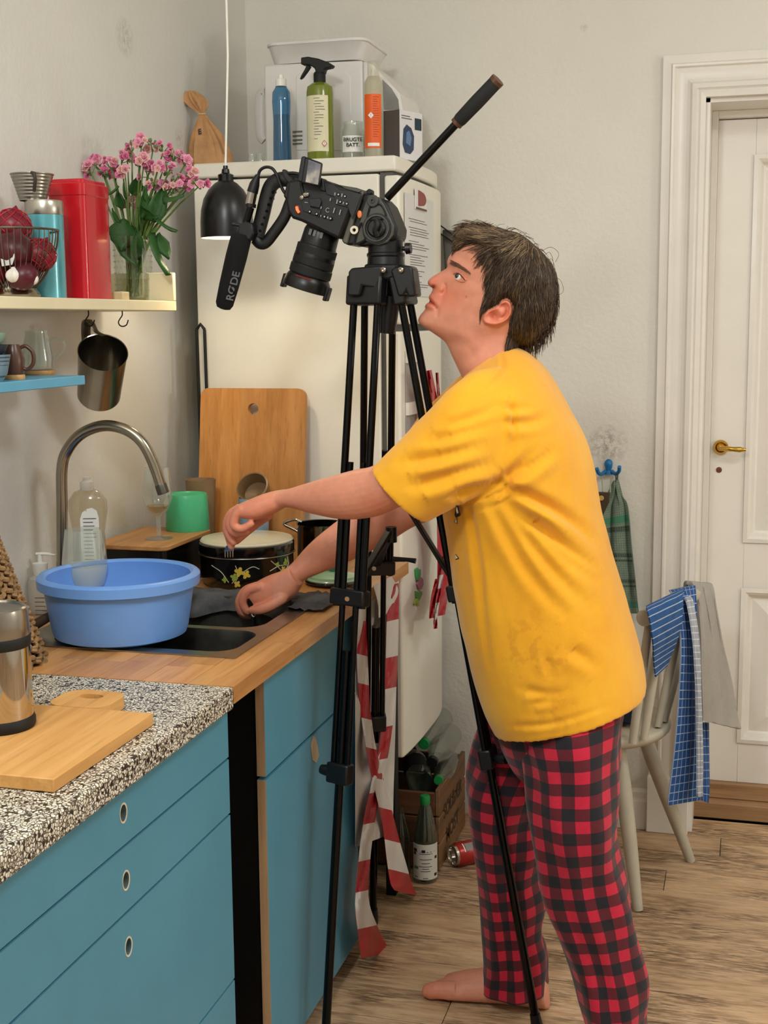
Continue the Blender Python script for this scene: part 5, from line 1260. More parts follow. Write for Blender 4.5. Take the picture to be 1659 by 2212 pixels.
# ================================================================== chair, towels, wall hook
m_ch = mat('grey_white_chair', 'BDB5A2', .45, var=.08)
ch = thing('spindle_chair', 'pale painted spindle-back chair standing behind the man', 'chair', (1.2, 3.42, 0))
SZ = .455
sc0 = V(1.10, 3.40, SZ)
seat = [V(sc0[0]+.20*math.cos(a)*(1 if math.cos(a) > 0 else 1.0), sc0[1]+.205*math.sin(a), SZ) for a in np.linspace(0, 2*math.pi, 40, endpoint=False)]
mb = MB(); R = []
for kf, z in ((.93, -.03), (.99, -.018), (1.0, -.006), (.97, 0), (.7, -.006), (.02, -.008)): R.append([sc0+(p-sc0)*kf+V(0, 0, z) for p in seat])
mb.rings(R); mb.build('seat', m_ch, ch, angle=60)
f1, f2_ = pz(1492, 1860, 0), pz(1378, 1966, 0)
legs = [(V(1.2, 3.51, SZ-.02), f1), (V(1.17, 3.30, SZ-.02), f2_), (V(1.02, 3.50, SZ-.02), V(.93, 3.60, 0)), (V(1.02, 3.30, SZ-.02), V(.93, 3.20, 0))]
for a, b_ in legs:
    mb = MB(); mb.tube([a+(b_-a)*t for t in (0, .3, .6, 1)], [.017, .021, .019, .013], 14); mb.build('leg', m_ch, ch)
cp = [(1390, 1336, 3.20), (1425, 1320, 3.28), (1465, 1300, 3.40), (1500, 1284, 3.52), (1520, 1278, 3.60)]
crest = [py(a, b, c_) for a, b, c_ in cp]
mb = MB(); mb.tube(catmull(crest, 5), .0205, 14); mb.build('crest_rail', m_ch, ch)
cc = catmull(crest, 10)
bots = [(1362, 1610, 3.27), (1388, 1600, 3.33), (1420, 1570, 3.43), (1434, 1560, 3.50), (1400, 1588, 3.38), (1345, 1612, 3.22)]
for i, (a, b, y_) in enumerate(((1366, 1606, .12), (1391, 1596, .3), (1421, 1571, .62), (1434, 1560, .8))):
    top = cc[int(y_*(len(cc)-1))]; p = pz(a, b, SZ); mb = MB(); mb.tube([p, p*.5+top*.5, top], [.010, .0125, .009], 12); mb.build('spindle', m_ch, ch)
# towels: px outline grids draped over the rail
def towel(name, label, grid, m, cat='towel', t=.005, wob=.004, parent=None):
    # grid: rows of (xl,yl,xr,yr,Yl,Yr)
    C_ = catmull(grid, 6); G = []
    for i, (xl, yl, xr, yr, Yl, Yr) in enumerate(C_):
        row = []
        for u in np.linspace(0, 1, 16):
            p = py(xl+(xr-xl)*u, yl+(yr-yl)*u, Yl+(Yr-Yl)*u+wob*math.sin(u*14+i*.12)+wob*.5*math.sin(u*31)); row.append(p)
        G.append(row)
    mb = MB(); mb.sheet(G, t); o = mb.build(name, m, parent, label=label, cat=None if parent else cat, angle=85)
    me = o.data; uvl = me.uv_layers.new(name='UVMap'); m_, n = len(G), 16
    G_ = np.array(G); L = np.concatenate([[0], np.cumsum(np.linalg.norm(np.diff(G_[:, n//2], axis=0), axis=1))]); W = np.linalg.norm(np.diff(G_[m_//2], axis=0), axis=1).sum()
    for lp_ in me.loops:
        vi = lp_.vertex_index % (m_*n); uvl.data[lp_.index].uv = ((vi % n)/(n-1)*W, L[vi//n])
    return o
def stripe_mat(name, base, line, nx, ny, bands=(), w_=.1):
    m, nt, b = _new(name); uv = nt.nodes.new('ShaderNodeUVMap'); sp_ = nt.nodes.new('ShaderNodeSeparateXYZ'); nt.links.new(uv.outputs[0], sp_.inputs[0])
    col_ = None; f = None
    for ax_, nn in ((0, nx), (1, ny)):
        if not nn: continue
        fr_ = _math(nt, 'FRACT', _math(nt, 'MULTIPLY', sp_.outputs[ax_], nn)); s_ = _math(nt, 'LESS_THAN', fr_, w_)
        f = s_ if f is None else _math(nt, 'MAXIMUM', f, s_)
    n = _noise(nt, _coord(nt, 1), 40, 3); bc_ = lin(base)
    bcol = _ramp(nt, n, [(.3, tuple(x*.8 for x in bc_)), (.7, tuple(min(1, x*1.15) for x in bc_))])
    for v0, v1, bc2 in bands:
        bcol = _mix(nt, _math(nt, 'MULTIPLY', _math(nt, 'GREATER_THAN', sp_.outputs[1], v0), _math(nt, 'LESS_THAN', sp_.outputs[1], v1)), bcol, lin(bc2))
    col_ = _mix(nt, _math(nt, 'MULTIPLY', f, .8), bcol, lin(line)); nt.links.new(col_, b.inputs['Base Color']); b.inputs['Roughness'].default_value = .9
    _bump(nt, b, _noise(nt, _coord(nt, 1), 500, 2), .4, .001); return m
m_bt = stripe_mat('blue_check_towel', '1F4E8C', 'B4C2D4', 62, 45, w_=.10); m_bt2 = stripe_mat('blue_line_towel', '2A5790', 'C4CEDA', 0, 55, w_=.14)
m_wt = mat('grey_terry', 'A59E95', .95, var=.06, bump=.6, bscale=250, bdist=.002); m_wband = stripe_mat('white_check_band', 'A9AEB8', 'E4E6EA', 0, 60, w_=.15)
towel('grey_towel', 'pale grey terry towel draped over the chair back', [(1478, 1282, 1500, 1300, 3.53, 3.50), (1482, 1258, 1532, 1262, 3.50, 3.58), (1500, 1280, 1545, 1300, 3.50, 3.55), (1510, 1360, 1560, 1390, 3.46, 3.56), (1512, 1450, 1578, 1470, 3.44, 3.58), (1515, 1530, 1590, 1545, 3.44, 3.58), (1515, 1556, 1598, 1575, 3.44, 3.58)], m_wt, t=.01)
tw = thing('blue_towel', 'long blue checked kitchen towel hanging over the chair back', 'towel', py(1480, 1740, 3.36))
towel('long_end', None, [(1462, 1300, 1490, 1290, 3.40, 3.50), (1446, 1276, 1500, 1264, 3.38, 3.52), (1456, 1296, 1503, 1290, 3.34, 3.45), (1470, 1380, 1506, 1380, 3.33, 3.43), (1466, 1500, 1512, 1500, 3.32, 3.42), (1456, 1620, 1514, 1610, 3.31, 3.42), (1441, 1740, 1512, 1728, 3.30, 3.42)], m_bt, t=.004, parent=tw)
towel('short_end', 'finely white-striped short end', [(1425, 1335, 1478, 1298, 3.26, 3.42), (1398, 1310, 1476, 1272, 3.20, 3.40), (1398, 1320, 1474, 1284, 3.165, 3.335), (1404, 1345, 1474, 1310, 3.155, 3.32), (1410, 1390, 1470, 1356, 3.16, 3.32), (1412, 1430, 1455, 1402, 3.19, 3.33), (1416, 1462, 1440, 1438, 3.20, 3.33)], m_bt2, t=.004, parent=tw)
towel('border', 'white checked border', [(1478, 1292, 1492, 1288, 3.385, 3.43), (1486, 1310, 1498, 1308, 3.36, 3.41), (1498, 1390, 1510, 1390, 3.34, 3.40), (1504, 1500, 1514, 1500, 3.33, 3.39), (1506, 1610, 1517, 1610, 3.33, 3.39), (1506, 1722, 1516, 1720, 3.32, 3.38)], m_wband, t=.005, parent=tw)
towel('far_corner', None, [(1512, 1560, 1530, 1560, 3.5, 3.56), (1514, 1640, 1531, 1640, 3.5, 3.56), (1512, 1700, 1532, 1700, 3.5, 3.56), (1514, 1728, 1530, 1735, 3.5, 3.56)], m_bt, t=.004, parent=tw)
# dark blue cloth on the seat
mb = MB(); Gs = []
for i, t in enumerate(np.linspace(-1, 1, 18)):
    Gs.append([V(1.13+.075*u, 3.44+.10*t, SZ+.004+.075*max(0, 1-t*t)*max(0, 1-u*u)**.5+.012*math.sin(9*t+6*u)*max(0, 1-u*u)) for u in np.linspace(-1, 1, 12)])
mb.sheet(Gs, .004); mb.build('navy_cloth', mat('navy_knit', '161c34', .95, var=.3, vscale=40, bump=.5, bscale=150), angle=85, label='dark navy cloth bundled on the chair seat', cat='cloth')
# octopus hook and green towel on the back wall
Yh = YB-.004
oc = thing('octopus_hook', 'blue octopus-shaped coat hook on the back wall', 'hook', py(1315, 1026, YB))
m_oct = mat('octopus_blue', '1F6FA8', .3)
mb = MB(); h0 = py(1315, 1002, Yh); k = m_per_px(h0)
mb.sphere(h0+V(0, -.004, 0), (9*k, .012, 11*k), 20, 12); mb.lathe([(8.5*k, 0), (6*k, 10*k), (11*k, 18*k), (.001, 20*k)], h0-V(0, .003, 4*k), 20, (0, 0, -1)); mb.build('body', m_oct, oc)
for pts in (((1308, 1018), (1300, 1024), (1293, 1022), (1289, 1012)), ((1322, 1018), (1330, 1024), (1337, 1018), (1338, 1008))):
    mb = MB(); mb.tube(catmull([py(a, b, YB-.012-.012*i) for i, (a, b) in enumerate(pts)], 4), .0055, 10); mb.build('arm', m_oct, oc)
m_gt = stripe_mat('green_weave', '7C8C7A', '5d6e60', 120, 150, w_=.3, bands=((.105, .125, '2f8a66'), (.135, .15, '3d4a3e'), (.21, .222, '3d4a3e'), (.228, .234, '3d4a3e'), (.285, .297, '3d4a3e'), (.303, .309, '3d4a3e'), (.35, .37, '3f7f68')))
m_gt2 = mat('dark_green_band', '3d4a3e', .95)
gt = towel('green_towel', 'green striped woven towel hanging from the octopus hook', [(1326, 1040, 1334, 1036, 3.75, 3.76), (1310, 1075, 1344, 1070, 3.74, 3.77), (1290, 1110, 1356, 1095, 3.73, 3.77), (1285, 1180, 1364, 1180, 3.73, 3.775), (1290, 1250, 1372, 1250, 3.73, 3.775), (1295, 1325, 1380, 1325, 3.73, 3.775)], m_gt, t=.006, wob=.008)
mb = MB(); mb.tube([py(1330, 1024, YB-.03), py(1331, 1038, 3.755)], .002, 6); mb.tube([py(1335, 1020, YB-.03), py(1333, 1040, 3.755)], .002, 6); mb.build('hanging_loop', m_gt2, gt)
ph = thing('pot_holder', 'brown pot holder with a wooden button on the blue hook', 'pot holder', py(1300, 1110, 3.72))
mb = MB(); mb.ppx([(1288, 1062), (1318, 1064), (1316, 1085), (1300, 1118), (1292, 1122), (1286, 1085)], 3.715, 3.725, 3.72); mb.build('cloth', mat('brown_cloth', '4a3a2c', .9), ph, bevel=.003)
mb = MB(); q = py(1299, 1076, 3.712); mb.lathe([(.007, 0), (.0075, -.002), (.006, -.004), (.001, -.003)], q, 20, (0, 1, 0)); mb.build('button', mat('button_wood', 'D2A55C', .4), ph)
mb = MB(); mb.tube([py(1302, 1062, 3.72), py(1300, 1030, YB-.03)], .0016, 6); mb.tube([py(1318, 1064, 3.72), py(1320, 1030, YB-.03)], .0016, 6); mb.build('loop', mat('pale_green_cord', '9AA88a', .8), ph)
# ================================================================== tripod
TY = 2.6
m_tub = mat('black_anodised', '0a0a0b', .14, .5, var=.05); m_trp = mat('tripod_plastic', '0d0d0f', .4, var=.08); m_trg = mat('grey_head_face', '47463f', .45, .3, var=.06)
m_dk = mat('deep_black', '060606', .5, var=0)
apx = py(830, 575, TY)
tri = thing('tripod', 'tall black twin-tube video tripod in front of the man', 'tripod', (apx[0], apx[1], 0))
zt_leg = py(830, 640, TY)[2]
tops = {'a': py(791, 640, TY-.04), 'b': py(818, 640, TY+.05), 'c': py(874, 640, TY-.012)}
feet = {'a': V(.673, 2.363, 0), 'b': pz(806, 1998, 0), 'c': pz(1164, 2238, 0)}
cz = {'a': (1290, 1670), 'b': (1225, 1560), 'c': (1275, 1635)}
def at_py(p, q, yp):   # point of segment p-q seen at image row yp
    lo, hi = 0, 1
    for _ in range(40):
        m_ = (lo+hi)/2
        if proj(p+(q-p)*m_)[1] < yp: lo = m_
        else: hi = m_
    return p+(q-p)*lo
ctr = V(apx[0], apx[1], 0)
for key in 'abc':
    t0, f0 = tops[key], feet[key]; d = f0-t0; Ln = np.linalg.norm(d); d /= Ln
    rad = V(f0[0]-ctr[0], f0[1]-ctr[1], 0); rad /= np.linalg.norm(rad); tan = V(-rad[1], rad[0], 0)
    g1, g2 = at_py(t0, f0, cz[key][0]), at_py(t0, f0, cz[key][1]); out = np.cross(tan, d)
    lg = MB()
    for s in (-1, 1): lg.tube([t0+tan*.029*s, g1+tan*.031*s+d*.02], .0078, 12)
    leg = lg.build('leg', m_tub, tri)
    mb = MB()
    for s in (-1, 1): mb.tube([t0+(g1-t0)*.55+tan*.016*s, g2+tan*.017*s+d*.02], .0066, 12)
    mb.build('middle_tubes', m_tub, leg)
    mb = MB(); mb.tube([g2-d*.25, f0+d*.0-d*.02], .0092, 14); mb.build('lower_tube', m_tub, leg)
    mb = MB(); mb.tube([f0-d*.05, f0-d*.03, V(f0[0], f0[1], .012), V(f0[0], f0[1], .001)], [.011, .0125, .013, .011], 14); mb.build('rubber_foot', m_trp, leg)
    mb = MB(); mb.obox(g1, tan*.042, d*.017, out*.013); mb.build('upper_clamp', m_trp, leg, bevel=.004)
    mb = MB(); mb.obox(g2, tan*.026, d*.021, out*.014); mb.build('lower_clamp', m_trp, leg, bevel=.004)
    kd = tan if key == 'c' else (out if out[1] < 0 else -out)
    kk = -tan if key != 'b' else tan
    if key == 'c': kk = V(.9, -.42, .1)
    mb = MB(); mb.tube([g2+kk*.018, g2+kk*.03, g2+kk*.046], [.008, .012, .010], 12); mb.build('clamp_knob', m_trp, leg)
    # shoulder bracket
    mb = MB(); mb.obox(t0-d*.012, tan*.042, d*.03, out*.014); mb.build('shoulder', m_trp, leg, bevel=.005)
# spreader between the legs
hub = V(ctr[0]+.01, ctr[1], py(830, 1150, TY)[2])
spd = MB(); spd.tube([hub+V(0, 0, .012), hub-V(0, 0, .02)], .012, 14); sp_ = spd.build('spreader_hub', m_trp, tri)
for key in 'abc':
    t0, f0 = tops[key], feet[key]; e = at_py(t0, f0, {'a': 1290, 'b': 1225, 'c': 1270}[key]); st_ = hub+V(0, 0, .01)
    if key == 'c': st_ = py(868, 1075, TY)
    mb = MB(); dv = e-st_; dv /= np.linalg.norm(dv); sdv = np.cross(dv, V(0, 0, 1)); sdv /= np.linalg.norm(sdv)
    mb.obox((st_+e)/2, dv*np.linalg.norm(e-st_)/2, sdv*.0085, np.cross(dv, sdv)*.004); mb.build('spreader_arm', m_trp, sp_, bevel=.002)
    mb = MB(); mb.tube([e-V(0, .018, 0), e-V(0, .014, 0)], .005, 12); mb.build('screw', m_chrome, sp_)
mb = MB(); mb.tube([V(ctr[0]+.012, TY, zt_leg), py(835, 720, TY)], [.024, .02], 16, flat=(1, .9)); mb.build('bowl_grip', m_trp, tri)
mb = MB(); e = py(898, 1212, TY+.08); mb.tube([py(850, 1208, TY+.08), py(880, 1209, TY+.08), e], [.006, .0045, .006], 8); mb.build('side_lever', m_trp, tri)
# crown and bowl
mb = MB(); c = py(833, 545, TY); k = m_per_px(c); c[2] = py(833, 585, TY)[2]; zz = lambda p: zfor(c, p)-c[2]
mb.lathe([(46*k, 0), (46*k, zz(574)), (40*k, zz(572)), (39*k, zz(556)), (41*k, zz(553)), (41*k, zz(548)), (38*k, zz(546)), (38*k, zz(520)), (34*k, zz(515)), (.001, zz(515))], c, 40); mb.build('bowl', m_trp, tri, angle=30)
for pol in (((757, 640), (760, 588), (766, 580), (800, 577), (832, 575), (832, 600), (826, 640), (815, 640), (812, 622), (790, 618), (785, 640)),
            ((850, 585), (860, 577), (890, 574), (897, 580), (905, 640), (888, 642), (884, 630), (878, 640), (866, 640), (858, 610))):
    mb = MB(); mb.ppx(pol, TY-.06, TY-.01, TY-.035); mb.build('crown_bracket', m_trp, tri, bevel=.004)
mb = MB(); mb.ppx([(800, 572), (868, 572), (868, 606), (800, 606)], TY-.05, TY+.05, TY); mb.build('crown', m_dk, tri, bevel=.006)
for a, b in ((828, 583), (866, 583)):
    q = py(a, b, TY-.064); mb = MB(); mb.lathe([(.0055, .004), (.0055, -.002), (.003, -.004), (.001, -.003)], q, 16, (0, 1, 0)); mb.build('hinge_bolt', m_chrome, tri)
mb = MB(); q = py(868, 537, TY-.01); mb.tube([q, py(876, 537, TY-.01), py(877, 537, TY-.01), py(888, 536, TY-.01)], [.004, .005, .0115, .0105], 12); mb.build('pan_lock_knob', m_trp, tri)
# fluid head body: side face outline, grooves and tilt knob
hb = MB(); hb.ppx([(753, 528), (795, 420), (812, 424), (835, 432), (848, 446), (858, 470), (868, 495), (866, 515), (856, 524), (848, 520), (838, 528), (815, 532), (792, 535), (778, 530), (764, 532)], TY-.035, TY+.045, TY)
hbo = hb.build('fluid_head', m_dk, tri, bevel=.006)
pf = [(762, 530), (775, 490), (783, 455), (795, 422), (806, 422), (822, 428), (832, 445), (843, 468), (852, 488), (851, 508), (838, 524), (820, 530), (806, 528), (790, 520), (784, 524)]
mb = MB(); mb.ppx(pf, TY-.042, TY-.034, TY-.038); face = mb.build('side_face', m_trg, hbo, bevel=.002)
def groove(pts, r=.0022, closed=True):
    mb = MB(); mb.tube(catmull([py(a, b, TY-.0425) for a, b in (pts+[pts[0]] if closed else pts)], 4), r, 6); mb.build('groove', m_dk, face)
groove([(799, 448), (822, 442), (833, 470), (796, 474)]); groove([(766, 527), (772, 505), (781, 482), (784, 490), (786, 505), (789, 516), (778, 524)])
q = py(814, 493, TY-.043); k = m_per_px(q)
for r0, r1, yy, mm, nm in ((24, 32, 0, m_dk, 'dial_ring'), (25.5, 28.5, -.003, m_trg, 'dial_ring')):
    mb = MB(); n = 48; mb.rings([[q+V(r*k*math.cos(a), y_, r*k*math.sin(a)) for a in np.linspace(0, 2*math.pi, n, endpoint=False)] for r, y_ in ((r0, .004), (r0, yy-.002), (r1, yy-.002), (r1, .004))], caps=False); mb.build(nm, mm, face)
mb = MB(); mb.lathe([(20*k, .0), (20*k, -.006), (16*k, -.010), (.001, -.010)], q, 36, (0, 1, 0)); dial = mb.build('tilt_dial', m_trp, face)
mb = MB(); mb.tube(catmull([q+V(2*k, -.012, 18*k), q+V(6*k, -.016, 6*k), q+V(1*k, -.016, -6*k), q+V(4*k, -.012, -18*k)], 4), .006, 8); mb.build('dial_grip', m_dk, dial)
q = py(806, 434, TY-.043); mb = MB(); mb.lathe([(13*k, .002), (13*k, -.004), (11.5*k, -.005), (6*k, -.005), (5*k, -.007), (3*k, -.007), (2.5*k, -.003), (.001, -.003)], q, 32, (0, 1, 0)); mb.build('rosette', mat('rosette_grey', '35342f', .5), face, angle=25)
# sliding plate
mb = MB(); mb.ppx([(750, 522), (781, 418), (796, 414), (796, 422), (763, 530), (755, 528)], TY-.04, TY+.04, TY); plt = mb.build('sliding_plate', mat('plate_grey', '5c5a52', .4, .4), hbo, bevel=.003)
q = py(766, 497, TY-.043); mb = MB(); mb.rings([[q+V(r*k*math.cos(a), y_, r*k*math.sin(a)) for a in np.linspace(0, 2*math.pi, 28, endpoint=False)] for r, y_ in ((9, .004), (9, -.004), (4, -.004), (4, .004))], caps=False); mb.build('plate_bushing', mat('ivory_ring', 'D8D0B8', .4), plt)
mb = MB(); q = py(777, 463, TY-.044); mb.lathe([(8*k, .003), (8*k, -.003), (6*k, -.004), (.001, -.004)], q, 24, (0, 1, 0), sx=.6, sy=1.0, ref=V(1, 0, .0)); mb.build('release_button', mat('orange_button', 'E8824A', .4), plt)
mb = MB(); mb.ppx([(792, 414), (800, 408), (806, 412), (806, 420), (798, 422)], TY-.01, TY+.01, TY); mb.build('plate_latch', m_dk, plt, bevel=.002)
# pan bar
p0, p1, p2, p3 = py(836, 428, TY+.02), py(985, 268, TY+.0), py(989, 263, TY), py(1076, 172, TY-.02)
mb = MB(); mb.tube([p0, p1], .0082, 14); pbn = mb.build('pan_bar', m_tub, tri)
mb = MB(); mb.tube([p1+(p3-p1)*.02, p1+(p3-p1)*.1, p1+(p3-p1)*.5, p1+(p3-p1)*.95, p1+(p3-p1)*.99], [.011, .0135, .0145, .0140, .012], 16); mb.build('grip', mat('foam_grip', '1c1b19', .8, bump=.4, bscale=200), pbn)
for a, b_ in ((.0, .06), (.93, 1.0)):
    mb = MB(); mb.tube([p1+(p3-p1)*a, p1+(p3-p1)*b_], .0146 if a else .0125, 16); mb.build('grip_collar', mat('copper_brown', '5c3a28', .4, .3), pbn)

# ================================================================== video camera with shotgun microphone
m_cb = mat('camera_black', '0b0b0c', .45, var=.08, bump=.1, bscale=500); m_cb2 = mat('camera_dark_grey', '151517', .45, var=.06)
CY_ = TY-.0
vc = thing('video_camera', 'black cinema camera pointing down from the tripod with lens and microphone', 'camera', py(720, 500, CY_))
body = [(641, 395), (690, 388), (712, 392), (735, 402), (792, 412), (770, 470), (751, 521), (735, 514), (700, 497), (668, 482), (650, 476), (640, 462), (636, 440)]
mb = MB(); mb.ppx(body, CY_-.055, CY_+.055, CY_); bo_ = mb.build('body', m_cb, vc, bevel=.006)
Ys = CY_-.0552
def cp(name, pol, m, t=.004, parent=None, bev=.001):
    mb = MB(); mb.ppx(pol, Ys-t, Ys+.001, Ys); return mb.build(name, m, parent or bo_, bevel=bev)
cp('side_panel', [(700, 395), (720, 398), (735, 410), (755, 412), (782, 420), (762, 475), (752, 448), (726, 442), (722, 425), (706, 420)], m_cb2, .003)
cp('battery_door', [(668, 430), (692, 428), (696, 436), (692, 450), (672, 446)], m_cb2, .006)
cp('media_door', [(650, 425), (668, 428), (672, 448), (694, 454), (690, 470), (655, 456)], m_cb2, .002)
cp('grip_panel', [(735, 400), (760, 404), (786, 412), (776, 416), (745, 408)], m_trg, .003)
for a, b in ((731, 420), (745, 424), (735, 436), (749, 440), (669, 457), (684, 462), (701, 468), (714, 472)):
    mb = MB(); q = py(a, b, Ys-.003); mb.lathe([(.0035, .002), (.0035, -.002), (.0028, -.003), (.001, -.003)], q, 14, (0, 1, 0)); mb.build('button', m_dk, bo_)
mb = MB()
for a, b in ((731, 420), (745, 424), (735, 436), (749, 440), (669, 457), (684, 462), (701, 468), (714, 472)):
    q = py(a, b, Ys-.0064); mb.lathe([(.0016, .0004), (.0016, -.0004), (.0008, -.0004)], q, 10, (0, 1, 0))
mb.build('button_marks', mat('button_white', 'BDBBB6', .5), bo_)
m_wm = mat('white_marking', '9a9894', .5)
mb = MB()
for pol in (((723, 416), (725, 416), (724, 422), (722, 422)), ((738, 418), (740, 418), (739, 425), (737, 425)), ((728, 431), (730, 431), (728, 440), (726, 440)), ((741, 436), (743, 436), (742, 441), (740, 441)), ((713, 428), (715, 428), (714, 434), (712, 434)), ((680, 432), (690, 433), (690, 435), (680, 434)), ((722, 449), (724, 449), (721, 460), (719, 460)), ((735, 453), (737, 453), (734, 464), (732, 464)), ((658, 436), (665, 437), (665, 438.5), (658, 437.5)), ((693, 446), (695, 446), (694, 451), (692, 451)), ((692, 465), (694, 464), (694, 468), (692, 468)), ((706, 469), (709, 467), (709, 473), (706, 471))):
    mb.ppx(list(pol), Ys-.0042, Ys-.003, Ys-.004)
q = py(708, 454, Ys-.003); mb.tube([q+V(.004*math.cos(a), 0, .004*math.sin(a)) for a in np.linspace(.7, 5.5, 12)], .0007, 5)
mb.build('markings', m_wm, bo_)
mb = MB(); q = py(643, 453, Ys+.006); mb.tube(catmull([py(641, 447, Ys), py(642, 453, Ys-.002), py(646, 459, Ys)], 4), .0028, 8); mb.build('tally_light', mat('tally_red', 'FF5A3A', .4, var=0, emis='FF3A1A', estr=5), bo_)
mb = MB(); mb.ppx([(636, 442), (645, 440), (650, 465), (640, 462)], Ys-.001, Ys+.02, Ys); mb.build('tally_housing', mat('dark_red_lens', '3a0a08', .3), bo_, bevel=.002)
# lens, axis down-left
l0, l1 = py(700, 487, CY_), py(662, 618, CY_); ax = l1-l0; Ll = np.linalg.norm(ax); ax /= Ll; k = m_per_px(l0)
lens = MB(); lens.lathe([(34*k, -.01), (35*k, .0), (36*k, Ll*.05), (39*k, Ll*.12), (40*k, Ll*.33), (41*k, Ll*.34), (41*k, Ll*.36), (43*k, Ll*.4), (45*k, Ll*.52), (45*k, Ll*.54), (44*k, Ll*.55), (44*k, Ll*.66), (45.5*k, Ll*.67), (46*k, Ll*.78), (46*k, Ll*.82), (44*k, Ll*.83), (46*k, Ll*.85), (50*k, Ll*.9), (52*k, Ll*.98), (52*k, Ll*1.05), (50*k, Ll*1.06), (47*k, Ll*.95), (.001, Ll*.9)], l0, 48, ax)
lo_ = lens.build('lens', mat('lens_black', '0a0a0b', .35, var=.05), vc, angle=25)
mb = MB(); mb.lathe([(36*k, -.006), (38*k, -.004), (38*k, .004), (36*k, .006)], l0, 40, ax, caps=False); mb.build('mount_ring', mat('mount_silver', '8f8b84', .25, 1), lo_)
for f_, r in ((.42, 44.5), (.6, 45.2), (.75, 46.6)):
    mb = MB(); n = 60; R = []
    for z in (Ll*f_-.007, Ll*f_+.007):
        R.append((r*k, z))
    mb.lathe([(R[0][0]*.985, R[0][1]-.001), R[0], R[1], (R[1][0]*.985, R[1][1]+.001)], l0, 48, ax, caps=False); mb.build('focus_ring', mat('rubber_ring', '111111', .7, bump=.6, bscale=400), lo_, angle=30)
mb = MB(); sdv = np.cross(ax, V(0, 1, 0)); sdv /= np.linalg.norm(sdv); q = l0+ax*Ll*.86
mb.tube([q+(47.5*k)*(sdv*math.cos(a)+V(0, 1, 0)*math.sin(a)) for a in np.linspace(-1.9, -1.1, 8)], .0009, 5); mb.build('red_line', mat('red_line', 'A02018', .4), lo_)
for s_ in (-1, 1):
    q = l0+ax*Ll*1.02+sdv*s_*51*k; mb = MB(); mb.obox(q, sdv*.004, V(0, .012, 0), ax*.014); mb.build('hood_tab', m_dk, lo_, bevel=.002)
mb = MB()
for dx in (-14, 2, 12):
    q = l0+ax*Ll*.15+sdv*0; p = q+V(0, -1, 0)*41*k*.99; mb.obox(p-sdv*dx*k*1.0, sdv*.0028, V(0, .001, 0), ax*.006)
mb.build('lens_marks', mat('lens_mark_grey', '6a6a68', .5), lo_)
# flip-out monitor
s0 = [(649, 392), (659, 340), (664, 338), (697, 352), (690, 404), (684, 406), (652, 396)]
mb = MB(); mb.ppx([(650, 394), (659, 341), (668, 340), (663, 398)], CY_-.085, CY_-.04, CY_-.06); mo = mb.build('monitor_hinge', m_cb, vc, bevel=.003)
mb = MB(); mb.ppx([(652, 396), (661, 339), (696, 352), (689, 404)], CY_-.085, CY_-.070, CY_-.078); ms = mb.build('monitor', m_cb, vc, bevel=.003)
m, nt, b = _new('monitor_picture'); vec = _coord(nt, (26, 1, 22)); n = _noise(nt, vec, 1, 3)
cc_ = _ramp(nt, n, [(.35, lin('2c2c38')), (.5, lin('5d5a60')), (.62, lin('8C8478')), (.75, lin('8890A8'))]); nt.links.new(cc_, b.inputs['Base Color']); nt.links.new(cc_, b.inputs['Emission Color']); b.inputs['Emission Strength'].default_value = .55; b.inputs['Roughness'].default_value = .2
mb = MB(); mb.ppx([(660, 393), (667, 345), (693, 355), (687, 399)], CY_-.0862, CY_-.0855, CY_-.0858); mb.build('screen', MATS['monitor_picture'], ms)
mb = MB(); mb.ppx([(690, 384), (700, 386), (706, 415), (694, 412)], CY_-.06, CY_-.03, CY_-.05); mb.build('monitor_bracket', m_dk, vc, bevel=.002)
# top handle (loop) at the left
outer_h = [(640, 382), (612, 382), (592, 388), (577, 402), (553, 500), (546, 522), (560, 530), (574, 530), (588, 524), (640, 462)]
def bar(pts, r, fl, name, parent, m=m_cb, Yq=CY_):
    mb = MB(); mb.tube(catmull([py(a, b, Yq) for a, b in pts], 4), r, 10, flat=fl); return mb.build(name, m, parent, angle=50)
hdl = bar([(648, 392), (630, 388), (606, 388), (588, 398), (578, 420), (566, 470), (555, 510)], .0105, (.8, 1.5), 'top_handle', vc)
bar([(552, 516), (562, 526), (574, 524), (590, 505), (614, 470), (628, 435), (640, 415)], .0095, (.8, 1.3), 'handle_strut', hdl)
mb = MB(); mb.ppx([(628, 385), (650, 400), (645, 420), (630, 440), (618, 425), (624, 405)], CY_-.02, CY_+.02, CY_); mb.build('handle_root', m_cb, hdl, bevel=.004)
for i in range(7):
    a, b = 588-i*4.6, 415+i*14; q = py(a, b, CY_); mb = MB(); mb.sphere(q+V(.004, 0, 0), (.004, .012, .004), 8, 6); mb.build('finger_notch', m_dk, hdl)
bar([(614, 370), (622, 374), (635, 374), (650, 377)], .0035, (1, 1), 'thumb_screw', hdl, m_cb2, CY_-.02)
mb = MB(); mb.ppx([(612, 368), (618, 366), (622, 375), (640, 392), (650, 416), (640, 420), (628, 398), (616, 384)], CY_-.03, CY_-.012, CY_-.02); mb.build('cable_clip', m_cb2, hdl, bevel=.002)
bar([(650, 392), (652, 405), (655, 418), (653, 428)], .003, (1, 1), 'plug_cable', hdl, m_dk, CY_-.056)
for a, b in ((653, 427), (660, 421), (664, 420)):
    mb = MB(); q = py(a, b, CY_-.058); mb.lathe([(.004, .004), (.004, -.004), (.0015, -.005), (.001, -.003)], q, 16, (0, 1, 0)); mb.build('connector', m_chrome, bo_)
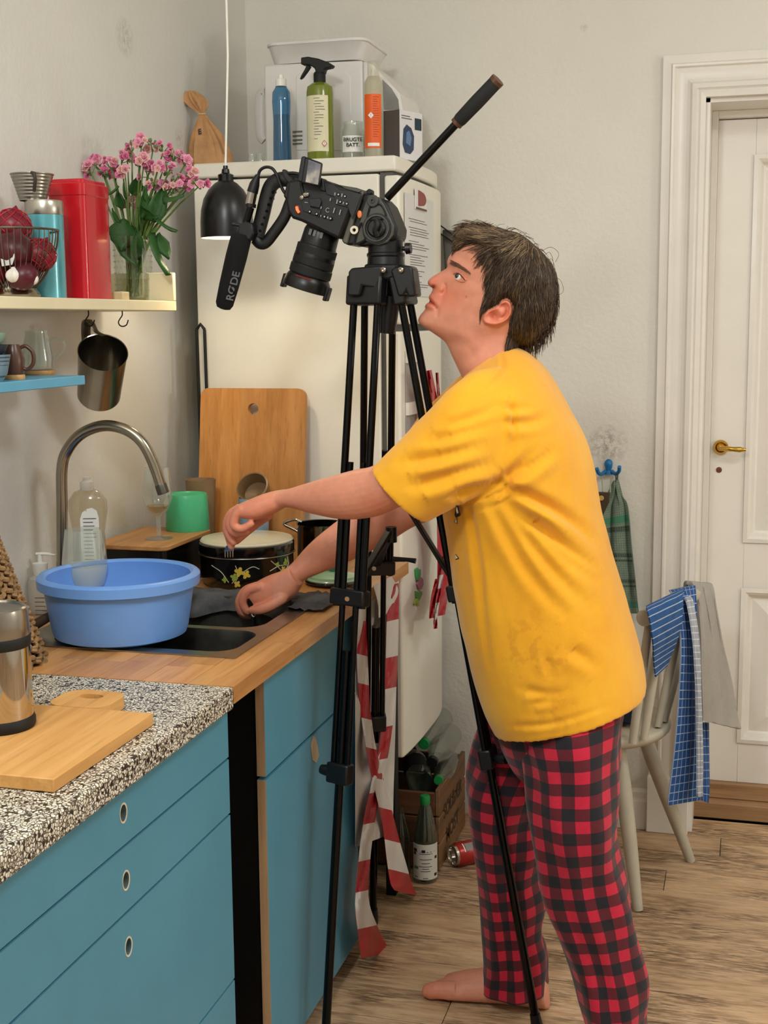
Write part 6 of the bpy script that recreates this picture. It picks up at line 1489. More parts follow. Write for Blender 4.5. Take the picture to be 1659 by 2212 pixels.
# mic mount, xlr plug, cable, furry-free foam microphone
mb = MB(); mb.ppx([(527, 486), (540, 480), (556, 484), (560, 505), (552, 522), (536, 518), (522, 508)], CY_-.03, CY_+.02, CY_); mt = mb.build('microphone_mount', m_cb2, vc, bevel=.004)
mb = MB(); mb.tube([py(503, 484, CY_-.02), py(522, 487, CY_-.02)], [.005, .0035], 10); mb.build('mount_screw', m_cb2, mt)
a_, b_ = py(541, 448, CY_-.01), py(522, 515, CY_-.01); mb = MB(); mb.tube([a_, b_], .0085, 16); mc = mb.build('microphone', m_tub, vc)
mb = MB(); mb.tube([py(546, 414, CY_-.01), py(540, 442, CY_-.01)], .0105, 16); mb.build('plug_barrel', mat('plug_silver', 'A9A49a', .15, 1), mc)
mb = MB(); mb.tube([py(542, 440, CY_-.01), py(541, 448, CY_-.01)], .0112, 16); mb.build('plug_ring', m_dk, mc)
mb = MB(); mb.tube([py(558, 379, CY_-.01), py(555, 384, CY_-.01), py(550, 398, CY_-.01), py(545, 416, CY_-.01)], [.0055, .0065, .0105, .0115], 16); mb.build('plug_boot', m_dk, mc)
bar([(557, 382), (562, 368), (574, 361), (588, 364), (598, 378), (604, 394), (612, 412), (622, 424)], .0032, (1, 1), 'cable', mc, m_dk, CY_-.012)
f0, f1 = py(523, 505, CY_-.02), py(482, 668, CY_-.02); dv = (f1-f0); Lf = np.linalg.norm(dv); dv /= Lf
mb = MB(); mb.lathe([(.017, 0), (.0215, .006), (.0222, Lf*.3), (.0205, Lf*.7), (.0185, Lf*.93), (.014, Lf*.985), (.006, Lf), (.001, Lf)], f0, 32, dv); fo = mb.build('foam_windshield', mat('black_foam', '09090a', .95, var=.15, bump=.4, bscale=350), mc)
# lettering along the foam, reading upward
w0 = f0+dv*Lf*.86; up_d = -dv; nrm = V(*(-_f)); nrm = nrm-up_d*(nrm@up_d); nrm /= np.linalg.norm(nrm); vv = np.cross(nrm, up_d)
nrm = nrm*math.cos(.55)-vv*math.sin(.55); vv = np.cross(nrm, up_d); w0 = w0+nrm*.0208
text('RØDE', .023, w0+vv*(-.0075), up_d, vv, mat('grey_print', '6a6a6e', .8), fo, bold=.02)
# ================================================================== the man
PYM = 2.6
def evalmesh(o, name):
    dg = bpy.context.evaluated_depsgraph_get(); dg.update()
    me = bpy.data.meshes.new_from_object(o.evaluated_get(dg)); me.name = name; return me
def remesh(mb, name, voxel, smooth_it=4, factor=.5):
    me = mb.mesh(name); o = bpy.data.objects.new('tmp', me); COL.objects.link(o)
    r = o.modifiers.new('r', 'REMESH'); r.mode = 'VOXEL'; r.voxel_size = voxel; r.use_smooth_shade = True
    if smooth_it:
        s = o.modifiers.new('s', 'SMOOTH'); s.iterations = smooth_it; s.factor = factor
    bpy.context.view_layer.update()
    m2 = evalmesh(o, name); bpy.data.objects.remove(o); return m2
def stations(st, n=5):
    return catmull(st, n)
def loft(mb, st, n=28, pw=2.0, sub=5, cap=True, tail=None):
    S = stations(st, sub); R = []
    for (ax, ay, bx, by, yc, hw) in S:
        A, B = py(ax, ay, yc), py(bx, by, yc); c = (A+B)/2; e = (A-B)/2; row = []
        for j in range(n):
            t = 2*math.pi*j/n; cs, sn = math.cos(t), math.sin(t)
            cs = math.copysign(abs(cs)**(2/pw), cs); sn = math.copysign(abs(sn)**(2/pw), sn)
            row.append(c+e*cs+V(0, hw*sn, 0))
        R.append(row)
    if tail:       # pocket: turn inwards at the open end
        last = R[-1]; c = np.mean(last, 0); prev = np.mean(R[-2-0], 0); d = c-np.mean(R[-1-sub], 0); d /= np.linalg.norm(d)
        w_, dep = tail
        R.append([c+(p-c)*(1-w_/np.linalg.norm(p-c)) for p in last]); R.append([c+(p-c)*(1-w_*1.2/np.linalg.norm(p-c))-d*dep for p in last])
    mb.rings(R, True, cap); return R
def chain(mb, pts, rad, n=12):
    P = [py(a, b, y_) for a, b, y_ in pts]; P = [np.array(p) for p in P]
    C_ = catmull(P, 4); rr = np.interp(np.linspace(0, 1, len(C_)), np.linspace(0, 1, len(rad)), rad)
    d0 = C_[0]-C_[1]; d0 /= np.linalg.norm(d0); d1 = C_[-1]-C_[-2]; d1 /= np.linalg.norm(d1)
    C_ = np.vstack([[C_[0]+d0*rr[0]*.8], C_, [C_[-1]+d1*rr[-1]*.55], [C_[-1]+d1*rr[-1]*.85]]); rr = np.concatenate([[rr[0]*.5], rr, [rr[-1]*.8], [rr[-1]*.35]])
    mb.tube(C_, list(rr), n)

# ---- head as a width field over the traced profile
face = [(985, 534), (976, 545), (968, 557), (965.5, 567), (966, 577), (960, 582), (952, 586.5), (943, 591.5), (930, 600), (924.5, 606), (923, 611), (925, 616), (929, 620), (932.5, 622), (933.5, 626), (931, 632), (926.5, 639), (925.5, 644), (928, 648.5), (929.5, 651), (924.5, 653.5), (919, 658), (917.5, 663), (918.5, 667), (914.5, 672), (908, 680), (904, 687), (903, 694), (906, 700.5), (915, 707.5), (928, 715), (943, 725), (958, 736), (967, 748), (974, 765), (981, 780), (993, 805), (1005, 828)]
skull = [(1030, 856), (1075, 856), (1112, 825), (1118, 775), (1122, 745), (1140, 733), (1160, 715), (1178, 686), (1188, 655), (1190, 622), (1185, 590), (1172, 562), (1150, 537), (1120, 519), (1085, 509), (1050, 506), (1020, 509), (998, 521)]
def dense(P, step, closed=True):
    P = np.array(P, float); Q = np.vstack([P, P[:1]]) if closed else P; out = []
    for a, b in zip(Q, Q[1:]):
        m_ = max(1, int(round(np.linalg.norm(b-a)/step)))
        for t in range(m_): out.append(a+(b-a)*t/m_)
    if not closed: out.append(Q[-1])
    return np.array(out)
HB = dense(catmull(face+skull+[face[0]], 4)[:-1], 2.2)
def inside(P, poly):
    x, y = P[:, 0], P[:, 1]; c = np.zeros(len(P), bool); n = len(poly); j = n-1
    for i in range(n):
        xi, yi = poly[i]; xj, yj = poly[j]
        c ^= ((yi > y) != (yj > y)) & (x < (xj-xi)*(y-yi)/(yj-yi+1e-12)+xi); j = i
    return c
def dist_poly(P, poly, closed=True):
    Q = np.vstack([poly, poly[:1]]) if closed else np.asarray(poly, float); d = np.full(len(P), 1e9)
    for a, b in zip(Q, Q[1:]):
        ab = b-a; L2 = ab@ab+1e-12; t = np.clip(((P-a)@ab)/L2, 0, 1); q = a+t[:, None]*ab; d = np.minimum(d, np.hypot(*(P-q).T))
    return d
CT = np.array([(924, 610, .9), (932, 603, 1.0), (945, 597, .95), (955, 590, .9), (964, 583, 1.0), (942, 612, 1.35), (952, 621, 1.8), (957, 629, 1.9), (944, 621, 1.5), (962, 606, 1.7), (966, 618, 2.3), (972, 600, 2.2), (972, 588, 1.9), (968, 572, 1.8),
    (978, 566, 3.0), (990, 572, 4.0), (1003, 580, 5.0), (1016, 590, 5.75), (984, 592, 2.75), (992, 598, 3.35), (1000, 604, 4.1), (1010, 610, 5.1), (985, 608, 3.2), (978, 548, 2.3), (990, 540, 3.2), (1010, 540, 4.6), (1030, 540, 5.4), (1040, 565, 6.1), (1045, 600, 6.5), (1040, 625, 6.6),
    (1022, 622, 6.0), (1005, 628, 5.2), (990, 628, 4.3), (976, 630, 3.3), (966, 640, 2.7), (985, 650, 4.1), (1010, 655, 5.4), (1035, 660, 6.4), (936, 636, 1.5), (928, 642, 1.3), (945, 648, 2.3), (943, 664, 2.5), (928, 656, 1.4), (921, 661, 1.5), (955, 664, 3.0), (930, 672, 1.9), (915, 682, 1.6), (908, 692, 1.3), (925, 695, 2.4), (945, 690, 3.2), (970, 680, 4.0), (995, 680, 4.9), (1020, 690, 5.7), (940, 712, 2.7), (965, 712, 3.9), (990, 716, 4.9), (1015, 716, 5.5), (1040, 700, 6.2),
    (1065, 690, 6.9), (1070, 660, 7.1), (1080, 640, 7.2), (1100, 610, 7.7), (1140, 610, 7.5), (1110, 560, 7.2), (1070, 570, 7.0), (1060, 530, 6.2), (1110, 530, 6.4), (1160, 580, 6.9), (1170, 640, 6.4), (1130, 670, 7.0), (1100, 690, 6.6), (1150, 700, 5.8), (1120, 725, 5.4),
    (975, 745, 3.0), (985, 770, 4.0), (1005, 760, 5.0), (1035, 740, 5.6), (1060, 730, 5.8), (1090, 740, 5.8), (1010, 800, 5.6), (1050, 780, 5.9), (1090, 780, 6.0), (1060, 840, 6.6), (1100, 810, 6.6)])
CP, CV = CT[:, :2], CT[:, 2]*.01
def nw(P, sig=12.0):
    out = np.empty(len(P))
    for s in range(0, len(P), 4000):
        d2 = ((P[s:s+4000, None]-CP[None])**2).sum(2); m_ = d2.min(1, keepdims=True)
        w_ = np.exp(-(d2-m_)/(2*sig**2+.35*m_)); out[s:s+4000] = (w_*CV).sum(1)/w_.sum(1)
    return out
EAR = np.array([(1041, 690), (1044, 680), (1052, 672), (1064, 667), (1076, 660), (1082, 652), (1088, 648), (1097, 648), (1104, 655), (1107, 666), (1105, 680), (1098, 691), (1086, 699), (1073, 703), (1058, 703), (1047, 700)], float)
def g(P, x, y, s): return np.exp(-((P[:, 0]-x)**2+(P[:, 1]-y)**2)/(2*s*s))
def seg(P, pts, s): return np.exp(-dist_poly(P, np.array(pts, float), False)**2/(2*s*s))
def head_h(P, D0):
    h = nw(P); D = np.clip(h*1000*.75, 5, 40); f = np.sqrt(np.clip(1-(1-np.minimum(1, D0/D))**2, 0, 1)); h = h*f
    h -= .0035*g(P, 993, 598, 9)+.003*g(P, 979, 590, 5)                                     # eye socket
    h += .0022*seg(P, [(981, 588), (988, 586), (996, 590), (1004, 600)], 2.2)                # upper lid
    h += .0016*seg(P, [(986, 604), (994, 607), (1003, 607)], 2.0)                            # lower lid
    h += .0025*seg(P, [(972, 564), (990, 570), (1008, 584)], 5)                              # brow
    h += .0035*g(P, 953, 624, 5)-.006*seg(P, [(961, 615), (962, 626), (956, 634)], 2.0)     # nostril wing
    h -= .011*g(P, 937, 620.5, 2.8)                                                            # nostril
    h += .004*seg(P, [(928, 643), (936, 651)], 3.0)+.0045*seg(P, [(922, 660), (934, 664)], 3.2)-.0075*seg(P, [(928, 651), (935, 655), (943, 665)], 1.7)
    h -= .002*seg(P, [(944, 664), (946, 674), (944, 684)], 2.6)+.0015*seg(P, [(962, 630), (955, 645), (950, 655)], 3)
    ins = inside(P, EAR); de = dist_poly(P, EAR)
    e = np.where(ins, .010+.0055*np.exp(-((de-4)/3.0)**2)-.014*np.exp(-(((P[:, 0]-1068)/9)**2+((P[:, 1]-683)/8)**2))+.004*np.exp(-((P[:, 0]-1082)**2+(P[:, 1]-677)**2)/40.)+.003*g(P, 1054, 692, 6)-.008*seg(P, [(1078, 664), (1090, 658), (1097, 666), (1095, 678), (1086, 688)], 2.2)-.006*seg(P, [(1058, 676), (1066, 672)], 2), 0)
    e *= np.clip(de/1.5, 0, 1); h = h+e
    return np.maximum(h, 0)
def heightfield(mb, boundary, hf, step, mid):
    lo, hi = boundary.min(0), boundary.max(0)
    gx, gy = np.meshgrid(np.arange(lo[0], hi[0], step), np.arange(lo[1], hi[1], step)); G = np.stack([gx.ravel(), gy.ravel()], 1)
    G[:, 0] += (np.arange(gx.shape[0]) % 2*step*.5).repeat(gx.shape[1])
    G = G[inside(G, boundary)]; d = dist_poly(G, boundary); G = G[d > step*.55]
    P = np.vstack([boundary, G]); nb_ = len(boundary)
    res = delaunay_2d_cdt([Vector(p) for p in P], [(i, (i+1) % nb_) for i in range(nb_)], [], 1, 1e-6)
    Q = np.array([tuple(v) for v in res[0]]); tri_ = [tuple(f) for f in res[2]]; d = dist_poly(Q, boundary); isb = d < 1e-3
    h = hf(Q, d); h[isb] = 0
    near = np.array([py(q[0], q[1], mid-hh) for q, hh in zip(Q, h)]); far = near.copy(); far[:, 1] = 2*mid-near[:, 1]
    k0 = len(Q); vs = list(near); mp = []
    for i in range(k0):
        if isb[i]: mp.append(i)
        else: mp.append(len(vs)); vs.append(far[i])
    fs = [f if True else f for f in tri_]+[tuple(mp[i] for i in f[::-1]) for f in tri_]
    mb.add(vs, fs)
body = MB()
heightfield(body, HB, head_h, 2.3, PYM)
# ---- torso and limbs under the clothes
TS = [(1010, 835, 1105, 770, PYM, .075), (1000, 870, 1140, 800, PYM, .13), (985, 930, 1185, 860, PYM, .165), (985, 1030, 1225, 960, PYM, .165), (1000, 1130, 1255, 1100, PYM, .155), (1015, 1240, 1290, 1230, PYM, .15), (1040, 1350, 1320, 1340, PYM, .16), (1065, 1450, 1340, 1440, PYM, .165), (1085, 1540, 1340, 1520, PYM, .16), (1100, 1600, 1330, 1590, PYM, .14)]
loft(body, TS, 28)
YA = 2.43
loft(body, [(1030, 850, 1110, 950, YA+.03, .055), (980, 885, 1050, 990, YA-.01, .055), (900, 945, 975, 1052, YA-.03, .05), (840, 988, 905, 1078, YA-.04, .046), (800, 1008, 862, 1096, YA-.045, .044), (768, 1014, 812, 1116, YA-.04, .043), (720, 1027, 745, 1122, YA-.03, .04), (668, 1042, 678, 1110, YA-.01, .033), (622, 1056, 628, 1096, YA+.01, .028), (598, 1059, 600, 1099, YA+.02, .028)], 24)
# left hand: palm, four fingers, thumb
HY = YA+.02
loft(body, [(612, 1057, 612, 1099, HY, .027), (585, 1062, 588, 1112, HY, .034), (560, 1070, 566, 1121, HY, .040), (538, 1079, 545, 1121, HY, .041), (520, 1087, 530, 1116, HY, .039), (512, 1094, 522, 1110, HY, .034)], 20, 2.4)
chain(body, [(524, 1100, HY-.031), (510, 1112, HY-.033), (505, 1134, HY-.033), (522, 1142, HY-.031), (543, 1131, HY-.028)], [.0105, .0095, .0092, .0085, .0072])
chain(body, [(520, 1099, HY-.010), (502, 1114, HY-.011), (497, 1138, HY-.012), (511, 1152, HY-.010), (533, 1148, HY-.008)], [.0105, .0098, .0096, .009, .0076])
chain(body, [(518, 1098, HY+.011), (497, 1114, HY+.011), (490, 1140, HY+.012), (497, 1160, HY+.012), (505, 1172, HY+.010)], [.0105, .0100, .0096, .009, .0078])
chain(body, [(518, 1098, HY+.031), (498, 1112, HY+.032), (490, 1136, HY+.030), (494, 1158, HY+.022), (500, 1181, HY+.016)], [.0105, .0100, .0096, .0088, .0076])
chain(body, [(580, 1108, HY+.03), (556, 1126, HY+.045), (532, 1146, HY+.04), (510, 1168, HY+.026)], [.014, .0125, .0115, .009])
# right arm and hand (far side)
YR = 2.76
loft(body, [(1000, 860, 1080, 950, YR-.02, .05), (950, 930, 1010, 1030, YR, .05), (890, 1010, 950, 1110, YR, .047), (845, 1050, 890, 1140, YR-.01, .044), (800, 1075, 838, 1172, YR-.03, .043), (727, 1126, 772, 1205, YR-.07, .041), (671, 1172, 703, 1234, YR-.10, .034), (635, 1212, 660, 1252, YR-.12, .028), (617, 1228, 645, 1264, YR-.13, .027)], 24)
RY = YR-.135
loft(body, [(628, 1222, 652, 1262, RY, .027), (605, 1234, 640, 1284, RY, .033), (578, 1244, 615, 1304, RY, .038), (552, 1258, 588, 1312, RY, .039), (538, 1270, 568, 1312, RY, .034)], 20, 2.4)
chain(body, [(562, 1268, RY-.030), (536, 1276, RY-.033), (524, 1298, RY-.032), (532, 1318, RY-.026), (544, 1322, RY-.02)], [.0105, .0098, .0094, .0088, .0076])
chain(body, [(556, 1266, RY-.010), (530, 1276, RY-.011), (517, 1300, RY-.011), (524, 1322, RY-.009), (540, 1328, RY-.006)], [.0105, .0100, .0096, .009, .0078])
chain(body, [(556, 1266, RY+.011), (530, 1276, RY+.011), (516, 1302, RY+.012), (524, 1326, RY+.010), (542, 1331, RY+.008)], [.0105, .0100, .0095, .0088, .0076])
chain(body, [(560, 1268, RY+.031), (536, 1280, RY+.032), (524, 1304, RY+.031), (532, 1325, RY+.028), (546, 1330, RY+.024)], [.0100, .0092, .0088, .0082, .007])
chain(body, [(610, 1290, RY-.026), (585, 1308, RY-.040), (562, 1317, RY-.042), (544, 1318, RY-.036)], [.0145, .0125, .0115, .0090])
# legs and feet
YL, YRL = 2.465, 2.715
loft(body, [(1150, 1560, 1310, 1560, YL+.08, .06), (1170, 1700, 1315, 1700, YL+.02, .065), (1195, 1850, 1318, 1850, YL, .06), (1215, 1960, 1335, 1950, YL, .06), (1245, 2080, 1360, 2080, YL, .055), (1275, 2200, 1370, 2200, YL, .045), (1300, 2290, 1370, 2290, YL, .038), (1308, 2330, 1368, 2330, YL, .036)], 20)
loft(body, [(1090, 1560, 1230, 1560, YRL-.06, .06), (1045, 1690, 1170, 1690, YRL-.01, .06), (1055, 1820, 1155, 1820, YRL, .06), (1060, 1930, 1160, 1930, YRL, .058), (1075, 2030, 1155, 2030, YRL, .048), (1085, 2110, 1150, 2110, YRL, .040), (1090, 2145, 1160, 2145, YRL, .036)], 20)
def foot(heel, toe, yc, ank):
    """heel/toe: x positions; lofted along the foot"""
    R = []; L = toe-heel; n = 24
    prof = [(-.0, .0, .02, .012), (.02, .0, .052, .028), (.12, .0, .078, .034), (.28, .0, .094, .036), (.42, .0, .082, .037), (.58, .0, .070, .042), (.72, .0, .059, .046), (.82, .0, .049, .047), (.885, .002, .041, .045)]
    for t, z0, z1, hw in prof:
        row = []
        for j in range(n):
            a = 2*math.pi*j/n; zz_ = z0+(z1-z0)*(.5+.5*math.sin(a)); row.append(V(heel+L*t, yc+hw*math.cos(a)*(.75+.25*(1-math.sin(a))), max(0.0005, zz_)))
        R.append(row)
    body.rings(R[::-1] if L < 0 else R)
    toes = [(-.030, 1.0, .0185), (-.004, .99, .013), (.013, .96, .012), (.027, .92, .011), (.038, .875, .0105)]
    for dy, ext, r in toes:
        p0, p1, p2 = V(heel+L*.76, yc+dy*.95, r*1.5), V(heel+L*(ext-.07), yc+dy, r*1.25), V(heel+L*(ext-.015), yc+dy, r*1.02)
        body.tube([p0, p1, p2, p2+V(L/abs(L)*r*.7, 0, 0), p2+V(L/abs(L)*r*.95, 0, 0)], [r*1.1, r*1.05, r, r*.75, r*.3], 12)
ft, fh = pz(930, 2146, 0), pz(1180, 2160, 0)
foot(1.085, .818, 2.702, None)
foot(1.33, 1.06, 2.455, None)
bm_ = remesh(body, 'person', .0024, 2, .5)
# ---- skin with painted-in colour differences, plus shade painted into nostril and mouth line
m, nt, b = _new('skin'); at = nt.nodes.new('ShaderNodeAttribute'); at.attribute_name = 'tint'
n = _noise(nt, _coord(nt, 1), 60, 5); sk0 = lin('DB9276')
base = _ramp(nt, n, [(.3, tuple(x*.93 for x in sk0)), (.7, tuple(min(1, x*1.05) for x in sk0))])
col_ = _mix(nt, 1.0, base, at.outputs['Color'], 'MULTIPLY'); nt.links.new(col_, b.inputs['Base Color']); b.inputs['Roughness'].default_value = .52
b.inputs['Subsurface Weight'].default_value = .12; b.inputs['Subsurface Radius'].default_value = (.01, .004, .002); b.inputs['Subsurface Scale'].default_value = .6
_bump(nt, b, _noise(nt, _coord(nt, 1), 420, 3), .12, .0008)
bm_.materials.clear(); bm_.materials.append(m); bm_.shade_smooth()
co = np.empty(len(bm_.vertices)*3); bm_.vertices.foreach_get('co', co); co = co.reshape(-1, 3); pp = proj(co)
tint = np.ones((len(co), 4)); red = np.array([1.02, .74, .68]); hd = (pp[:, 1] < 860) & (pp[:, 0] > 880) & (pp[:, 0] < 1215)
def paint(w_, colr): tint[:, :3] = tint[:, :3]*(1-w_[:, None])+tint[:, :3]*np.array(colr)*w_[:, None]
PH = pp
w_ = hd*np.clip(.75*g(PH, 935, 610, 14)+.8*(inside(PH, EAR)*1.0)+.55*g(PH, 975, 640, 26)+.5*g(PH, 950, 640, 16), 0, 1); paint(w_, red)
paint(hd*np.clip(g(PH, 931, 646, 5.5)+g(PH, 925, 659, 6)+.6*g(PH, 938, 660, 5), 0, 1), (.92, .58, .56)); paint(hd*g(PH, 936, 620, 2.6), (.35, .25, .22))
paint(hd*np.clip(seg(PH, [(929, 651), (936, 656), (943, 665)], 1.6), 0, 1), (.5, .33, .3)); paint(hd*g(PH, 1007, 641, 1.5), (.5, .4, .4))
paint(hd*.25*np.clip(g(PH, 960, 705, 25)+g(PH, 1010, 705, 25), 0, 1), (.8, .78, .78))
arm = (pp[:, 0] < 900) & (pp[:, 1] > 980) & (pp[:, 1] < 1400)
paint(arm*np.clip(.7*g(PH, 815, 1095, 22)+.55*(PH[:, 0] < 590), 0, 1), (1.02, .82, .76))
ft_ = (co[:, 2] < .12) & (co[:, 1] > 2.6); paint(ft_*np.clip(1-(co[:, 0]-.80)/.10, 0, 1)*.8, (1.0, .78, .72))
ca = bm_.color_attributes.new('tint', 'FLOAT_COLOR', 'POINT'); ca.data.foreach_set('color', tint.astype(np.float32).ravel())
per = bpy.data.objects.new('person', bm_); COL.objects.link(per); orgp = V(1.1, PYM, 0)
bm_.transform(Matrix.Translation(-Vector(orgp))); per.location = orgp; ORG[per.name] = orgp
tag(per, 'barefoot person in yellow shirt and red plaid trousers leaning over the sink', 'person')
def child_mesh(me, name, mats, parent=per, off=orgp):
    me.transform(Matrix.Translation(-Vector(off))); me.materials.clear()
    for x in (mats if isinstance(mats, list) else [mats]): me.materials.append(x)
    me.shade_smooth(); o = bpy.data.objects.new(name, me); COL.objects.link(o); o.parent = parent; ORG[o.name] = np.array(off); return o

# ---- T-shirt
sh_ = MB()
loft(sh_, [(1010, 832, 1100, 765, PYM, .06), (1003, 818, 1107, 748, PYM, .068), (990, 840, 1150, 768, PYM, .13), (968, 890, 1190, 818, PYM, .19), (958, 960, 1233, 893, PYM, .205), (962, 1060, 1270, 980, PYM, .20), (973, 1150, 1297, 1110, PYM, .192), (983, 1230, 1330, 1225, PYM, .188), (1000, 1320, 1362, 1330, PYM, .19), (1022, 1420, 1385, 1425, PYM, .195), (1047, 1508, 1394, 1478, PYM, .198), (1076, 1566, 1395, 1501, PYM, .198)], 40, 2.25, tail=(.008, .05))
loft(sh_, [(1090, 790, 1150, 1000, YA+.06, .07), (1030, 800, 1095, 1040, YA+.02, .085), (975, 838, 1050, 1062, YA-.01, .088), (915, 898, 1008, 1085, YA-.025, .086), (860, 950, 965, 1108, YA-.035, .082), (806, 1004, 925, 1128, YA-.045, .078)], 32, 2.2, tail=(.008, .05))
loft(sh_, [(1080, 790, 1140, 1000, YR-.05, .07), (1010, 800, 1085, 1040, YR-.01, .085), (955, 850, 1040, 1060, YR+.01, .086), (905, 905, 1000, 1090, YR+.02, .082), (865, 960, 960, 1105, YR+.02, .078)], 32, 2.2, tail=(.008, .05))
sm_ = remesh(sh_, 'shirt', .0042, 8, .5)
co = np.empty(len(sm_.vertices)*3); sm_.vertices.foreach_get('co', co); co = co.reshape(-1, 3)
no = np.empty_like(co).ravel(); sm_.vertices.foreach_get('normal', no); no = no.reshape(-1, 3); pp = proj(co)
facing = np.clip(-(no@_f)*1.5, 0, 1)
FOLDS = [([(1088, 1040), (1150, 1005), (1205, 965)], 8, .008), ([(1090, 1035), (1140, 985), (1180, 960)], 7, .005), ([(1080, 1046), (1180, 1092), (1255, 1140), (1305, 1195)], 8, .010), ([(1075, 1050), (1150, 1130), (1235, 1215), (1300, 1265)], 9, .009), ([(1065, 1052), (1130, 1150), (1210, 1250), (1290, 1330)], 9, .008), ([(1050, 1060), (1100, 1160), (1160, 1260), (1230, 1340)], 9, .007), ([(1150, 1120), (1230, 1185), (1300, 1235)], 6, .006),
         ([(1085, 880), (1120, 884), (1160, 880)], 6, .004), ([(1090, 915), (1150, 912), (1200, 890)], 7, .005), ([(870, 1000), (960, 985), (1060, 955)], 9, .006), ([(900, 1050), (1000, 1020), (1075, 1000)], 9, .007), ([(930, 955), (1030, 925), (1080, 915)], 8, .005), ([(960, 920), (1040, 895), (1085, 870)], 7, .004), ([(985, 1070), (1040, 1052), (1090, 1040)], 8, .009),
         ([(1010, 1080), (1035, 1250), (1062, 1470)], 5, .004), ([(1130, 1490), (1190, 1500), (1240, 1485)], 6, .003), ([(1150, 1520), (1210, 1512)], 5, .003), ([(1100, 1570), (1200, 1562), (1330, 1520)], 4, .002), ([(1180, 1420), (1195, 1470)], 6, .003), ([(1230, 1400), (1300, 1450)], 9, .004), ([(1080, 760), (1085, 800), (1045, 850)], 3, .003), ([(1100, 850), (1110, 930), (1090, 1035)], 4, .004)]
disp = np.zeros(len(co))
for pts, s, hgt in FOLDS:
    poly = catmull(np.array(pts, float), 5); d = dist_poly(pp, poly, False); L = np.cumsum([0]+[np.linalg.norm(b-a) for a, b in zip(poly, poly[1:])])
    near_i = np.argmin([((pp-q)**2).sum(1) for q in poly], 0); tt_ = L[near_i]/L[-1]; fade = np.clip((1-tt_)*1.6, 0, 1)*np.clip(.25+tt_*6, 0, 1)
    tng = np.gradient(poly, axis=0)[near_i]; sgn = np.sign(tng[:, 0]*(pp[:, 1]-poly[near_i][:, 1])-tng[:, 1]*(pp[:, 0]-poly[near_i][:, 0]))
    x = sgn*d/(s*1.35); disp += 1.9*fade*hgt*(-np.exp(-x*x/1.6)+.6*np.exp(-(x-1.8)**2/2.4)+.25*np.exp(-(x+2.1)**2/3))
wr = np.array([mnoise.noise(Vector((p[0]*9, p[1]*9, p[2]*5))) for p in co])*.004+np.array([mnoise.noise(Vector((p[0]*28, p[1]*28, p[2]*16+3))) for p in co])*.0013
co2 = co+no*(disp*facing+wr)[:, None]
sm_.vertices.foreach_set('co', co2.ravel()); sm_.update()
m, nt, b = _new('yellow_cotton'); n = _noise(nt, _coord(nt, 1), 7, 4); c0 = lin('F0A810')
cl = _ramp(nt, n, [(.3, lin('EBA00C')), (.7, lin('F3B01A'))]); nf = _noise(nt, _coord(nt, 1), 260, 4, .7); cl = _mix(nt, _math(nt, 'MULTIPLY', _ramp(nt, nf, [(.5, (0, 0, 0)), (.8, (1, 1, 1))]), .25), cl, lin('D88E06'))
for (sx, sy, rad_) in ((1208, 1430, .006), (1262, 1470, .005), (1150, 1400, .05), (1205, 1540, .03)):
    q = py(sx, sy, PYM-.195); d = nt.nodes.new('ShaderNodeVectorMath'); d.operation = 'DISTANCE'; gp2 = nt.nodes.new('ShaderNodeNewGeometry'); nt.links.new(gp2.outputs['Position'], d.inputs[0]); d.inputs[1].default_value = tuple(q)
    f_ = _math(nt, 'SUBTRACT', 1.0, _math(nt, 'DIVIDE', d.outputs['Value'], rad_*1.6), True); cl = _mix(nt, _math(nt, 'MULTIPLY', _math(nt, 'POWER', f_, .5), .5 if rad_ < .01 else _math(nt, 'MULTIPLY', _ramp(nt, _noise(nt, gp2.outputs['Position'], 40, 4), [(.5, (0, 0, 0)), (.6, (1, 1, 1))]), .3)), cl, lin('B86A06'))
nt.links.new(cl, b.inputs['Base Color']); b.inputs['Roughness'].default_value = .85; b.inputs['Sheen Weight'].default_value = .25
_bump(nt, b, _noise(nt, _coord(nt, 1), 700, 2), .35, .0008)
shirt = child_mesh(sm_, 'shirt', m)
cb2 = MB(); A_, B_ = py(1003, 818, PYM), py(1107, 748, PYM); c_ = (A_+B_)/2; e_ = (A_-B_)/2
cb2.tube([c_+e_*.985*math.cos(t)+V(0, .060*math.sin(t), -.004) for t in np.linspace(0, 2*math.pi, 40, endpoint=False)], .0055, 8, closed=True, flat=(1.0, .7)); cb2.build('neckband', m, shirt)
# print on the chest edge
def on_shirt(poly, Y, m, name, t=.0012):
    mb = MB(); P = [py(a, b, Y) for a, b in poly]; mb.prism(P, (.0, -t, 0)); return mb.build(name, m, shirt)
m_pw = mat('print_white', 'EDEAE2', .6); 
def chest(poly, grow, m, name, off):
    mb = MB(); C0 = np.mean(poly, 0); P = []
    for a, b in poly:
        q = np.array((a, b))-C0; q = C0+q*(1+grow/np.linalg.norm(q)); P.append((q[0], q[1]))
    Q = []
    bvh = shirt_bvh
    for a, b in P:
        o_ = Vector(CAM); d_ = Vector(ray(a, b)).normalized(); hit = bvh.ray_cast(o_, d_)
        if hit[0] is None: hit = bvh.ray_cast(o_, Vector(ray(a+14, b)).normalized())
        Q.append(np.array(hit[0])+np.array(hit[1])*off if hit[0] is not None else py(a, b, PYM-.05))
    mb.prism(Q, -_f*.0006); mb.build(name, m, shirt)
from mathutils.bvhtree import BVHTree
shirt_bvh = BVHTree.FromPolygons([tuple(p) for p in co2], [tuple(p.vertices) for p in sm_.polygons])
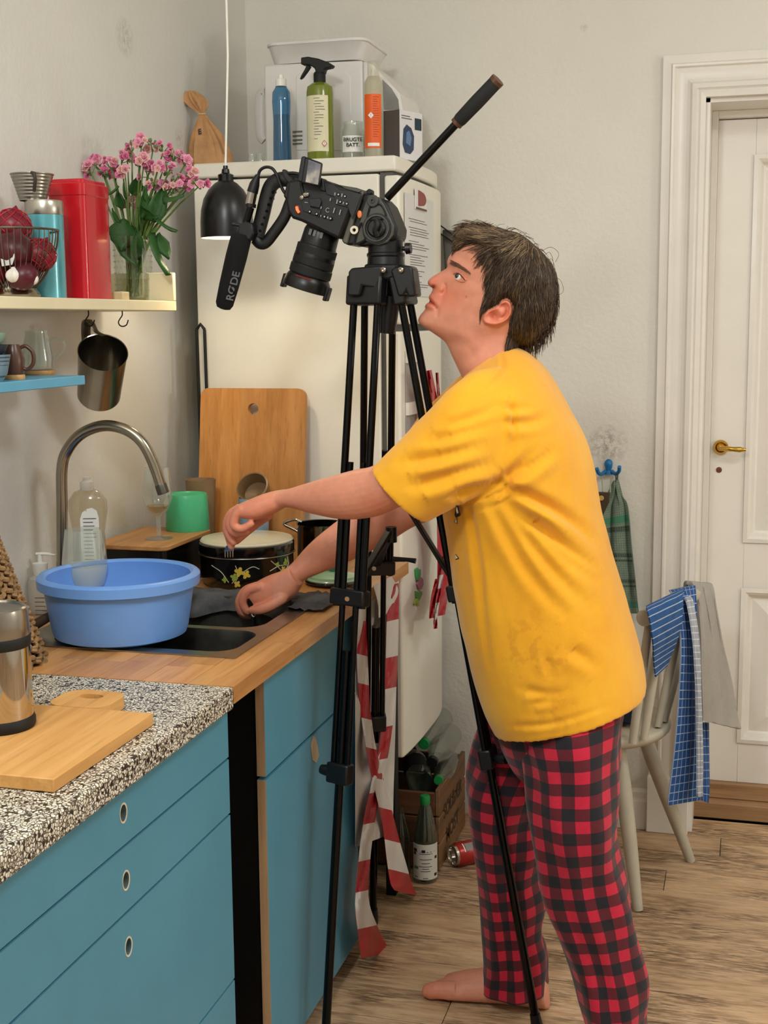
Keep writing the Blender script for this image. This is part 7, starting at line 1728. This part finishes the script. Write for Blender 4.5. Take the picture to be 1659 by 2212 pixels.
for poly in ([(985, 1093), (990, 1093), (994, 1112), (986, 1116), (984, 1110)], [(986, 1198), (991, 1205), (986, 1207)], [(984, 1126), (988, 1120), (988, 1130)]):
    chest(poly, 2.2, m_inkb, 'print_outline', .0012); chest(poly, 0, m_pw, 'print_fill', .002)
chest([(1, 1), (1, 1), (1, 1)], 0, m_pw, 'x', 0) if False else None
mb = MB(); mb.ppx([(893, 1096), (905, 1100), (918, 1118), (922, 1128), (908, 1126), (897, 1112)], YR-.06, YR-.055, YR-.058); mb.build('sleeve_print', mat('orange_print', 'E8641E', .6), shirt, bevel=.001)

# ---- trousers with a woven check, laid out along each leg
m, nt, b = _new('buffalo_check'); uv = nt.nodes.new('ShaderNodeUVMap'); sp_ = nt.nodes.new('ShaderNodeSeparateXYZ'); nt.links.new(uv.outputs[0], sp_.inputs[0])
sx = _math(nt, 'LESS_THAN', _math(nt, 'FRACT', _math(nt, 'MULTIPLY', sp_.outputs[0], 1.0)), .5); sy = _math(nt, 'LESS_THAN', _math(nt, 'FRACT', _math(nt, 'MULTIPLY', sp_.outputs[1], 1.0)), .5)
s2 = _math(nt, 'MULTIPLY', _math(nt, 'ADD', sx, sy), .5)
ck = nt.nodes.new('ShaderNodeValToRGB'); ck.color_ramp.interpolation = 'CONSTANT'; e = ck.color_ramp.elements; e.new(.7)
for el, (p_, c_) in zip(e, ((0, 'C21635'), (.3, '5C0E1C'), (.7, '15121A'))): el.position = p_; el.color = (*lin(c_), 1)
nt.links.new(s2, ck.inputs[0]); nz_ = _noise(nt, _coord(nt, 1), 300, 3)
nt.links.new(_mix(nt, .25, ck.outputs[0], _mix(nt, 1.0, ck.outputs[0], _ramp(nt, nz_, [(.3, (.5, .5, .5)), (.7, (1.3, 1.3, 1.3))]), 'MULTIPLY')), b.inputs['Base Color'])
b.inputs['Roughness'].default_value = .9; b.inputs['Sheen Weight'].default_value = .15; _bump(nt, b, nz_, .3, .001)
m_plaid = m
def trouser(st, circ, sub, n, fold, hem):
    S = stations(st, sub); R = []; U = []; L = 0; prev = None
    for i, (ax, ay, bx, by, yc, hw) in enumerate(S):
        A, B = py(ax, ay, yc), py(bx, by, yc); c = (A+B)/2; e = (A-B)/2
        if prev is not None: L += np.linalg.norm(c-prev)
        prev = c; row = []
        for j in range(n+1):
            t = 2*math.pi*j/n; cs, sn = math.cos(t), math.sin(t); p = c+e*cs*1.0+V(0, hw*sn, 0); nr_ = e/np.linalg.norm(e)*cs+V(0, sn, 0)
            row.append(p+nr_*fold(t if j < n else 0, L)); U.append((circ*j/n, L/.0455))
        R.append(row)
    last = R[-1]; c = np.mean(last[:-1], 0)
    R.append([c+(p-c)*.9 for p in last]); U += U[-(n+1):]; R.append([c+(p-c)*.86+V(0, 0, .05) for p in last]); U += U[-(n+1):]
    return R, U
def f_near(t, L): return 1.5*(0)+.006*math.sin(3*t+L*7)+.005*math.sin(2*t-L*11+1)*min(1, L*2)+.0025*math.sin(7*t+L*16)+.004*math.sin(L*34+2*math.sin(t))*(.3+.7*(math.cos(t) < .2))
def f_far(t, L): return .006*math.sin(3*t-L*8+2)+.004*math.sin(2*t+L*12)*min(1, L*2)+.0025*math.sin(7*t-L*15)+.006*math.sin(L*46)*max(0, -math.cos(t))*(L > .35)
near = [(1095, 1480, 1345, 1450, YL+.10, .10), (1112, 1560, 1350, 1535, YL+.055, .098), (1134, 1645, 1347, 1635, YL+.02, .098), (1146, 1740, 1341, 1740, YL+.005, .10), (1162, 1830, 1344, 1830, YL, .10), (1180, 1920, 1352, 1915, YL, .095), (1208, 2000, 1369, 2000, YL, .09), (1236, 2085, 1384, 2095, YL, .088), (1249, 2155, 1391, 2160, YL, .088), (1264, 2225, 1397, 2225, YL, .088), (1272, 2290, 1400, 2285, YL, .09)]
far = [(1080, 1480, 1320, 1450, YRL-.10, .10), (1044, 1550, 1290, 1540, YRL-.04, .10), (1016, 1630, 1250, 1640, YRL-.01, .10), (1003, 1700, 1205, 1720, YRL, .108), (1018, 1800, 1178, 1810, YRL, .10), (1036, 1900, 1166, 1900, YRL, .092), (1049, 1990, 1169, 1985, YRL, .088), (1056, 2070, 1176, 2060, YRL, .086), (1050, 2106, 1185, 2106, YRL, .088), (1047, 2122, 1191, 2134, YRL, .09)]
trs = MB(); uvs = []
seat_ = [(1075, 1470, 1355, 1445, PYM, .165), (1070, 1530, 1356, 1505, PYM, .172), (1085, 1590, 1345, 1575, PYM, .16), (1110, 1650, 1320, 1650, PYM, .12), (1140, 1690, 1290, 1690, PYM, .06)]
for st, fo_ in ((near, f_near), (far, f_far), (seat_, lambda t, L: .003*math.sin(3*t+L*20))):
    R, U = trouser(st, 11.0, 6, 64, fo_, True); n1 = len(R[0]); k0 = len(trs.v)
    vs_ = [p for r in R for p in r]; fs_ = [(i*n1+j, i*n1+j+1, (i+1)*n1+j+1, (i+1)*n1+j) for i in range(len(R)-1) for j in range(n1-1)]
    trs.add(vs_, fs_); uvs += U
tm = trs.mesh('trousers'); uvl = tm.uv_layers.new(name='UVMap'); ua = np.array(uvs)
vi = np.empty(len(tm.loops), int); tm.loops.foreach_get('vertex_index', vi); uvl.data.foreach_set('uv', ua[vi].astype(np.float32).ravel())
tro = child_mesh(tm, 'trousers', m_plaid)

# ---- hair: cap following the skull, then locks
hair_out = [(983, 545), (976, 535), (984, 508), (1000, 492), (1026, 485), (1050, 490), (1072, 490), (1095, 497), (1122, 504), (1146, 522), (1168, 543), (1186, 566), (1197, 592), (1202, 622), (1200, 655), (1193, 685), (1178, 710), (1160, 730), (1138, 745), (1109, 744)]
hair_in = [(1095, 733), (1098, 706), (1107, 682), (1107, 660), (1098, 648), (1086, 647), (1070, 660), (1056, 668), (1046, 664), (1048, 648), (1055, 620), (1061, 590), (1062, 560), (1056, 540), (1040, 530), (1018, 525), (998, 532)]
HO = catmull(np.array(hair_out, float), 4); HI = catmull(np.array(hair_in, float), 3); HP = dense(np.vstack([HO, HI]), 3.0)
def hair_h(P):
    dO = dist_poly(P, HO, False); dI = dist_poly(P, HI, False); h = nw(P, 16)+.010*np.clip(dI/16, 0, 1)-.0015*(1-np.clip(dI/8, 0, 1))
    D = np.clip(h*1000*.62, 5, 48); return h*np.sqrt(np.clip(1-(1-np.minimum(1, dO/D))**2, 0, 1))
def head_only(P):
    return head_h(P, np.where(inside(P, HB), dist_poly(P, HB), 0))
lo, hi = HP.min(0), HP.max(0); gx, gy = np.meshgrid(np.arange(lo[0], hi[0], 3.2), np.arange(lo[1], hi[1], 3.2)); Gp = np.stack([gx.ravel(), gy.ravel()], 1)
Gp = Gp[inside(Gp, HP)]; Gp = Gp[dist_poly(Gp, HP) > 1.8]; P = np.vstack([HP, Gp]); nb_ = len(HP)
res = delaunay_2d_cdt([Vector(p) for p in P], [(i, (i+1) % nb_) for i in range(nb_)], [], 1, 1e-6)
Q = np.array([tuple(v) for v in res[0]]); h = hair_h(Q); h += np.array([mnoise.noise(Vector((q[0]*.05, q[1]*.02, 0))) for q in Q])*.003*np.clip(dist_poly(Q, HO, False)/20, 0, 1); h = np.maximum(h, 0)
nr_ = np.array([py(q[0], q[1], PYM-hh) for q, hh in zip(Q, h)]); fr_ = nr_.copy(); fr_[:, 1] = 2*PYM-nr_[:, 1]
hm = MB(); hm.add(nr_, [tuple(f) for f in res[2]]); hm.add(fr_, [tuple(f)[::-1] for f in res[2]])
m_hair = [mat('hair_brown', '3A2B1E', .7, var=.3, vscale=80), mat('hair_mid', '5E4A35', .45, var=.3, vscale=80), mat('hair_dark', '37291C', .5, var=.3, vscale=80), mat('hair_lit_top', '8A7152', .45, var=.3, vscale=80)]  # last and palest: light on the top-front hair put into the colour
hair = hm.build('hair', m_hair[0], per, angle=180)
crown = np.array([1150., 548.]); rs = np.random.RandomState(11)
GX0, GY0, GS = 955., 470., 3.0; gxx, gyy = np.meshgrid(np.arange(GX0, 1235, GS), np.arange(GY0, 775, GS)); GPT = np.stack([gxx.ravel(), gyy.ravel()], 1)
GIN = inside(GPT, np.array(HP)); GH = np.where(GIN, hair_h(GPT), 0).reshape(gxx.shape); GHD = head_only(GPT).reshape(gxx.shape); GINs = GIN.reshape(gxx.shape)
EARX = np.array([1075., 676.])+(EAR-np.array([1075., 676.]))*1.06
GEAR = inside(GPT, EARX).reshape(gxx.shape)
def gsamp(Gr, P):
    i = np.clip(((P[:, 1]-GY0)/GS).round().astype(int), 0, Gr.shape[0]-1); j = np.clip(((P[:, 0]-GX0)/GS).round().astype(int), 0, Gr.shape[1]-1); return Gr[i, j]
def gbil(Gr, P):
    y = np.clip((P[:, 1]-GY0)/GS, 0, Gr.shape[0]-1.001); x = np.clip((P[:, 0]-GX0)/GS, 0, Gr.shape[1]-1.001); i, j = y.astype(int), x.astype(int); fy, fx = y-i, x-j
    return Gr[i, j]*(1-fy)*(1-fx)+Gr[i+1, j]*fy*(1-fx)+Gr[i, j+1]*(1-fy)*fx+Gr[i+1, j+1]*fy*fx
lk = [MB(), MB(), MB(), MB()]
def strand(start, steps, steplen, lift, rad, side, mi, curl=0., dirf=None, drop=None):
    p = np.array(start, float); pts = []; ph = rs.uniform(0, 6)
    for s in range(steps+1):
        pts.append(p.copy())
        v = p-crown; v = v/(np.linalg.norm(v)+1e-6); top = np.clip((575-p[1])/60, 0, 1)*np.clip((1130-p[0])/60, 0, 1)
        dr = v*(.55+.9*top)+np.array((-.05-.35*top, 1.0-.75*top)); dr += np.array((math.sin(ph+s*.9), math.cos(ph+s*.7)))*curl
        dr = dr+np.array((0, max(0, 1012-p[0])*.035))
        if dirf is not None: dr = dirf(p, s)
        p = p+dr/np.linalg.norm(dr)*steplen
    pts = np.array(pts); keep = int((pts[:, 0] > 974).sum()) if (pts[:, 0] < 974).any() else len(pts)
    if keep < 3: return
    pts = pts[:keep]; steps = len(pts)-1; ear_ = gsamp(GEAR, pts)
    if ear_.any():
        cut = int(np.argmax(ear_)); 
        if cut < 3: return
        pts = pts[:cut]; steps = cut-1
    ins_ = gsamp(GINs, pts); ho = gbil(GHD, pts); hh = np.maximum(np.where(ins_, gbil(GH, pts), 0), ho)
    if (~ins_).any() and ins_.any():
        last = hh[np.where(ins_)[0][-1]]
        for i in range(len(pts)):
            if not ins_[i]: hh[i] = max(ho[i]+.0015, min(hh[i], last), 0)
    prof_l = np.sin(np.linspace(0.15, 1, steps+1)*math.pi*.95)*lift
    W = [py(a, b, PYM-side*(q+l)) for (a, b), q, l in zip(pts, hh, prof_l)]
    rr = np.interp(np.linspace(0, 1, steps+1), [0, .4, 1], [rad*.7, rad, rad*.25]); lk[mi].tube(W, list(rr), 4, caps=False)
roots = []
while len(roots) < 3400:
    c_ = np.stack([rs.uniform(975, 1205, 4000), rs.uniform(484, 748, 4000)], 1); c_ = c_[inside(c_, np.array(HP))]; roots += list(c_)
roots = roots[:3400]
for q in roots:
    L = rs.uniform(5, 8)*(.55 if q[0] < 1015 else 1); strand(q, 7, L, rs.uniform(.001, .005)*(.35 if q[0] < 1025 else 1), rs.uniform(.0004, .00105), 1, (rs.choice([0, 1, 1, 3]) if q[1] < 535 else rs.choice([0, 0, 1, 2])), .34 if q[0] > 1025 else .08)  # upper locks take paler browns, painting in the light on top
for q in roots[:500]:
    strand(q, 5, rs.uniform(5, 8), rs.uniform(.001, .004), rs.uniform(.0008, .0016), -1, rs.choice([0, 1, 2]), .22)
# fringe locks falling forward over the forehead and temple
for i in range(60):
    t = rs.rand(); q = (1012+t*50, 506+rs.uniform(-8, 12)); strand(q, 5, rs.uniform(4.5, 6), rs.uniform(.001, .003), rs.uniform(.0005, .001), rs.choice([1, -1, 1]), rs.choice([0, 1, 3]), .15, dirf=lambda p, s: np.array((-1.0, -.1+.30*s)))
for i in range(26):
    q = (1062+rs.uniform(-6, 8), 535+rs.uniform(-8, 12)); strand(q, 7, rs.uniform(4, 6.5), .003, rs.uniform(.0006, .0012), 1, rs.choice([0, 2]), .1, dirf=lambda p, s: np.array((-1.0+.22*s, .25+.28*s)))
for i in range(46):   # sideburn and nape
    q = (1050+rs.uniform(0, 22), 620+rs.uniform(0, 30)); strand(q, 5, rs.uniform(4, 6.5), .002, rs.uniform(.0006, .0012), 1, rs.choice([0, 2]), .15, dirf=lambda p, s: np.array((-.25, 1.0)))
for i in range(50):
    q = (1100+rs.uniform(0, 55), 700+rs.uniform(0, 25)); strand(q, 5, rs.uniform(4, 6), .003, rs.uniform(.0008, .0016), rs.choice([1, -1]), rs.choice([0, 2]), .15, dirf=lambda p, s: np.array((-.1, 1.0)))
# stray wisps standing off the silhouette
def wisp(pts, r=.00045):
    lk[1].tube(catmull([py(a, b, PYM-rs.uniform(-.03, .03)) for a, b in pts], 5), r, 4, caps=False)
for pts in ([(1165, 545), (1190, 534), (1207, 548), (1200, 566)], [(1172, 556), (1186, 545), (1194, 560), (1196, 585)], [(1178, 566), (1192, 560), (1200, 588), (1196, 605)], [(1190, 595), (1210, 605), (1217, 628), (1204, 640)], [(1192, 600), (1206, 612), (1208, 640), (1200, 652)], [(1180, 572), (1190, 574), (1197, 596)], [(1160, 535), (1180, 548), (1188, 570)], [(1090, 498), (1110, 492), (1128, 505)], [(1060, 494), (1070, 486), (1080, 496)], [(1010, 492), (1025, 481), (1045, 488)], [(1035, 487), (1050, 482), (1068, 492)], [(1100, 497), (1120, 496), (1145, 516)], [(1130, 508), (1150, 518), (1165, 538)]): wisp(pts)
for i in range(46):
    a = rs.uniform(0, 1); q = HO[int(a*(len(HO)-8))+2]; d_ = q-np.array((1100., 610.)); d_ /= np.linalg.norm(d_); tg = np.array((-d_[1], d_[0]))
    wisp([q-d_*6, q+d_*rs.uniform(2, 5)+tg*rs.uniform(2, 8), q+d_*rs.uniform(0, 5)+tg*rs.uniform(8, 20)], rs.uniform(.0003, .0006))
for q, mm in zip(lk, m_hair): q.build('hair_locks', mm, hair, angle=180, kind='stuff')
# ---- brow and eye
bw_ = MB()
for i in range(190):
    t = rs.rand(); a = np.array((972+t*38, 566+t*12+9*t*t))+np.array((rs.uniform(-1, 1), rs.uniform(-5.2, 5.2)*(1-.6*t))); b2 = a+np.array((7, 3.2+2*t))
    ha, hb_ = gbil(GHD, a[None])[0], gbil(GHD, b2[None])[0]; bw_.tube([py(a[0], a[1], PYM-ha-.0004), py((a+b2)[0]/2, (a+b2)[1]/2, PYM-max(ha, hb_)-.0016), py(b2[0], b2[1], PYM-hb_-.0004)], [.0004, .0005, .0002], 4, caps=False)
bw_.build('eyebrow', mat('brow_brown', '7A543F', .7), per)
m_eyew = mat('eye_white', 'E4DCD2', .15, var=.02); m_iris = mat('iris', '2c3a3c', .1)
E0 = np.array([[994., 598.5]]); he = head_only(E0)[0]
for s in (1, -1):
    ec = py(994, 598.5, PYM-s*(he-.0088)) if s == 1 else V(*(lambda p: (p[0], 2*PYM-p[1], p[2]))(py(994, 598.5, PYM-(he-.0088))))
    mb = MB(); mb.sphere(ec, .0112, 24, 16); eye = mb.build('eye', m_eyew, per)
    gz_ = V(-.52, -.80*s, .26); gz_ /= np.linalg.norm(gz_); mb = MB(); mb.sphere(ec+gz_*.0062, .0064, 16, 12); mb.build('iris', m_iris, eye)
m_lid = MATS['skin']
for pts, rr_ in (([(979, 592), (984, 588.5), (990, 588), (997, 592), (1003, 599), (1008, 606)], .0021), ([(983, 602), (989, 606), (996, 608.5), (1006, 608)], .0013)):
    mb = MB(); mb.tube(catmull([py(a, b, PYM-gbil(GHD, np.array([[a, b]], float))[0]-.0012) for a, b in pts], 4), [rr_*.3]+[rr_]*(4*(len(pts)-1)-1)+[rr_*.3], 10); lid = mb.build('eyelid', m_lid, per, angle=180)
    ca_ = lid.data.color_attributes.new('tint', 'FLOAT_COLOR', 'POINT'); ca_.data.foreach_set('color', np.tile(np.array([.97, .86, .84, 1], np.float32), len(lid.data.vertices)))
ls = MB(); lp_ = [(983, 595), (986, 592), (990, 591.2), (996, 595), (1004, 605)]
ls.tube(catmull([py(a, b, PYM-head_only(np.array([[a, b]], float))[0]-.0026) for a, b in lp_], 4), .0009, 5); ls.build('lash_line', m_hair[2], per)

# ---- things he holds
fk = thing('dinner_fork', 'steel dinner fork held upright in the upper hand', 'fork', py(490, 1205, HY+.014))
mb = MB(); fY = HY+.016
mb.tube([py(512, 1120, fY+.01), py(505, 1150, fY+.006), py(498, 1176, fY)], [.003, .0028, .0026], 8, flat=(1.3, .6)); mb.build('handle', m_chrome, fk)
mb = MB(); mb.ppx([(494, 1174), (502, 1175), (505, 1190), (485, 1192), (488, 1180)], fY-.0015, fY+.0015, fY); mb.build('head', m_chrome, fk, bevel=.0008)
for x in (486, 491.5, 497, 502.5): mb = MB(); mb.tube([py(x, 1189, fY), py(x+.5, 1204, fY)], [.0016, .0009], 6); mb.build('tine', m_chrome, fk)
ut = thing('small_utensil', 'small steel utensil with a dark end in the lower hand', 'utensil', py(548, 1356, RY-.02))
mb = MB(); q0, q1 = py(540, 1314, RY-.02), py(547, 1334, RY-.022); mb.tube([q0, q0*.5+q1*.5, q1], [.005, .0085, .0075], 14); mb.build('steel_body', m_chrome, ut)
mb = MB(); q2 = py(549, 1356, RY-.022); mb.tube([q1, q1*.6+q2*.4, q2], [.0072, .0078, .0076], 14, flat=(1.1, .7)); mb.build('dark_end', m_trp, ut)
